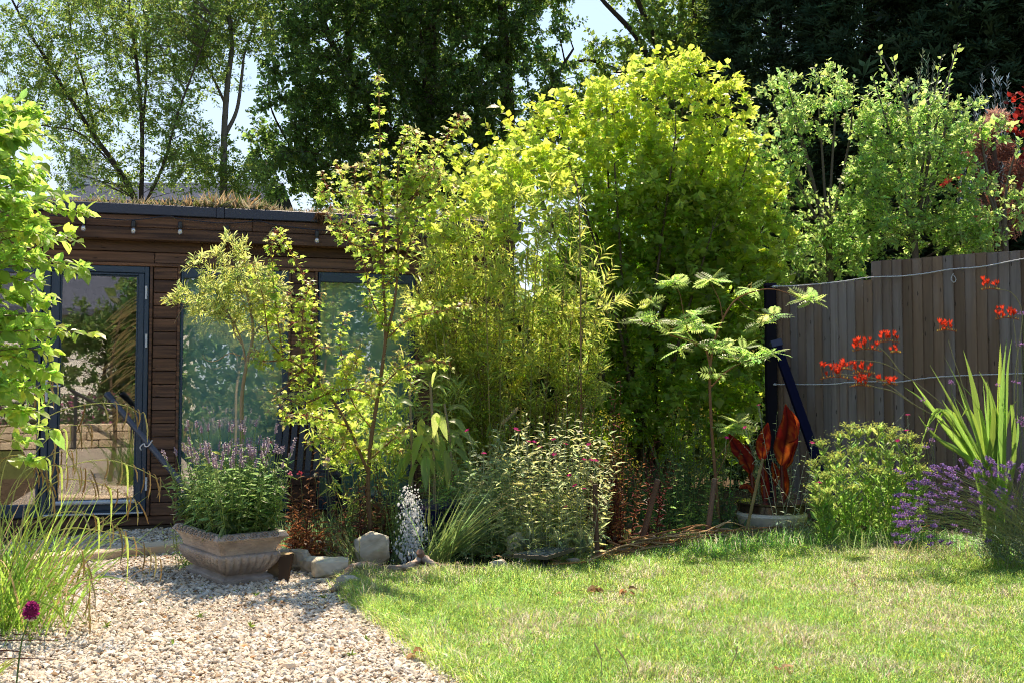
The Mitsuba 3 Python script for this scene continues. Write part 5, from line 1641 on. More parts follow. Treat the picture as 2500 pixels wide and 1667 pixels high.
def big_leaf(spine, width, nrm_dir, n=14, fold=0.25, wv=0.0, cols=np.array([-1, -0.55, 0, 0.55, 1.0])):
    """A broad leaf along a spine: 5 columns across, folded at the midrib."""
    c = curve(spine, n)
    t = np.linspace(0, 1, n)
    w = width * np.clip(np.sin(np.pi * np.clip(t, 0, 1) ** 0.75) ** 0.8, 0.02, 1)
    ax = nrm(np.gradient(c, axis=0))
    nn = nrm(np.asarray(nrm_dir, float) - ax * (ax @ np.asarray(nrm_dir, float))[:, None])
    sd = np.cross(nn, ax)
    m = len(cols)
    v = c[:, None] + sd[:, None] * (w[:, None] * cols[None])[..., None] + nn[:, None] * (fold * w[:, None] * np.abs(cols)[None] + wv * np.sin(t * 17)[:, None] * np.abs(cols)[None] * w[:, None])[..., None]
    i, j = np.meshgrid(np.arange(n - 1), np.arange(m - 1), indexing='ij')
    q = np.stack([i * m + j, i * m + j + 1, (i + 1) * m + j + 1, (i + 1) * m + j], -1).reshape(-1, 4)
    return v.reshape(-1, 3), np.vstack([q[:, [0, 1, 2]], q[:, [0, 2, 3]]])


for sp, w, nd in (([(1905, 1135), (1912, 1090), (1920, 1040), (1915, 985)], 0.088, (0.1, -0.9, 0.4)), ([(1860, 1125), (1862, 1090), (1868, 1060), (1874, 1030)], 0.055, (-0.3, -0.9, 0.3)), ([(1832, 1155), (1815, 1115), (1795, 1090), (1778, 1058)], 0.075, (0.2, -0.9, 0.5)),
                  ([(1908, 1150), (1925, 1120), (1930, 1100), (1936, 1078)], 0.05, (-0.8, -0.3, 0.4)), ([(1890, 1185), (1890, 1160), (1886, 1140), (1882, 1125)], 0.045, (0.5, -0.8, 0.1)), ([(1842, 1210), (1838, 1180), (1832, 1160), (1836, 1140)], 0.04, (0.7, -0.6, 0.1)),
                  ([(1838, 1205), (1825, 1190), (1812, 1186), (1802, 1190)], 0.035, (0, -0.5, 0.8)), ([(1915, 1225), (1918, 1190), (1915, 1150), (1908, 1120)], 0.04, (0.3, -0.9, 0.1)), ([(1868, 1225), (1868, 1195), (1866, 1160), (1862, 1130)], 0.035, (-0.2, -0.9, 0.1)), ([(1915, 1080), (1930, 1060), (1935, 1030), (1928, 1000)], 0.06, (-0.5, -0.8, 0.3))):
    q = W(sp, D)
    q[:, 1] += r.normal(0, 0.03)
    v, f = big_leaf(q, w, nd, n=24, wv=0.10, cols=np.linspace(-1, 1, 9))
    ac, al = np.tile(np.linspace(0, 1, 9), 24), np.repeat(np.linspace(0, 1, 24), 9)
    side = np.abs(ac - 0.5)
    vein = (0.55 * meshkit.noise(np.column_stack([ac * 3, al * 2.2, 0 * al + r.random() * 40]), 2) + 0.45 * meshkit.noise(np.column_stack([(al - side * 0.5) * 16, ac * 2, 0 * al + 3]), 5))[:, None]
    vein = np.clip((vein - 0.45) * 3, 0, 1)
    cc = np.array((0.20, 0.012, 0.009)) * (1 - vein) + np.array((0.58, 0.15, 0.02)) * vein
    cc = np.where(np.abs(ac - 0.5)[:, None] < 0.06, np.array((0.06, 0.005, 0.007)), cc)
    cc = np.where(np.abs(ac - 0.5)[:, None] > 0.44, np.array((0.09, 0.007, 0.009)), cc)
    part(CN, 'leaf', MB().add(v, f, cc), 'petal', smooth=True)
for (u0, u1, v1) in ((1840, 1834, 1150), (1868, 1861, 1120), (1912, 1908, 1125), (1892, 1890, 1180)):
    q = np.array([[at(u0, 1230, D)[0], D, zt - 0.02], at(u1, v1, D)])
    part(CN, 'stem', MB().add(*tube(curve(q, 8), np.linspace(0.014, 0.01, 8), 8), (0.09, 0.012, 0.015)), 'satin', smooth=True)

# ------------------------------------------------------------------ left foreground: leafy branches, pendulous sedge, allium
r = np.random.default_rng(81)
LS = thing('foreground_shrub', 'leafy bright green branches reaching in from the left edge of the picture', 'shrub')
D = 3.9
BR = []
for (u, v, s, dd) in ((205, 522, 60, 0), (190, 590, 50, 0.1), (160, 645, 40, -0.1), (205, 655, 30, 0), (110, 740, 30, 0.1), (225, 812, 20, -0.1), (130, 860, 30, 0), (60, 440, 60, 0.1), (95, 400, 40, 0.2), (140, 470, 60, -0.1), (75, 320, 50, 0.15), (40, 270, 40, 0.2), (120, 560, 50, 0.15), (90, 620, 40, 0.2), (80, 690, 40, 0),
                      (60, 790, 30, 0.2), (100, 810, 20, 0.1), (70, 880, 40, -0.1), (30, 560, 40, 0.3), (20, 350, 40, 0.3), (30, 720, 40, 0.3), (45, 500, 40, 0.3), (135, 905, 30, 0.1), (30, 850, 30, 0.2), (60, 960, 40, 0.2), (130, 1045, 20, 0.4), (40, 1080, 30, 0.4), (100, 1120, 10, 0.4)):
    BR.append(W([(-260, v + s * 2.2 + 90, dd), (-120, v + s * 0.9 + 10, dd), (u * 0.45 - 40, v - s * 0.25, dd), (u, v, dd)], D))
for _ in range(48):
    u, v, dd = r.uniform(-30, 120) + 30 * (r.random() < 0.2), r.uniform(270, 1010), r.normal(0.15, 0.2)
    s = r.uniform(10, 60)
    BR.append(W([(-260, v + s * 2.2 + 90, dd), (-120, v + s * 0.9 + 10, dd), (u * 0.45 - 40, v - s * 0.25, dd), (u, v, dd)], D))
base = np.array([at(-330, 900, D)[0], D + 0.15, 0])
st = [np.array([base, base + [0.05, 0, 0.6], base + [-0.02, 0.05, 1.3], base + [0.1, 0, 2.05]])]
stems_of(LS, st, [(0.03, 0.01)], (0.12, 0.09, 0.06), name='stem', sides=7)
fol, wood = MB(), MB()
for b in BR:
    c = curve(b, 26)
    wood.add(*tube(c, np.linspace(0.006, 0.0015, 26), 5), (0.16, 0.13, 0.06))
    for j in range(4, 26):
        if c[j][0] < at(-70, 0, D)[0]:
            continue
        m = 3
        ax = nrm(c[j] - c[j - 1])
        rad = nrm(np.cross(ax, [0, 0, 1.0])) * np.array([[1], [-1], [0.3]]) + r.normal(0, 0.35, (m, 3))
        d = rad + ax * 0.7 + [0, 0, -0.25]
        col = jit((0.21, 0.285, 0.035), m, r, 0.25)
        fol.add(*leaves(OVAL, c[j] + rad * 0.012, d, np.array([0.1, -0.1, 1.0]) + r.normal(0, 0.35, (m, 3)), 0.047 * np.exp(r.normal(0, 0.25, m)), col, wid=r.uniform(0.8, 1.15, m)))
        if r.random() < 0.42:                                   # a short side twig
            e = c[j] + nrm(rad[0] + ax * 0.8) * r.uniform(0.05, 0.14)
            twig_leaves(fol, c[j][None], e[None], 6, OVAL, 0.042, (0.20, 0.28, 0.035), r, spread=0.8, along=0.7, up=0.1, flat=1.0)
part(LS, 'branch', wood, 'matte', kind='stuff')
part(LS, 'foliage', fol, 'leaf', kind='stuff')

CX = thing('sedge', 'big clump of pendulous sedge with arching stems and hanging brown catkins, lower left', 'sedge')
D = 4.75
r = np.random.default_rng(82)
g0 = np.array([at(10, 1450, D)[0], D, 0.0])
mb = MB()


def ribbon(c, w, nd=(0, -0.3, 1.0), fold=0.25, taper=True):
    n = len(c)
    t = np.linspace(0, 1, n)
    wd = w * (np.clip(np.minimum(1, (1 - t) * 2.2), 0.03, 1) if taper else np.ones(n)) * (0.6 + 0.4 * np.minimum(1, t * 6))
    ax = nrm(np.gradient(c, axis=0))
    nn = np.asarray(nd, float)
    nn = nrm(nn - ax * (ax @ nn)[:, None])
    sd = np.cross(nn, ax)
    v = c[:, None] + sd[:, None] * (wd[:, None] * np.array([-1, 0, 1.0])[None])[..., None] + nn[:, None] * (fold * wd[:, None] * np.array([1, 0, 1.0])[None])[..., None]
    i, j = np.meshgrid(np.arange(n - 1), np.arange(2), indexing='ij')
    q = np.stack([i * 3 + j, i * 3 + j + 1, (i + 1) * 3 + j + 1, (i + 1) * 3 + j], -1).reshape(-1, 4)
    return v.reshape(-1, 3), np.vstack([q[:, [0, 1, 2]], q[:, [0, 2, 3]]])


def blade(b, d, L, droop, w, col, mbk, n=9):
    """An arching strap leaf from b, heading along d, drooping."""
    t = np.linspace(0, 1, n)[:, None]
    d = nrm(d)
    c = b + d * L * t + np.array([0, 0, -1.0]) * droop * L * t**2.4
    v, f = ribbon(c, w, nrm(np.array([r.normal(0, 0.5), -0.6, 0.7])))
    mbk.add(v, f, col)


for i in range(330):
    b = g0 + np.array([r.normal(0, 0.13), r.normal(0, 0.12), 0])
    a = r.uniform(-0.4, 6.3) if i % 3 else r.uniform(-1.2, 1.2)
    d = np.array([math.cos(a) * r.uniform(0.25, 0.9), math.sin(a) * 0.5 - 0.05, 1.0])
    L = r.uniform(0.45, 0.98)
    dr_ = r.uniform(0.15, 0.75) * min(1, np.hypot(d[0], d[1]) * 1.2)
    col = jit((0.165, 0.245, 0.03), 1, r, 0.25)[0] if r.random() < 0.85 else jit((0.28, 0.20, 0.09), 1, r, 0.2)[0]
    blade(b, d, L, dr_, r.uniform(0.0024, 0.0056), col, mb)
part(CX, 'foliage', mb, 'leaf', kind='stuff')
STEMS = [[(10, 1440), (0, 1200), (40, 1080), (130, 1010), (230, 985), (300, 988), (345, 1010)], [(15, 1440), (60, 1260), (150, 1150), (250, 1122), (330, 1140), (385, 1168)], [(15, 1440), (60, 1270), (130, 1180), (210, 1172), (290, 1200), (332, 1228)],
         [(20, 1450), (80, 1330), (160, 1290), (250, 1296), (330, 1318), (384, 1365)], [(5, 1440), (0, 1260), (50, 1180), (120, 1112), (180, 1100)], [(0, 1440), (-30, 1150), (30, 1020), (90, 945), (130, 930)], [(20, 1450), (70, 1330), (130, 1300), (190, 1340), (212, 1420), (208, 1510)], [(0, 1440), (-10, 1160), (50, 1110), (100, 1150), (125, 1215)],
         [(10, 1440), (30, 1220), (90, 1100), (160, 1042), (215, 1040)], [(10, 1450), (60, 1300), (150, 1250), (240, 1262), (300, 1300)], [(5, 1440), (10, 1250), (60, 1150), (150, 1135), (215, 1150)]]
for pts in STEMS:
    dd = r.normal(0, 0.10)
    q = W([(u, v, dd * min(1, i / 2)) for i, (u, v) in enumerate(pts)], D)
    c = curve(q, 40)
    part(CX, 'stem', MB().add(*tube(c, np.linspace(0.003, 0.0015, 40), 5), jit((0.36, 0.38, 0.13), 1, r, 0.15)[0]), 'matte', smooth=True)
    for t in (0.62, 0.70, 0.78, 0.85, 0.91, 0.96, 1.0):
        p = c[min(39, int(t * 39))]
        L = r.uniform(0.07, 0.13)
        e = p + np.array([r.normal(0.012, 0.02), r.normal(0, 0.015), -L])
        cc = curve([p, p + [0.012, 0, 0.006], (p + e) / 2 + [0.014, 0, 0], e], 12)
        col = jit((0.30, 0.20, 0.085), 1, r, 0.25)[0] if r.random() < 0.8 else np.array((0.4, 0.36, 0.14))
        rr = np.concatenate([np.full(4, 0.0009), np.linspace(0.0024, 0.0034, 5), np.linspace(0.003, 0.001, 3)])
        rr[4:] *= 1 + 0.25 * (np.arange(8) % 2)
        part(CX, 'catkin', MB().add(*tube(cc, rr, 5), col), 'matte')
    # hanging leaf strips
    if r.random() < 0.7:
        p = c[28]
        v, f = ribbon(curve([p, p + [0.02, 0, -0.02], p + [0.025, 0, -0.12], p + [0.02, 0, -0.24]], 8), 0.0045, (0.3, -1, 0))
        part(CX, 'hanging_leaf', MB().add(v, f, (0.27, 0.33, 0.05)), 'leaf')

AL = thing('allium', 'purple drumstick allium flower on a thin stem in the bottom left corner', 'flower')
D = 2.6
c = at(76, 1490, D)
g = gp(30, 1700)
e = np.array([at(20, 1800, D)[0], D, 0.0])
part(AL, 'stem', MB().add(*tube(curve([e, at(45, 1620, D), c - [0.004, 0, 0.015]], 12), 0.0022, 6), (0.10, 0.16, 0.06)), 'matte', smooth=True)
n = 230
d = sphere_dirs(n, r, 0.15)
R3 = np.array([0.018, 0.018, 0.024])
mb = MB()
vv = trimesh.creation.icosphere(subdivisions=2)
mb.add(vv.vertices * R3 * 0.8 + c, vv.faces, (0.22, 0.03, 0.12))
mb.add(*leaves(tmpl_oval(0.5, 0.3, 0.0, (0, 0.5, 1), (0, 0.5, 0)), c + d * R3 * 0.72, d + r.normal(0, 0.12, (n, 3)) + [0, 0, 0.2], r.normal(size=(n, 3)), 0.0095, jit((0.34, 0.035, 0.19), n, r, 0.3, 0.05)))
part(AL, 'flower_head', mb, 'petal')
part(AL, 'bud_base', MB().add(vv.vertices * [0.010, 0.010, 0.007] + c - [0, 0, 0.019], vv.faces, (0.40, 0.42, 0.28)), 'matte', smooth=True)
for i, (u, v, L, a) in enumerate(((5, 1540, 0.20, 0.1), (0, 1575, 0.24, 0.15), (10, 1620, 0.2, 0.1), (0, 1600, 0.14, -0.1), (20, 1560, 0.16, 0.3))):
    p = gp(u, v)
    k = thing('dead_stalk', ('topmost', 'second from the top', 'lowest', 'shortest', 'slanting')[i] + ' of the dead reddish stalks on the gravel at the left edge', 'stalk', 'dead stalks on the gravel, left edge')
    part(k, 'shaft', MB().add(*tube(curve([p + [-0.1, 0, 0.012], p + [0.02, 0.01, 0.02], p + [L * math.cos(a), L * math.sin(a), 0.014]], 8), [0.0035, 0.003, 0.003, 0.0028, 0.0025, 0.002, 0.0018, 0.0012], 5), (0.13, 0.06, 0.045)), 'matte')
k = thing('leaf_tuft', 'small green tuft of strap leaves in the very bottom left corner', 'plant')
mb = MB()
b = gp(-40, 1660)
for i in range(16):
    blade(b + np.array([r.normal(0, 0.02), r.normal(0, 0.02), 0]), np.array([r.uniform(-0.1, 0.9), r.normal(0, 0.3), 1]), r.uniform(0.08, 0.16), 0.3, 0.004, jit((0.25, 0.3, 0.05), 1, r, 0.2)[0], mb)
part(k, 'foliage', mb, 'leaf', kind='stuff')

# ------------------------------------------------------------------ the planted border
r = np.random.default_rng(91)


def foot(u, D):
    return np.array([at(u, 1200, D)[0], D, 0.0])


def stem_leaves(name, lab, cat, stems, tm, size, col, n, stem_col=(0.15, 0.17, 0.06), sr=0.003, bsdf='leaf', spread=1.0, along=0.45, up=0.3, flat=0.8, group=None, taper=0.5, t0=0.15, stemname='stem'):
    """A plant of upright stems (each base, tip) with leaves all the way up."""
    k = thing(name, lab, cat, group)
    w, f = MB(), MB()
    for b, t in stems:
        mid = (b + t) / 2 + r.normal(0, 0.02, 3)
        c = curve([b, mid, t], 10)
        w.add(*tube(c, np.linspace(sr, sr * 0.4, 10), 5), stem_col)
        for i in range(9):
            s = size * (1 - taper * i / 9)
            m = max(1, int(n / 9 + r.random()))
            twig_leaves(f, c[i][None], c[i + 1][None], m, tm, s, col, r, spread=spread, along=along, up=up, flat=flat, t0=0)
    part(k, stemname, w, 'matte', kind='stuff')
    part(k, 'foliage', f, bsdf, kind='stuff')
    return k


def fan(u0, u1, D, dd, tops, n, seed_spread=0.4):
    """n stems rising from feet between u0 and u1 to tops interpolated over u."""
    out = []
    for _ in range(n):
        u = r.uniform(u0, u1)
        d = D + r.normal(0, dd)
        v = np.interp(u, [p[0] for p in tops], [p[1] for p in tops]) + r.normal(35, 50)
        m = (u0 + u1) / 2
        out.append((foot(m + (u - m) * 0.7, d), at(u + r.normal(0, 12), v, d)))
    return out


# silver campion with magenta flowers
D = 6.75
k = stem_leaves('rose_campion', 'silvery grey green campion with small magenta flowers in the middle of the border', 'plant', fan(1210, 1500, D, 0.16, [(1200, 1130), (1280, 1040), (1380, 1010), (1480, 1050), (1510, 1130)], 110), LANCE, 0.08, (0.33, 0.34, 0.11), 26, (0.27, 0.29, 0.17), 0.0018, t0=0.1)
tips = [(1259, 1046), (1291, 1077), (1305, 1078), (1351, 1072), (1381, 1083), (1437, 1084), (1318, 1090), (1353, 1108), (1427, 1121), (1444, 1122), (1455, 1123), (1390, 1159), (1403, 1184), (1380, 1236), (1425, 1192), (1140, 1050), (1182, 1106), (1265, 1050)]


def magenta(k, pts, D, name='flower'):
    for u, v in pts:
        p = at(u, v, D - 0.22 + r.normal(0, 0.04))
        mb = MB()
        ax = nrm(np.array([r.normal(0, 0.3), -0.35 + r.normal(0, 0.2), 1.0]))
        e1 = nrm(np.cross(ax, [0.9, 0.1, 0.3]))
        e2 = np.cross(ax, e1)
        a = np.arange(5) * 1.2566
        d = np.cos(a)[:, None] * e1 + np.sin(a)[:, None] * e2
        mb.add(*leaves(DIAW, np.repeat(p[None], 5, 0), d + ax * 0.15, np.repeat(ax[None], 5, 0), 0.021, jit((0.5, 0.015, 0.17), 5, r, 0.15, 0.03)))
        v_, f_ = tube([p - ax * 0.02, p - ax * 0.006, p], [0.003, 0.0055, 0.004], 6)
        mb.add(v_, f_, (0.33, 0.36, 0.24))
        part(k, name, mb, 'petal')
        part(k, 'flower_stem', MB().add(*tube([p - ax * 0.02, p - ax * 0.08 - [0, 0, 0.05]], 0.0016, 4), (0.36, 0.38, 0.26)), 'matte')


magenta(k, tips, D)
# its broad basal leaves
mb = MB()
n = 90
p = np.column_stack([np.interp(r.random(n), [0, 1], [foot(1270, 6.75)[0], foot(1440, 6.75)[0]]), 6.6 + r.normal(0, 0.06, n), r.uniform(0.02, 0.14, n)])
mb.add(*leaves(tmpl_oval(0.38, 0.2, 0.3), p, np.column_stack([r.normal(0, 0.6, n), r.normal(-0.1, 0.4, n), np.ones(n)]), r.normal(0, 0.5, (n, 3)) + [0, -1, 0.4], 0.10, jit((0.24, 0.26, 0.12), n, r, 0.2)))
part(k, 'basal_leaf', mb, 'leaf', kind='stuff')

# pale leaved shrub mass behind the sedge tuft
stem_leaves('pale_perennial', 'pale green leafy perennial left of the silvery campion', 'plant', fan(1100, 1270, 6.9, 0.15, [(1100, 1130), (1180, 1090), (1270, 1060)], 55), LANCE, 0.10, (0.25, 0.29, 0.11), 22, (0.25, 0.27, 0.12), 0.003)
# dark red loosestrife spires
D = 7.2
LO = stem_leaves('red_loosestrife', 'dark red leaved loosestrife with thin spires in front of the bamboo', 'plant',
                 [(foot(u + r.normal(0, 15), D + dd), at(u, v, D + dd)) for u, v, dd in ((1393, 785, 0.1), (1375, 910, 0), (1310, 960, 0.1), (1340, 1000, 0), (1420, 930, 0.05), (1505, 920, 0), (1515, 925, -0.1), (1490, 960, 0.05), (1430, 960, 0.1), (1450, 1000, 0), (1475, 1020, 0), (1500, 1060, -0.1), (1530, 1080, -0.1), (1360, 960, 0), (1290, 1000, 0), (1520, 1120, -0.15), (1460, 1080, -0.15), (1490, 1110, -0.15), (1440, 1120, -0.2))],
                 LANCE, 0.062, (0.075, 0.020, 0.014), 40, (0.07, 0.015, 0.015), 0.003, spread=1.0, along=0.35, taper=0.65)
stem_leaves('red_loosestrife', 'smaller dark red loosestrife beside the leaning thick stake', 'plant', [(foot(u, 7.15), at(u2, v, 7.15)) for u, u2, v in ((1585, 1590, 1100), (1600, 1640, 1120), (1570, 1575, 1105), (1610, 1610, 1130), (1590, 1655, 1130), (1580, 1600, 1060))], LANCE, 0.06, (0.075, 0.020, 0.014), 34, (0.08, 0.015, 0.015), 0.003)
# orange brown spent foliage in front
stem_leaves('bronze_plant', 'bronze orange leaved plant right of the magenta flowers', 'plant', fan(1430, 1560, 7.05, 0.08, [(1430, 1090), (1500, 1060), (1560, 1150)], 26), LANCE, 0.055, (0.22, 0.10, 0.03), 26, (0.10, 0.03, 0.02), 0.0025)
# yellow green flower sprays
YF = thing('yellow_flowers', 'yellow green flower sprays standing among the dark red loosestrife', 'plant')
mb, wd = MB(), MB()
for u, v in ((1475, 1010), (1480, 1030), (1500, 1020), (1515, 1030), (1535, 1050), (1495, 1075), (1505, 1090), (1470, 1110), (1480, 1125), (1545, 1130), (1465, 1140), (1490, 1100), (1430, 1030), (1510, 1105), (1460, 1180), (1430, 1170)):
    p = at(u, v, 7.15 + r.normal(0, 0.08))
    m = 26
    mb.add(*leaves(DIAW, p + r.normal(0, 0.024, (m, 3)), sphere_dirs(m, r, 0.3), r.normal(size=(m, 3)) + [0, 0, 1], 0.015, jit((0.38, 0.36, 0.04), m, r, 0.2)))
    wd.add(*tube(curve([foot(u, p[1]), (foot(u, p[1]) + p) / 2 + r.normal(0, 0.02, 3), p], 6), 0.0018, 4), (0.2, 0.18, 0.06))
part(YF, 'flower_head', mb, 'petal', kind='stuff')
part(YF, 'stem', wd, 'matte', kind='stuff')
YF = thing('yellow_flowers', 'scattered yellow flowers on dark leafy stems left of the rowan stem', 'plant')
mb, wd = MB(), MB()
for u, v in ((1645, 1000), (1660, 995), (1675, 995), (1650, 1015), (1680, 1015), (1708, 1013), (1712, 1033), (1725, 1013), (1735, 1005), (1750, 1000), (1752, 1025), (1695, 1035), (1665, 1075), (1690, 1045), (1755, 1065), (1700, 1120), (1722, 1115), (1640, 1240), (1650, 1250), (1670, 1245), (1680, 1130), (1690, 1160)):
    p = at(u, v, 7.9 + r.normal(0, 0.1))
    m = 6
    for q in range(2):
        c0 = p + r.normal(0, 0.018, 3)
        mb.add(*leaves(DIAW, np.repeat(c0[None], m, 0), sphere_dirs(m, r, 0.1), r.normal(size=(m, 3)), 0.015, jit((0.48, 0.38, 0.07), m, r, 0.2)))
    wd.add(*tube(curve([foot(u, p[1]), (foot(u, p[1]) + p) / 2 + r.normal(0, 0.02, 3), p], 6), 0.002, 4), (0.10, 0.13, 0.04))
part(YF, 'flower_head', mb, 'petal', kind='stuff')
part(YF, 'stem', wd, 'matte', kind='stuff')
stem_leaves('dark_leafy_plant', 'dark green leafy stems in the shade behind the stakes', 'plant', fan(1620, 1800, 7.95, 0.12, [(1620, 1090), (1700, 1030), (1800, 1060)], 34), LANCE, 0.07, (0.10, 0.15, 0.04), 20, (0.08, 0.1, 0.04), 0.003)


def strap_clump(lab, u, D, n, L, spread, col, w, droop=(0.1, 0.5), hu=0.08, name='iris_clump', cat='plant', bias=0.0, ydir=0.4, bsdf='leaf'):
    k = thing(name, lab, cat)
    mb = MB()
    b0 = foot(u, D)
    for _ in range(n):
        b = b0 + np.array([r.normal(0, hu), r.normal(0, hu * 0.7), 0])
        d = np.array([r.normal(bias, spread), r.normal(0, spread * ydir), 1.0])
        blade(b, d, L * r.uniform(0.55, 1.1), r.uniform(*droop), w * r.uniform(0.6, 1.2), jit(col, 1, r, 0.22)[0], mb)
    part(k, 'foliage', mb, bsdf, kind='stuff')
    return k


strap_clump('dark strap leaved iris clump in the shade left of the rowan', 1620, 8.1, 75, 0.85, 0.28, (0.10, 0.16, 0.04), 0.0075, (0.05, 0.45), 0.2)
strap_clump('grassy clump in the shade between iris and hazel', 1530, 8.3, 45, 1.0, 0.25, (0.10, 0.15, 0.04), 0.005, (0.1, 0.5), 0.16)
# sedge tuft radiating over the pond
strap_clump('stiff green grass tuft fanning out to the right over the pond edge', 1055, 6.42, 120, 0.62, 0.42, (0.16, 0.21, 0.05), 0.0032, (0.0, 0.3), 0.045, 'grass_tuft', 'grass', 0.75, 0.25)
strap_clump('upright rushes standing behind the water drops', 985, 6.7, 26, 0.5, 0.08, (0.13, 0.19, 0.05), 0.003, (0, 0.1), 0.06, 'rush_clump', 'rush')
strap_clump('thin grass tuft with pale seed heads left of the fountain', 880, 6.3, 34, 0.42, 0.35, (0.18, 0.2, 0.07), 0.0022, (0.05, 0.4), 0.03, 'grass_tuft', 'grass', -0.5)
k = thing('seed_grass', 'airy straw coloured grass seed heads over the fanning tuft', 'grass')
mb, wd = MB(), MB()
for u, v in ((1040, 1105), (1075, 1160), (1180, 1130), (1220, 1110), (1260, 1180), (1250, 1230), (1230, 1210), (1150, 1200), (1285, 1250), (1060, 1070), (1205, 1245), (1275, 1215)):
    p = at(u, v, 6.45 + r.normal(0, 0.08))
    b = foot(1055 + r.normal(0, 10), 6.42)
    c = curve([b, b * 0.5 + p * 0.5 + [0, 0, 0.05], p], 8)
    wd.add(*tube(c, np.linspace(0.0014, 0.0007, 8), 3), (0.3, 0.28, 0.12))
    m = 45
    mb.add(*leaves(DIA, p + r.normal(0, 1, (m, 3)) * [0.03, 0.02, 0.025], sphere_dirs(m, r, -0.2), r.normal(size=(m, 3)), 0.007, jit((0.36, 0.3, 0.14), m, r, 0.2)))
part(k, 'stem', wd, 'matte', kind='stuff')
part(k, 'seed_head', mb, 'petal', kind='stuff')
k = thing('fox_tail', 'single pale fluffy grass plume in front of the bamboo', 'grass')
a, b = at(1224, 1036, 7.1), at(1262, 998, 7.1)
part(k, 'stem', MB().add(*tube(curve([foot(1200, 7.1), at(1205, 1110, 7.1), a], 10), 0.0018, 4), (0.3, 0.28, 0.12)), 'matte')
m = 420
t = r.random((m, 1))
part(k, 'plume', MB().add(*leaves(tmpl_dia(0.12), a + (b - a) * t + r.normal(0, 0.004, (m, 3)), r.normal(size=(m, 3)) + nrm(b - a) * 1.2, r.normal(size=(m, 3)), 0.018, jit((0.52, 0.45, 0.28), m, r, 0.12))), 'petal')

# large palmate leaved shrub with canes
FA = thing('large_leaved_shrub', 'young shrub with big pale yellow green leaves on grey canes behind the fountain', 'shrub')
D = 6.98
for u0, u1, v1, rr in ((1005, 1000, 960, 0.012), (1062, 1050, 930, 0.013), (1110, 1085, 985, 0.010)):
    part(FA, 'cane', MB().add(*tube(curve([foot(u0, D), at((u0 + u1) / 2 + 3, 1100, D), at(u1, v1, D)], 12), np.linspace(rr, rr * 0.7, 12), 7), (0.22, 0.18, 0.12)), 'matte', smooth=True)
for u, v, du, dv, wd_ in ((1050, 945, -42, -3, 0.022), (1050, 940, 42, -14, 0.02), (1045, 950, -30, 18, 0.02), (1055, 950, 32, 14, 0.02), (1010, 1045, -45, 60, 0.045), (1030, 1060, -20, 70, 0.05), (1075, 1050, 55, 50, 0.05), (1090, 1060, 70, 30, 0.04), (1060, 1070, 20, 80, 0.05), (1000, 1100, -30, 70, 0.045),
                          (1075, 1100, 40, 60, 0.045), (1040, 1110, 0, 80, 0.05), (990, 1040, -50, 20, 0.04), (1100, 1090, 55, 70, 0.035), (1055, 945, 10, -35, 0.022), (960, 1060, -30, 40, 0.04), (1020, 1130, -20, 60, 0.045), (1010, 990, -50, 10, 0.04), (1090, 1000, 60, 20, 0.04)) + tuple((1045 + r.normal(0, 38), 1075 + r.normal(0, 35), r.normal(0, 45), 25 + abs(r.normal(0, 30)), 0.042) for _ in range(22)):
    a = at(u, v, D - 0.02 + r.normal(0, 0.06))
    e = at(u + du * 1.15, v + dv * 1.15, a[1] + r.normal(-0.04, 0.05))
    m_ = (a + e) / 2 + [0, 0, 0.03 + 0.02 * abs(du) / 60]
    v_, f_ = big_leaf([a, m_, e], wd_ * 0.72, (r.normal(0, 0.3), -0.5, 0.9), 9, 0.25)
    part(FA, 'leaf', MB().add(v_, f_, jit((0.29, 0.36, 0.07), 1, r, 0.15)[0]), 'leaf', smooth=True)

# young bamboo shoots and mixed stems knitting the border together
NB = thing('young_bamboo', 'low fan of narrow lime leaves before the right hand window', 'bamboo')
fol = MB()
for u, v in ((880, 905), (850, 955), (930, 890), (980, 870), (1010, 900), (770, 950), (820, 985), (905, 985), (960, 960), (1130, 930), (990, 1010), (740, 1000)):
    t = at(u, v, 7.35 + r.normal(0, 0.08))
    b = foot(930 + (u - 930) * 0.35, t[1])
    c = curve([b, b * 0.4 + t * 0.6 + [0, 0, 0.08], t], 10)
    part(NB, 'cane', MB().add(*tube(c, np.linspace(0.004, 0.0015, 10), 5), (0.22, 0.2, 0.08)), 'satin', smooth=True)
    m = 16
    p0 = c[(r.uniform(0.3, 1, m) * 9).astype(int)]
    p1 = p0 + sphere_dirs(m, r, 0.2) * r.uniform(0.05, 0.14, (m, 1))
    twig_leaves(fol, p0, p1, 7, NARROW, 0.10, (0.27, 0.32, 0.06), r, spread=0.7, along=0.7, up=-0.2, flat=0.8)
part(NB, 'foliage', fol, 'leaf', kind='stuff')
stem_leaves('mixed_perennial', 'fresh green leafy stems between the big leaved shrub and the grass tuft', 'plant', fan(960, 1180, 6.95, 0.12, [(960, 1180), (1060, 1130), (1180, 1120)], 40), LANCE, 0.07, (0.19, 0.27, 0.06), 20, (0.15, 0.18, 0.06), 0.002)
stem_leaves('mixed_perennial', 'olive green leafy stems around the foot of the maple sapling', 'plant', fan(840, 980, 7.15, 0.1, [(840, 1160), (910, 1110), (980, 1130)], 30), LANCE, 0.06, (0.18, 0.22, 0.06), 20, (0.15, 0.16, 0.06), 0.002)
stem_leaves('mixed_perennial', 'bright green leafy stems behind the two right stakes', 'plant', fan(1560, 1760, 7.6, 0.12, [(1560, 1180), (1660, 1160), (1760, 1150)], 44), LANCE, 0.06, (0.19, 0.26, 0.05), 18, (0.12, 0.15, 0.05), 0.002)
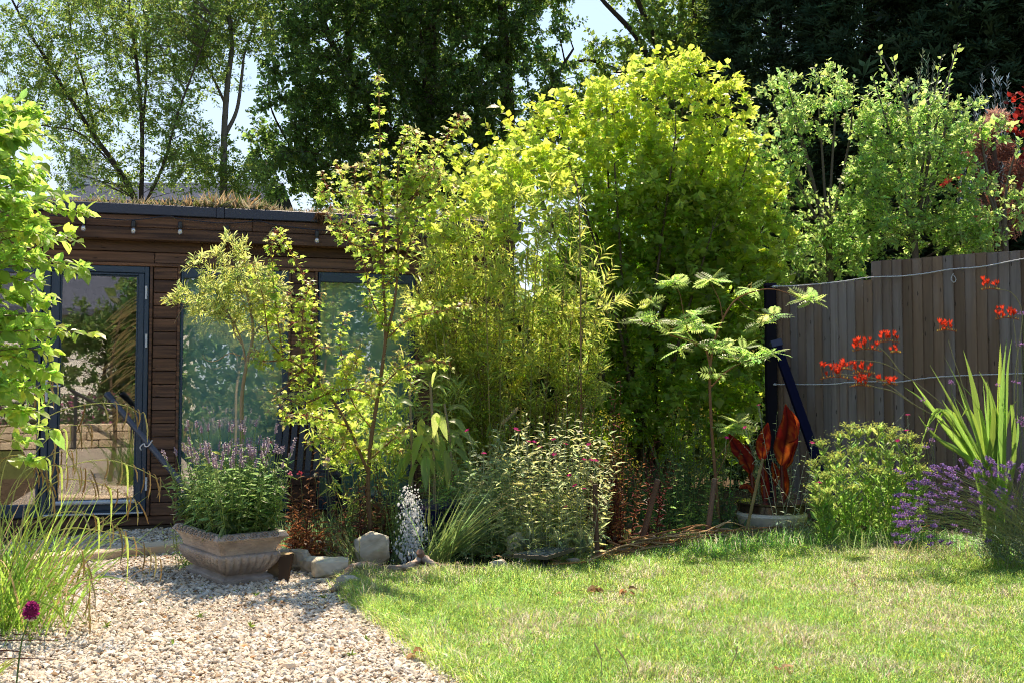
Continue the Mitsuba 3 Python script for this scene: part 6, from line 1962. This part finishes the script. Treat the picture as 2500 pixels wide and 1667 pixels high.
stem_leaves('mixed_perennial', 'tangled grey green stems rising behind the cream pot', 'plant', fan(1780, 1990, 8.0, 0.12, [(1780, 1060), (1880, 1010), (1990, 1090)], 44), LANCE, 0.05, (0.19, 0.25, 0.08), 16, (0.22, 0.25, 0.13), 0.002)

# dianthus grass and bronze leaved plants between planter and pond
D = 6.75
strap_clump('grey green pinks foliage spilling behind the planter', 720, D, 150, 0.30, 0.4, (0.14, 0.20, 0.07), 0.0038, (0.05, 0.3), 0.13, 'dianthus')
strap_clump('green narrow leaved clump behind the stones', 830, 7.0, 170, 0.36, 0.4, (0.14, 0.21, 0.06), 0.0036, (0.05, 0.3), 0.16, 'narrow_leaved_clump')
k = thing('pink_flowers', 'pink and white pinks flowering before the dark chair', 'flower')
for u, v, cc in ((708, 1156, (0.55, 0.2, 0.27)), (670, 1152, (0.65, 0.6, 0.55)), (800, 1122, (0.62, 0.45, 0.45)), (793, 1135, (0.65, 0.55, 0.5)), (733, 1155, (0.4, 0.05, 0.08)), (770, 1160, (0.55, 0.5, 0.4)), (690, 1190, (0.6, 0.4, 0.4))):
    p = at(u, v, D)
    m = 24
    part(k, 'flower', MB().add(*leaves(DIAW, p + r.normal(0, 0.005, (m, 3)), sphere_dirs(m, r, 0.5), r.normal(size=(m, 3)) + [0, 0, 1], 0.016, jit(cc, m, r, 0.12, 0.04))), 'petal')
    part(k, 'stem', MB().add(*tube(curve([foot(u + 8, D), at(u + 6, 1230, D), p], 8), 0.0016, 4), (0.16, 0.2, 0.08)), 'matte')
stem_leaves('bronze_shrub', 'bronze and red leaved low shrub between the planter and the pond stones', 'shrub', fan(700, 800, 6.5, 0.07, [(700, 1200), (745, 1180), (800, 1220)], 30), LANCE, 0.075, (0.17, 0.075, 0.025), 18, (0.09, 0.03, 0.02), 0.0025)
stem_leaves('purple_leaved_plant', 'dark purple leaved plant with glossy tips left of the water drops', 'plant', fan(820, 960, 6.95, 0.1, [(820, 1210), (900, 1150), (960, 1180)], 34), LANCE, 0.065, (0.11, 0.05, 0.025), 22, (0.07, 0.025, 0.015), 0.0025)
stem_leaves('green_perennial', 'mid green leafy perennial behind the blue pot', 'plant', fan(1040, 1160, 7.5, 0.1, [(1040, 1130), (1100, 1110), (1160, 1120)], 30), LANCE, 0.10, (0.13, 0.19, 0.06), 18, (0.12, 0.14, 0.05), 0.003)
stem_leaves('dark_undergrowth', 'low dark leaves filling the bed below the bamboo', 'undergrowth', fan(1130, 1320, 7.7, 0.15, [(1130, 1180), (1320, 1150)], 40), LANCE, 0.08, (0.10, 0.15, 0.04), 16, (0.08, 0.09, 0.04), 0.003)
stem_leaves('daisy_plant', 'pale leggy plant with a white daisy left of the planter', 'plant', [(foot(455 + r.normal(0, 14), 6.35), at(u, v, 6.35)) for u, v in ((425, 1258), (415, 1275), (420, 1290), (440, 1280), (430, 1310), (460, 1290), (450, 1330), (400, 1300), (480, 1340), (470, 1350))], LANCE, 0.045, (0.24, 0.30, 0.08), 14, (0.2, 0.25, 0.1), 0.002)
k = thing('daisy', 'small white daisy flower left of the trough planter', 'flower')
p = at(423, 1255, 6.3)
part(k, 'petal_ring', MB().add(*leaves(DIA, np.repeat(p[None], 12, 0), np.column_stack([np.cos(np.arange(12) * 0.5236), np.sin(np.arange(12) * 0.5236), np.full(12, 0.15)]), np.repeat([[0, 0, 1.0]], 12, 0), 0.02, (0.7, 0.68, 0.62))), 'petal')
part(k, 'stem', MB().add(*tube([foot(440, 6.3), p], 0.0015, 4), (0.2, 0.25, 0.1)), 'matte')
# creeping ground cover above the lawn
k = thing('ground_cover', 'low round leaved ground cover glowing behind the woven edging', 'ground cover', kind='stuff')
mb = MB()
n = 5200
u = r.uniform(1560, 1960, n)
p = np.array([gp(a, np.interp(a, [1560, 1700, 1850, 1970], [1350, 1330, 1318, 1306]) - abs(b)) for a, b in zip(u, r.normal(8, 12, n))])
p[:, 2] = r.random(n) * 0.07
mb.add(*leaves(DIAW, p, r.normal(size=(n, 3)) + [0, 0, 0.3], r.normal(0, 0.5, (n, 3)) + [0, 0, 1.0], 0.022, jit((0.25, 0.29, 0.05), n, r, 0.25)))
mb.put(k, 'leaf')
k = thing('bed_litter', 'low mixed weeds and leaf litter covering the soil of the border', 'ground cover', kind='stuff')
mb = MB()
n = 16000
p = np.column_stack([r.uniform(-2.0, 4.2, n), r.uniform(6.3, 9.2, n), r.random(n) ** 2 * 0.10])
bed = Polygon([tuple(gp(u, v)[:2]) for u, v in ((660, 1375), (860, 1400), (1240, 1400), (1420, 1372), (1700, 1342), (2000, 1322), (2300, 1332), (2600, 1362))] + [(4.2, 8.2), (2.4, 9.2), (-0.3, 9.0), (-2.0, 8.3)])
ok = contains_xy(bed, p[:, 0], p[:, 1]) & ~contains_xy(Polygon(pc[:, :2]), p[:, 0], p[:, 1])
p = p[ok]
n = len(p)
c = np.where(r.random((n, 1)) < 0.6, jit((0.13, 0.19, 0.045), n, r, 0.3), jit((0.12, 0.08, 0.04), n, r, 0.3))
mb.add(*leaves(DIA, p, r.normal(size=(n, 3)) + [0, 0, 0.5], r.normal(0, 0.6, (n, 3)) + [0, 0, 1.0], 0.05 * np.exp(r.normal(0, 0.3, n)), c))
mb.put(k, 'leaf')

# lime flowered sedum / spurge
D = 7.45
LI = thing('lime_flowered_plant', 'lush lime green plant with flat yellow green flower heads in front of the fence', 'plant')
w, f, fl = MB(), MB(), MB()
for u, v in ((2005, 1080), (2020, 1120), (2050, 1060), (2075, 1040), (2095, 1055), (2120, 1045), (2145, 1040), (2160, 1065), (2180, 1050), (2200, 1070), (2225, 1065), (2245, 1090), (2010, 1160), (2040, 1110), (2090, 1100), (2130, 1100), (2170, 1110), (2210, 1120), (2060, 1150), (2110, 1140), (2150, 1150), (2190, 1160), (2240, 1140), (2020, 1200), (2000, 1220), (2080, 1190), (1985, 1130), (1990, 1190), (2265, 1150), (2230, 1180)):
    d = D + (v - 1100) * -0.0028 + r.normal(0, 0.06)
    t = at(u, v, d)
    b = foot(2110 + (u - 2110) * 0.8, d)
    c = curve([b, (b + t) / 2 + r.normal(0, 0.02, 3), t], 12)
    w.add(*tube(c, np.linspace(0.005, 0.003, 12), 5), (0.24, 0.28, 0.08))
    for i in range(11):
        twig_leaves(f, c[i][None], c[i + 1][None], 7, tmpl_oval(0.36, 0.15, 0.05, (0, 0.5, 1), (0, 0.5, 0)), 0.066, (0.20, 0.28, 0.05), r, spread=0.75, along=0.75, up=0.2, flat=0.6, t0=0)
    m = 120
    q = t + r.normal(0, 1, (m, 3)) * [0.036, 0.034, 0.012] + [0, 0, 0.005]
    fl.add(*leaves(DIAW, q, sphere_dirs(m, r, 0.6), r.normal(0, 0.5, (m, 3)) + [0, 0, 1.0], 0.014, jit((0.44, 0.50, 0.13), m, r, 0.14)))
    v_, f_ = sticks(np.repeat(t[None] - [0, 0, 0.04], 12, 0), q[:12] - [0, 0, 0.005], 0.0016, 0.001)
    w.add(v_, f_, (0.26, 0.3, 0.09))
part(LI, 'stem', w, 'matte', kind='stuff')
part(LI, 'foliage', f, 'leaf', kind='stuff')
part(LI, 'flower_head', fl, 'petal', kind='stuff')
k = stem_leaves('rose_campion', 'thin silvery campion with a few magenta flowers beside the cream pot', 'plant', [(foot(1930 + r.normal(0, 25), 7.3), at(u, v, 7.3)) for u, v in ((1983, 1085), (2000, 1180), (1850, 990), (1818, 1045), (1880, 1100), (1990, 1140), (1950, 1120), (1810, 1080), (2210, 1005), (2225, 1030), (1970, 1100))], LANCE, 0.045, (0.22, 0.26, 0.13), 12, (0.33, 0.36, 0.24), 0.0022)
magenta(k, [(1983, 1080), (2000, 1177), (1852, 988), (1818, 1043), (1774, 1068), (2213, 1050), (2191, 1075), (2003, 1177), (2216, 1012)], 7.4)
strap_clump('tousled long grass and weeds under the lime flowered plant', 2090, 7.0, 150, 0.26, 0.6, (0.17, 0.23, 0.06), 0.0022, (0.1, 0.5), 0.28, 'weed_tuft', 'grass')
strap_clump('dry tangled straw grass below the lavender', 2330, 6.65, 160, 0.30, 0.8, (0.24, 0.21, 0.09), 0.002, (0.2, 0.6), 0.25, 'weed_tuft', 'grass', -0.4)

# lavender leaning in from the right
LV = thing('lavender', 'lavender bush with purple spikes leaning left at the right edge of the lawn', 'lavender')
D = 6.35
w, f = MB(), MB()
b0 = foot(2520, D)
for i in range(190):
    u = r.uniform(2190, 2560)
    v = np.interp(u, [2190, 2300, 2420, 2560], [1195, 1135, 1120, 1130]) + abs(r.normal(0, 1)) * 85
    if v > 1330:
        v = r.uniform(1150, 1280)
    d = D + r.normal(0, 0.18)
    t = at(u, v, d)
    b = b0 + np.array([r.normal(0, 0.09), r.normal(0, 0.09), r.uniform(0.04, 0.22)])
    c = curve([b, b * 0.45 + t * 0.55 + [0, 0, 0.06], t], 10)
    w.add(*tube(c, np.linspace(0.0016, 0.0011, 10), 3), jit((0.24, 0.27, 0.10), 1, r, 0.2)[0])
    ax = nrm(c[-1] - c[-2])
    L = r.uniform(0.035, 0.065)
    m = 42
    tt = r.random((m, 1)) ** 0.8
    mb = MB().add(*leaves(DIAW, t + ax * L * (tt - 0.3) + r.normal(0, 0.0042, (m, 3)), r.normal(size=(m, 3)) + ax * 0.8, r.normal(size=(m, 3)), 0.012, jit((0.25, 0.15, 0.38), m, r, 0.4, 0.1)))
    part(LV, 'flower_spike', mb, 'petal')
for i in range(170):
    a = r.uniform(0, 6.3)
    b = b0 + np.array([r.normal(0, 0.13), r.normal(0, 0.1), 0.02])
    t = b + np.array([math.cos(a) * 0.16 - 0.08, math.sin(a) * 0.12, r.uniform(0.12, 0.30)])
    twig_leaves(f, b[None], t[None], 12, tmpl_dia(0.12), 0.045, (0.17, 0.20, 0.10), r, spread=0.6, along=0.8, up=0.3)
part(LV, 'stem', w, 'matte', kind='stuff')
part(LV, 'foliage', f, 'leaf', kind='stuff')

# crocosmia: sword leaves and red sprays
CR = thing('crocosmia', 'tall red flowered crocosmia with green sword leaves at the right', 'plant')
D = 6.7
for pts, wd_ in (([(2385, 1150), (2320, 1060), (2265, 980), (2225, 925)], 0.014), ([(2390, 1150), (2350, 1040), (2310, 960), (2270, 890)], 0.013), ([(2400, 1150), (2370, 1020), (2340, 940), (2305, 870)], 0.016), ([(2400, 1150), (2385, 1000), (2370, 920), (2352, 855)], 0.018), ([(2410, 1150), (2420, 1020), (2410, 950), (2390, 905)], 0.02),
                 ([(2440, 1150), (2445, 980), (2450, 900), (2458, 825)], 0.012), ([(2450, 1150), (2455, 1000), (2460, 900), (2470, 828)], 0.011), ([(2440, 1150), (2440, 980), (2442, 880), (2442, 838)], 0.012), ([(2380, 1150), (2300, 1080), (2260, 1040), (2240, 1010)], 0.015), ([(2420, 1160), (2400, 1050), (2380, 980), (2330, 920)], 0.017), ([(2380, 1150), (2310, 1040), (2250, 975), (2208, 945)], 0.012),
                 ([(2450, 1160), (2440, 1060), (2430, 1000), (2410, 930)], 0.018), ([(2470, 1160), (2475, 1060), (2470, 990), (2462, 1010)], 0.012), ([(2400, 1160), (2350, 1080), (2320, 1010), (2300, 975)], 0.016), ([(2425, 1160), (2432, 1060), (2438, 1000), (2440, 940)], 0.018), ([(2460, 1170), (2480, 1080), (2485, 1040), (2482, 1000)], 0.012), ([(2395, 1160), (2340, 1100), (2310, 1080), (2270, 1060)], 0.012), ([(2410, 1170), (2380, 1090), (2350, 1030), (2325, 960)], 0.018)) + tuple(([(2410 + q * 0.1, 1160), (2420 + q * 0.45, 1060), (2420 + q * 0.75, 1000), (2420 + q, 930 + abs(q) * 0.5 + z)], w) for q, z, w in zip(r.uniform(-190, 70, 16), r.uniform(-40, 90, 16), r.uniform(0.010, 0.018, 16))):
    d = r.normal(0, 0.09)
    wd_ = wd_ * 1.15
    base = foot(2425 + r.normal(0, 14), D + d * 0.5)
    q = np.vstack([base, W([(u, v, d) for u, v in pts], D)])
    v_, f_ = ribbon(curve(q, 16), wd_, (r.normal(0, 0.5), -1.0, 0.35), 0.22)
    part(CR, 'sword_leaf', MB().add(v_, f_, jit((0.135, 0.21, 0.028), 1, r, 0.18)[0]), 'leaf')
FS = [[(2400, 1130), (2320, 1010), (2270, 960), (2200, 910), (2150, 885), (2080, 878)], [(2390, 1130), (2300, 1030), (2230, 985), (2170, 940), (2120, 920), (2040, 912)], [(2400, 1120), (2350, 940), (2330, 880), (2315, 830)], [(2470, 1120), (2478, 920), (2490, 830), (2495, 760), (2470, 715), (2430, 706)],
      [(2475, 1120), (2485, 900), (2480, 830), (2474, 780)], [(2230, 985), (2180, 955), (2140, 945), (2110, 935)], [(2200, 910), (2170, 870), (2150, 850), (2135, 838)]]
for pts in FS:
    q = W(pts, D - 0.05)
    if pts[0][1] > 1100:
        q = np.vstack([foot(2428, D), q])
    part(CR, 'flower_stem', MB().add(*tube(curve(q, 24), np.linspace(0.0045, 0.0022, 24), 5), (0.22, 0.20, 0.09)), 'satin', smooth=True)
for u, v, ru, n in ((2112, 838, 30, 17), (2167, 823, 22, 11), (2034, 905, 32, 16), (2105, 898, 22, 11), (2096, 930, 22, 11), (2170, 930, 15, 6), (2150, 925, 10, 4), (2308, 797, 20, 9), (2415, 697, 18, 7), (2455, 765, 24, 12), (2185, 855, 10, 3), (2060, 893, 16, 6)):
    c = at(u, v, D - 0.05)
    mb = MB()
    s = ru * D / F
    x = r.uniform(-1, 1, n)
    p = c + np.column_stack([x * s, r.normal(0, 0.012, n), r.normal(0, 0.3, n) * s * 0.8])
    d = np.column_stack([r.normal(-0.1, 0.35, n), r.normal(-0.2, 0.35, n), np.full(n, 0.9)])
    mb.add(*leaves(STAR, p, d, r.normal(size=(n, 3)), 0.040 * r.uniform(0.75, 1.15, n), jit((0.52, 0.05, 0.022), n, r, 0.2, 0.05)))
    # buds along the rachis below
    m = 10
    e = np.column_stack([np.linspace(-1, 1.3, m) * s, np.zeros(m), -0.45 * s - 0.2 * s * np.linspace(-1, 1, m) ** 2])
    mb.add(*leaves(DIA, c + e, np.tile([[0.1, 0, 1.0]], (m, 1)), r.normal(size=(m, 3)), 0.016, jit((0.42, 0.3, 0.06), m, r, 0.15)))
    mb.add(*tube(c + e, 0.0022, 4), (0.3, 0.1, 0.03))
    v_, f_ = sticks((c + e)[np.argmin(np.linalg.norm((c + e)[None] - p[:, None], axis=2), 1)], p + nrm(d) * 0.004, 0.0014, 0.0012)
    mb.add(v_, f_, (0.4, 0.12, 0.03))
    part(CR, 'flower_cluster', mb, 'petal')
for lab, pts in (('lilac verbena heads standing right of the crocosmia leaves', ((2497, 765), (2494, 842), (2436, 940), (2485, 933), (2500, 1020), (2497, 1035), (2490, 1028))), ('small lilac flowers left of the crocosmia leaves', ((2254, 976), (2270, 1048), (2275, 1075), (2322, 932), (2262, 1090)))):
    k = thing('verbena', lab, 'flower')
    for u, v in pts:
        p = at(u, v, 6.6)
        m = 26
        part(k, 'flower_head', MB().add(*leaves(DIAW, p + r.normal(0, 1, (m, 3)) * [0.014, 0.012, 0.007], sphere_dirs(m, r, 0.7), r.normal(size=(m, 3)) + [0, 0, 1], 0.011, jit((0.36, 0.18, 0.45), m, r, 0.25))), 'petal')
        part(k, 'stem', MB().add(*tube(curve([foot(u + 10, 6.6), at(u + 8, 1150, 6.6), p], 8), 0.0016, 4), (0.15, 0.18, 0.07)), 'matte')

# dead leaves and straws on the lawn
for u, v, s, lab in ((1450, 1440, 0.05, 'curled brown dead leaves on the lawn, left of a similar heap'), (1525, 1446, 0.05, 'curled brown dead leaves on the lawn, right of a similar heap'), (1915, 1636, 0.05, 'pinkish dead leaf on the lawn near the bottom edge'), (2090, 1423, 0.04, 'pale dead leaf on the lawn near the shaded grass'), (1375, 1450, 0.035, 'small dead leaf on the lawn beside a dry stalk'), (1015, 1598, 0.05, 'brown dead leaf at the lawn edge by the gravel')):
    k = thing('dead_leaf', lab, 'leaf')
    p = gp(u, v, 0.03)
    m = 7 if 'leaves' in lab else 3
    part(k, 'blade', MB().add(*leaves(tmpl_oval(0.6, 0.5, 0.5), p + r.normal(0, 0.012, (m, 3)), r.normal(size=(m, 3)) * [1, 1, 0.3], r.normal(0, 0.5, (m, 3)) + [0, 0, 1], s, jit((0.36, 0.22, 0.12), m, r, 0.2))), 'petal')
for u, v, du, dv, lab in ((1410, 1440, 110, 6, 'dry stalk lying level between the dead leaf heaps on the lawn'), (1780, 1630, 20, -55, 'dry grass seed stalk standing near the bottom edge of the lawn'), (1470, 1650, -20, -85, 'leaning straw stalk at the bottom of the lawn'), (1540, 1660, -35, -80, 'second leaning straw stalk at the bottom of the lawn')):
    k = thing('straw', lab, 'stalk')
    a = gp(u, v, 0.02)
    e = at(u + du, v + dv, a[1] - 0.03)
    part(k, 'shaft', MB().add(*tube(curve([a, (a + e) / 2 + [0.01, 0, 0.006], e], 8), [0.0018] * 5 + [0.004, 0.004, 0.001], 5), (0.45, 0.36, 0.2)), 'matte')

# ------------------------------------------------------------------ what stands behind the camera and shows in the panes
r = np.random.default_rng(95)
k = thing('rear_hedge', 'sunlit mixed hedge behind the photographer mirrored in the windows', 'hedge')
n = 24000
x = r.uniform(-0.6, 9, n)
p = np.column_stack([x, -5.2 + r.normal(0, 0.35, n), r.random(n) ** 0.9 * (4.3 + 0.5 * np.sin(x * 1.7) + 0.3 * np.sin(x * 4.1))])
part(k, 'foliage', MB().add(*leaves(DIAW, p, r.normal(size=(n, 3)), r.normal(size=(n, 3)) + [0, 0.5, 0.7], 0.14 * np.exp(r.normal(0, 0.3, n)), jit((0.11, 0.16, 0.035), n, r, 0.35, 0.15))), 'leaf', kind='stuff')
part(k, 'stem', MB().add(*joined(*[tube([[q, -5.2, 0], [q + 0.05, -5.2, 1.2], [q - 0.05, -5.25, 2.2]], [0.04, 0.03, 0.01], 5) for q in np.linspace(-0.4, 8.8, 12)])), 'matte', kind='stuff')
k = thing('rear_tree', 'green tree behind the photographer mirrored in the door', 'tree')
st = [np.array([[-0.9, -5.6, 0], [-0.85, -5.6, 1.3], [-0.7, -5.5, 2.4]])]
stems_of(k, st, [(0.06, 0.02)])
cl = nrm(r.normal(size=(110, 3))) * r.random((110, 1)) ** 0.4 * [1.2, 0.7, 1.0] + [-0.85, -5.4, 1.9]
crown(k, cl, 0.3, st, 5, 8, DIAW, 0.10, (0.12, 0.17, 0.035), r, branch_r=0.012)
k = thing('rear_house', 'white rendered house behind the photographer mirrored in the door', 'house')
v, f = box(-2.5, -9.4, 1.45, 9, 0.5, 2.9)
scene[num(k + '__wall')] = ply((v, f), 'white_render')
for x in (-3.3, -1.6, 0.6):
    v, f = rbox((0.95, 0.06, 1.1), 0.01)
    scene[num(k + '__window')] = ply((v + [x, -9.14, 1.75], f), 'window_dark')
q = np.array([[-7.3, -8.9, 2.85], [2.3, -8.9, 2.85], [2.3, -11.5, 4.2], [-7.3, -11.5, 4.2]])
scene[num(k + '__roof')] = ply((np.vstack([q, q + [0, 0, 0.15]]), np.array([[0, 1, 2], [0, 2, 3], [4, 5, 6], [4, 6, 7], [0, 1, 5], [0, 5, 4]])), 'slate_roof')
k = thing('retaining_wall', 'low sandstone wall behind the photographer mirrored in the door', 'wall')
for j in range(3):
    for i in range(9):
        L = 0.42
        x = -3.6 + (i + 0.5 * (j % 2)) * L
        if x > -0.3:
            continue
        v, f = rbox((L - 0.012, 0.25, 0.15 - 0.01), 0.012)
        kk = num(k + '__stone_block')
        scene[kk] = ply((v + [x, -3.6 + r.normal(0, 0.008), 0.075 + j * 0.15], f), 'wood', uv=[[r.random(), 4.5]])
k = thing('stair_rail', 'dark hand rail beside the steps behind the photographer', 'handrail')
for a, b in (((-1.75, -3.2, 0), (-1.75, -3.2, 1.05)), ((-0.75, -3.2, 0.0), (-0.75, -3.2, 0.45)), ((-1.85, -3.2, 1.1), (-0.6, -3.2, 0.35))):
    part(k, 'rail' if a[2] > 0.5 else 'post', MB().add(*tube([a, b], 0.028, 8), (0.02, 0.02, 0.025)), 'satin')
k = thing('rear_shrub', 'flowering shrubs on the wall behind the photographer', 'shrub')
n = 2600
p = np.column_stack([r.uniform(-3.6, -0.6, n), -4.3 + r.normal(0, 0.3, n), 0.4 + r.random(n) * 0.6])
part(k, 'foliage', MB().add(*leaves(DIAW, p, r.normal(size=(n, 3)), r.normal(size=(n, 3)) + [0, 0.5, 0.7], 0.085, np.where(r.random((n, 1)) < 0.12, jit((0.3, 0.08, 0.12), n, r, 0.3), jit((0.10, 0.14, 0.04), n, r, 0.35)))), 'leaf', kind='stuff')
k = thing('rear_gravel_bed', 'pale gravel terrace behind the photographer', 'gravel', kind='stuff')
v = np.array([[-3.6, -8.8, 0.44], [0.2, -8.8, 0.44], [0.2, -3.75, 0.44], [-3.6, -3.75, 0.44]])
scene[k] = ply((v, np.array([[0, 1, 2], [0, 2, 3]])), 'earth', uv=[[3, 0]])
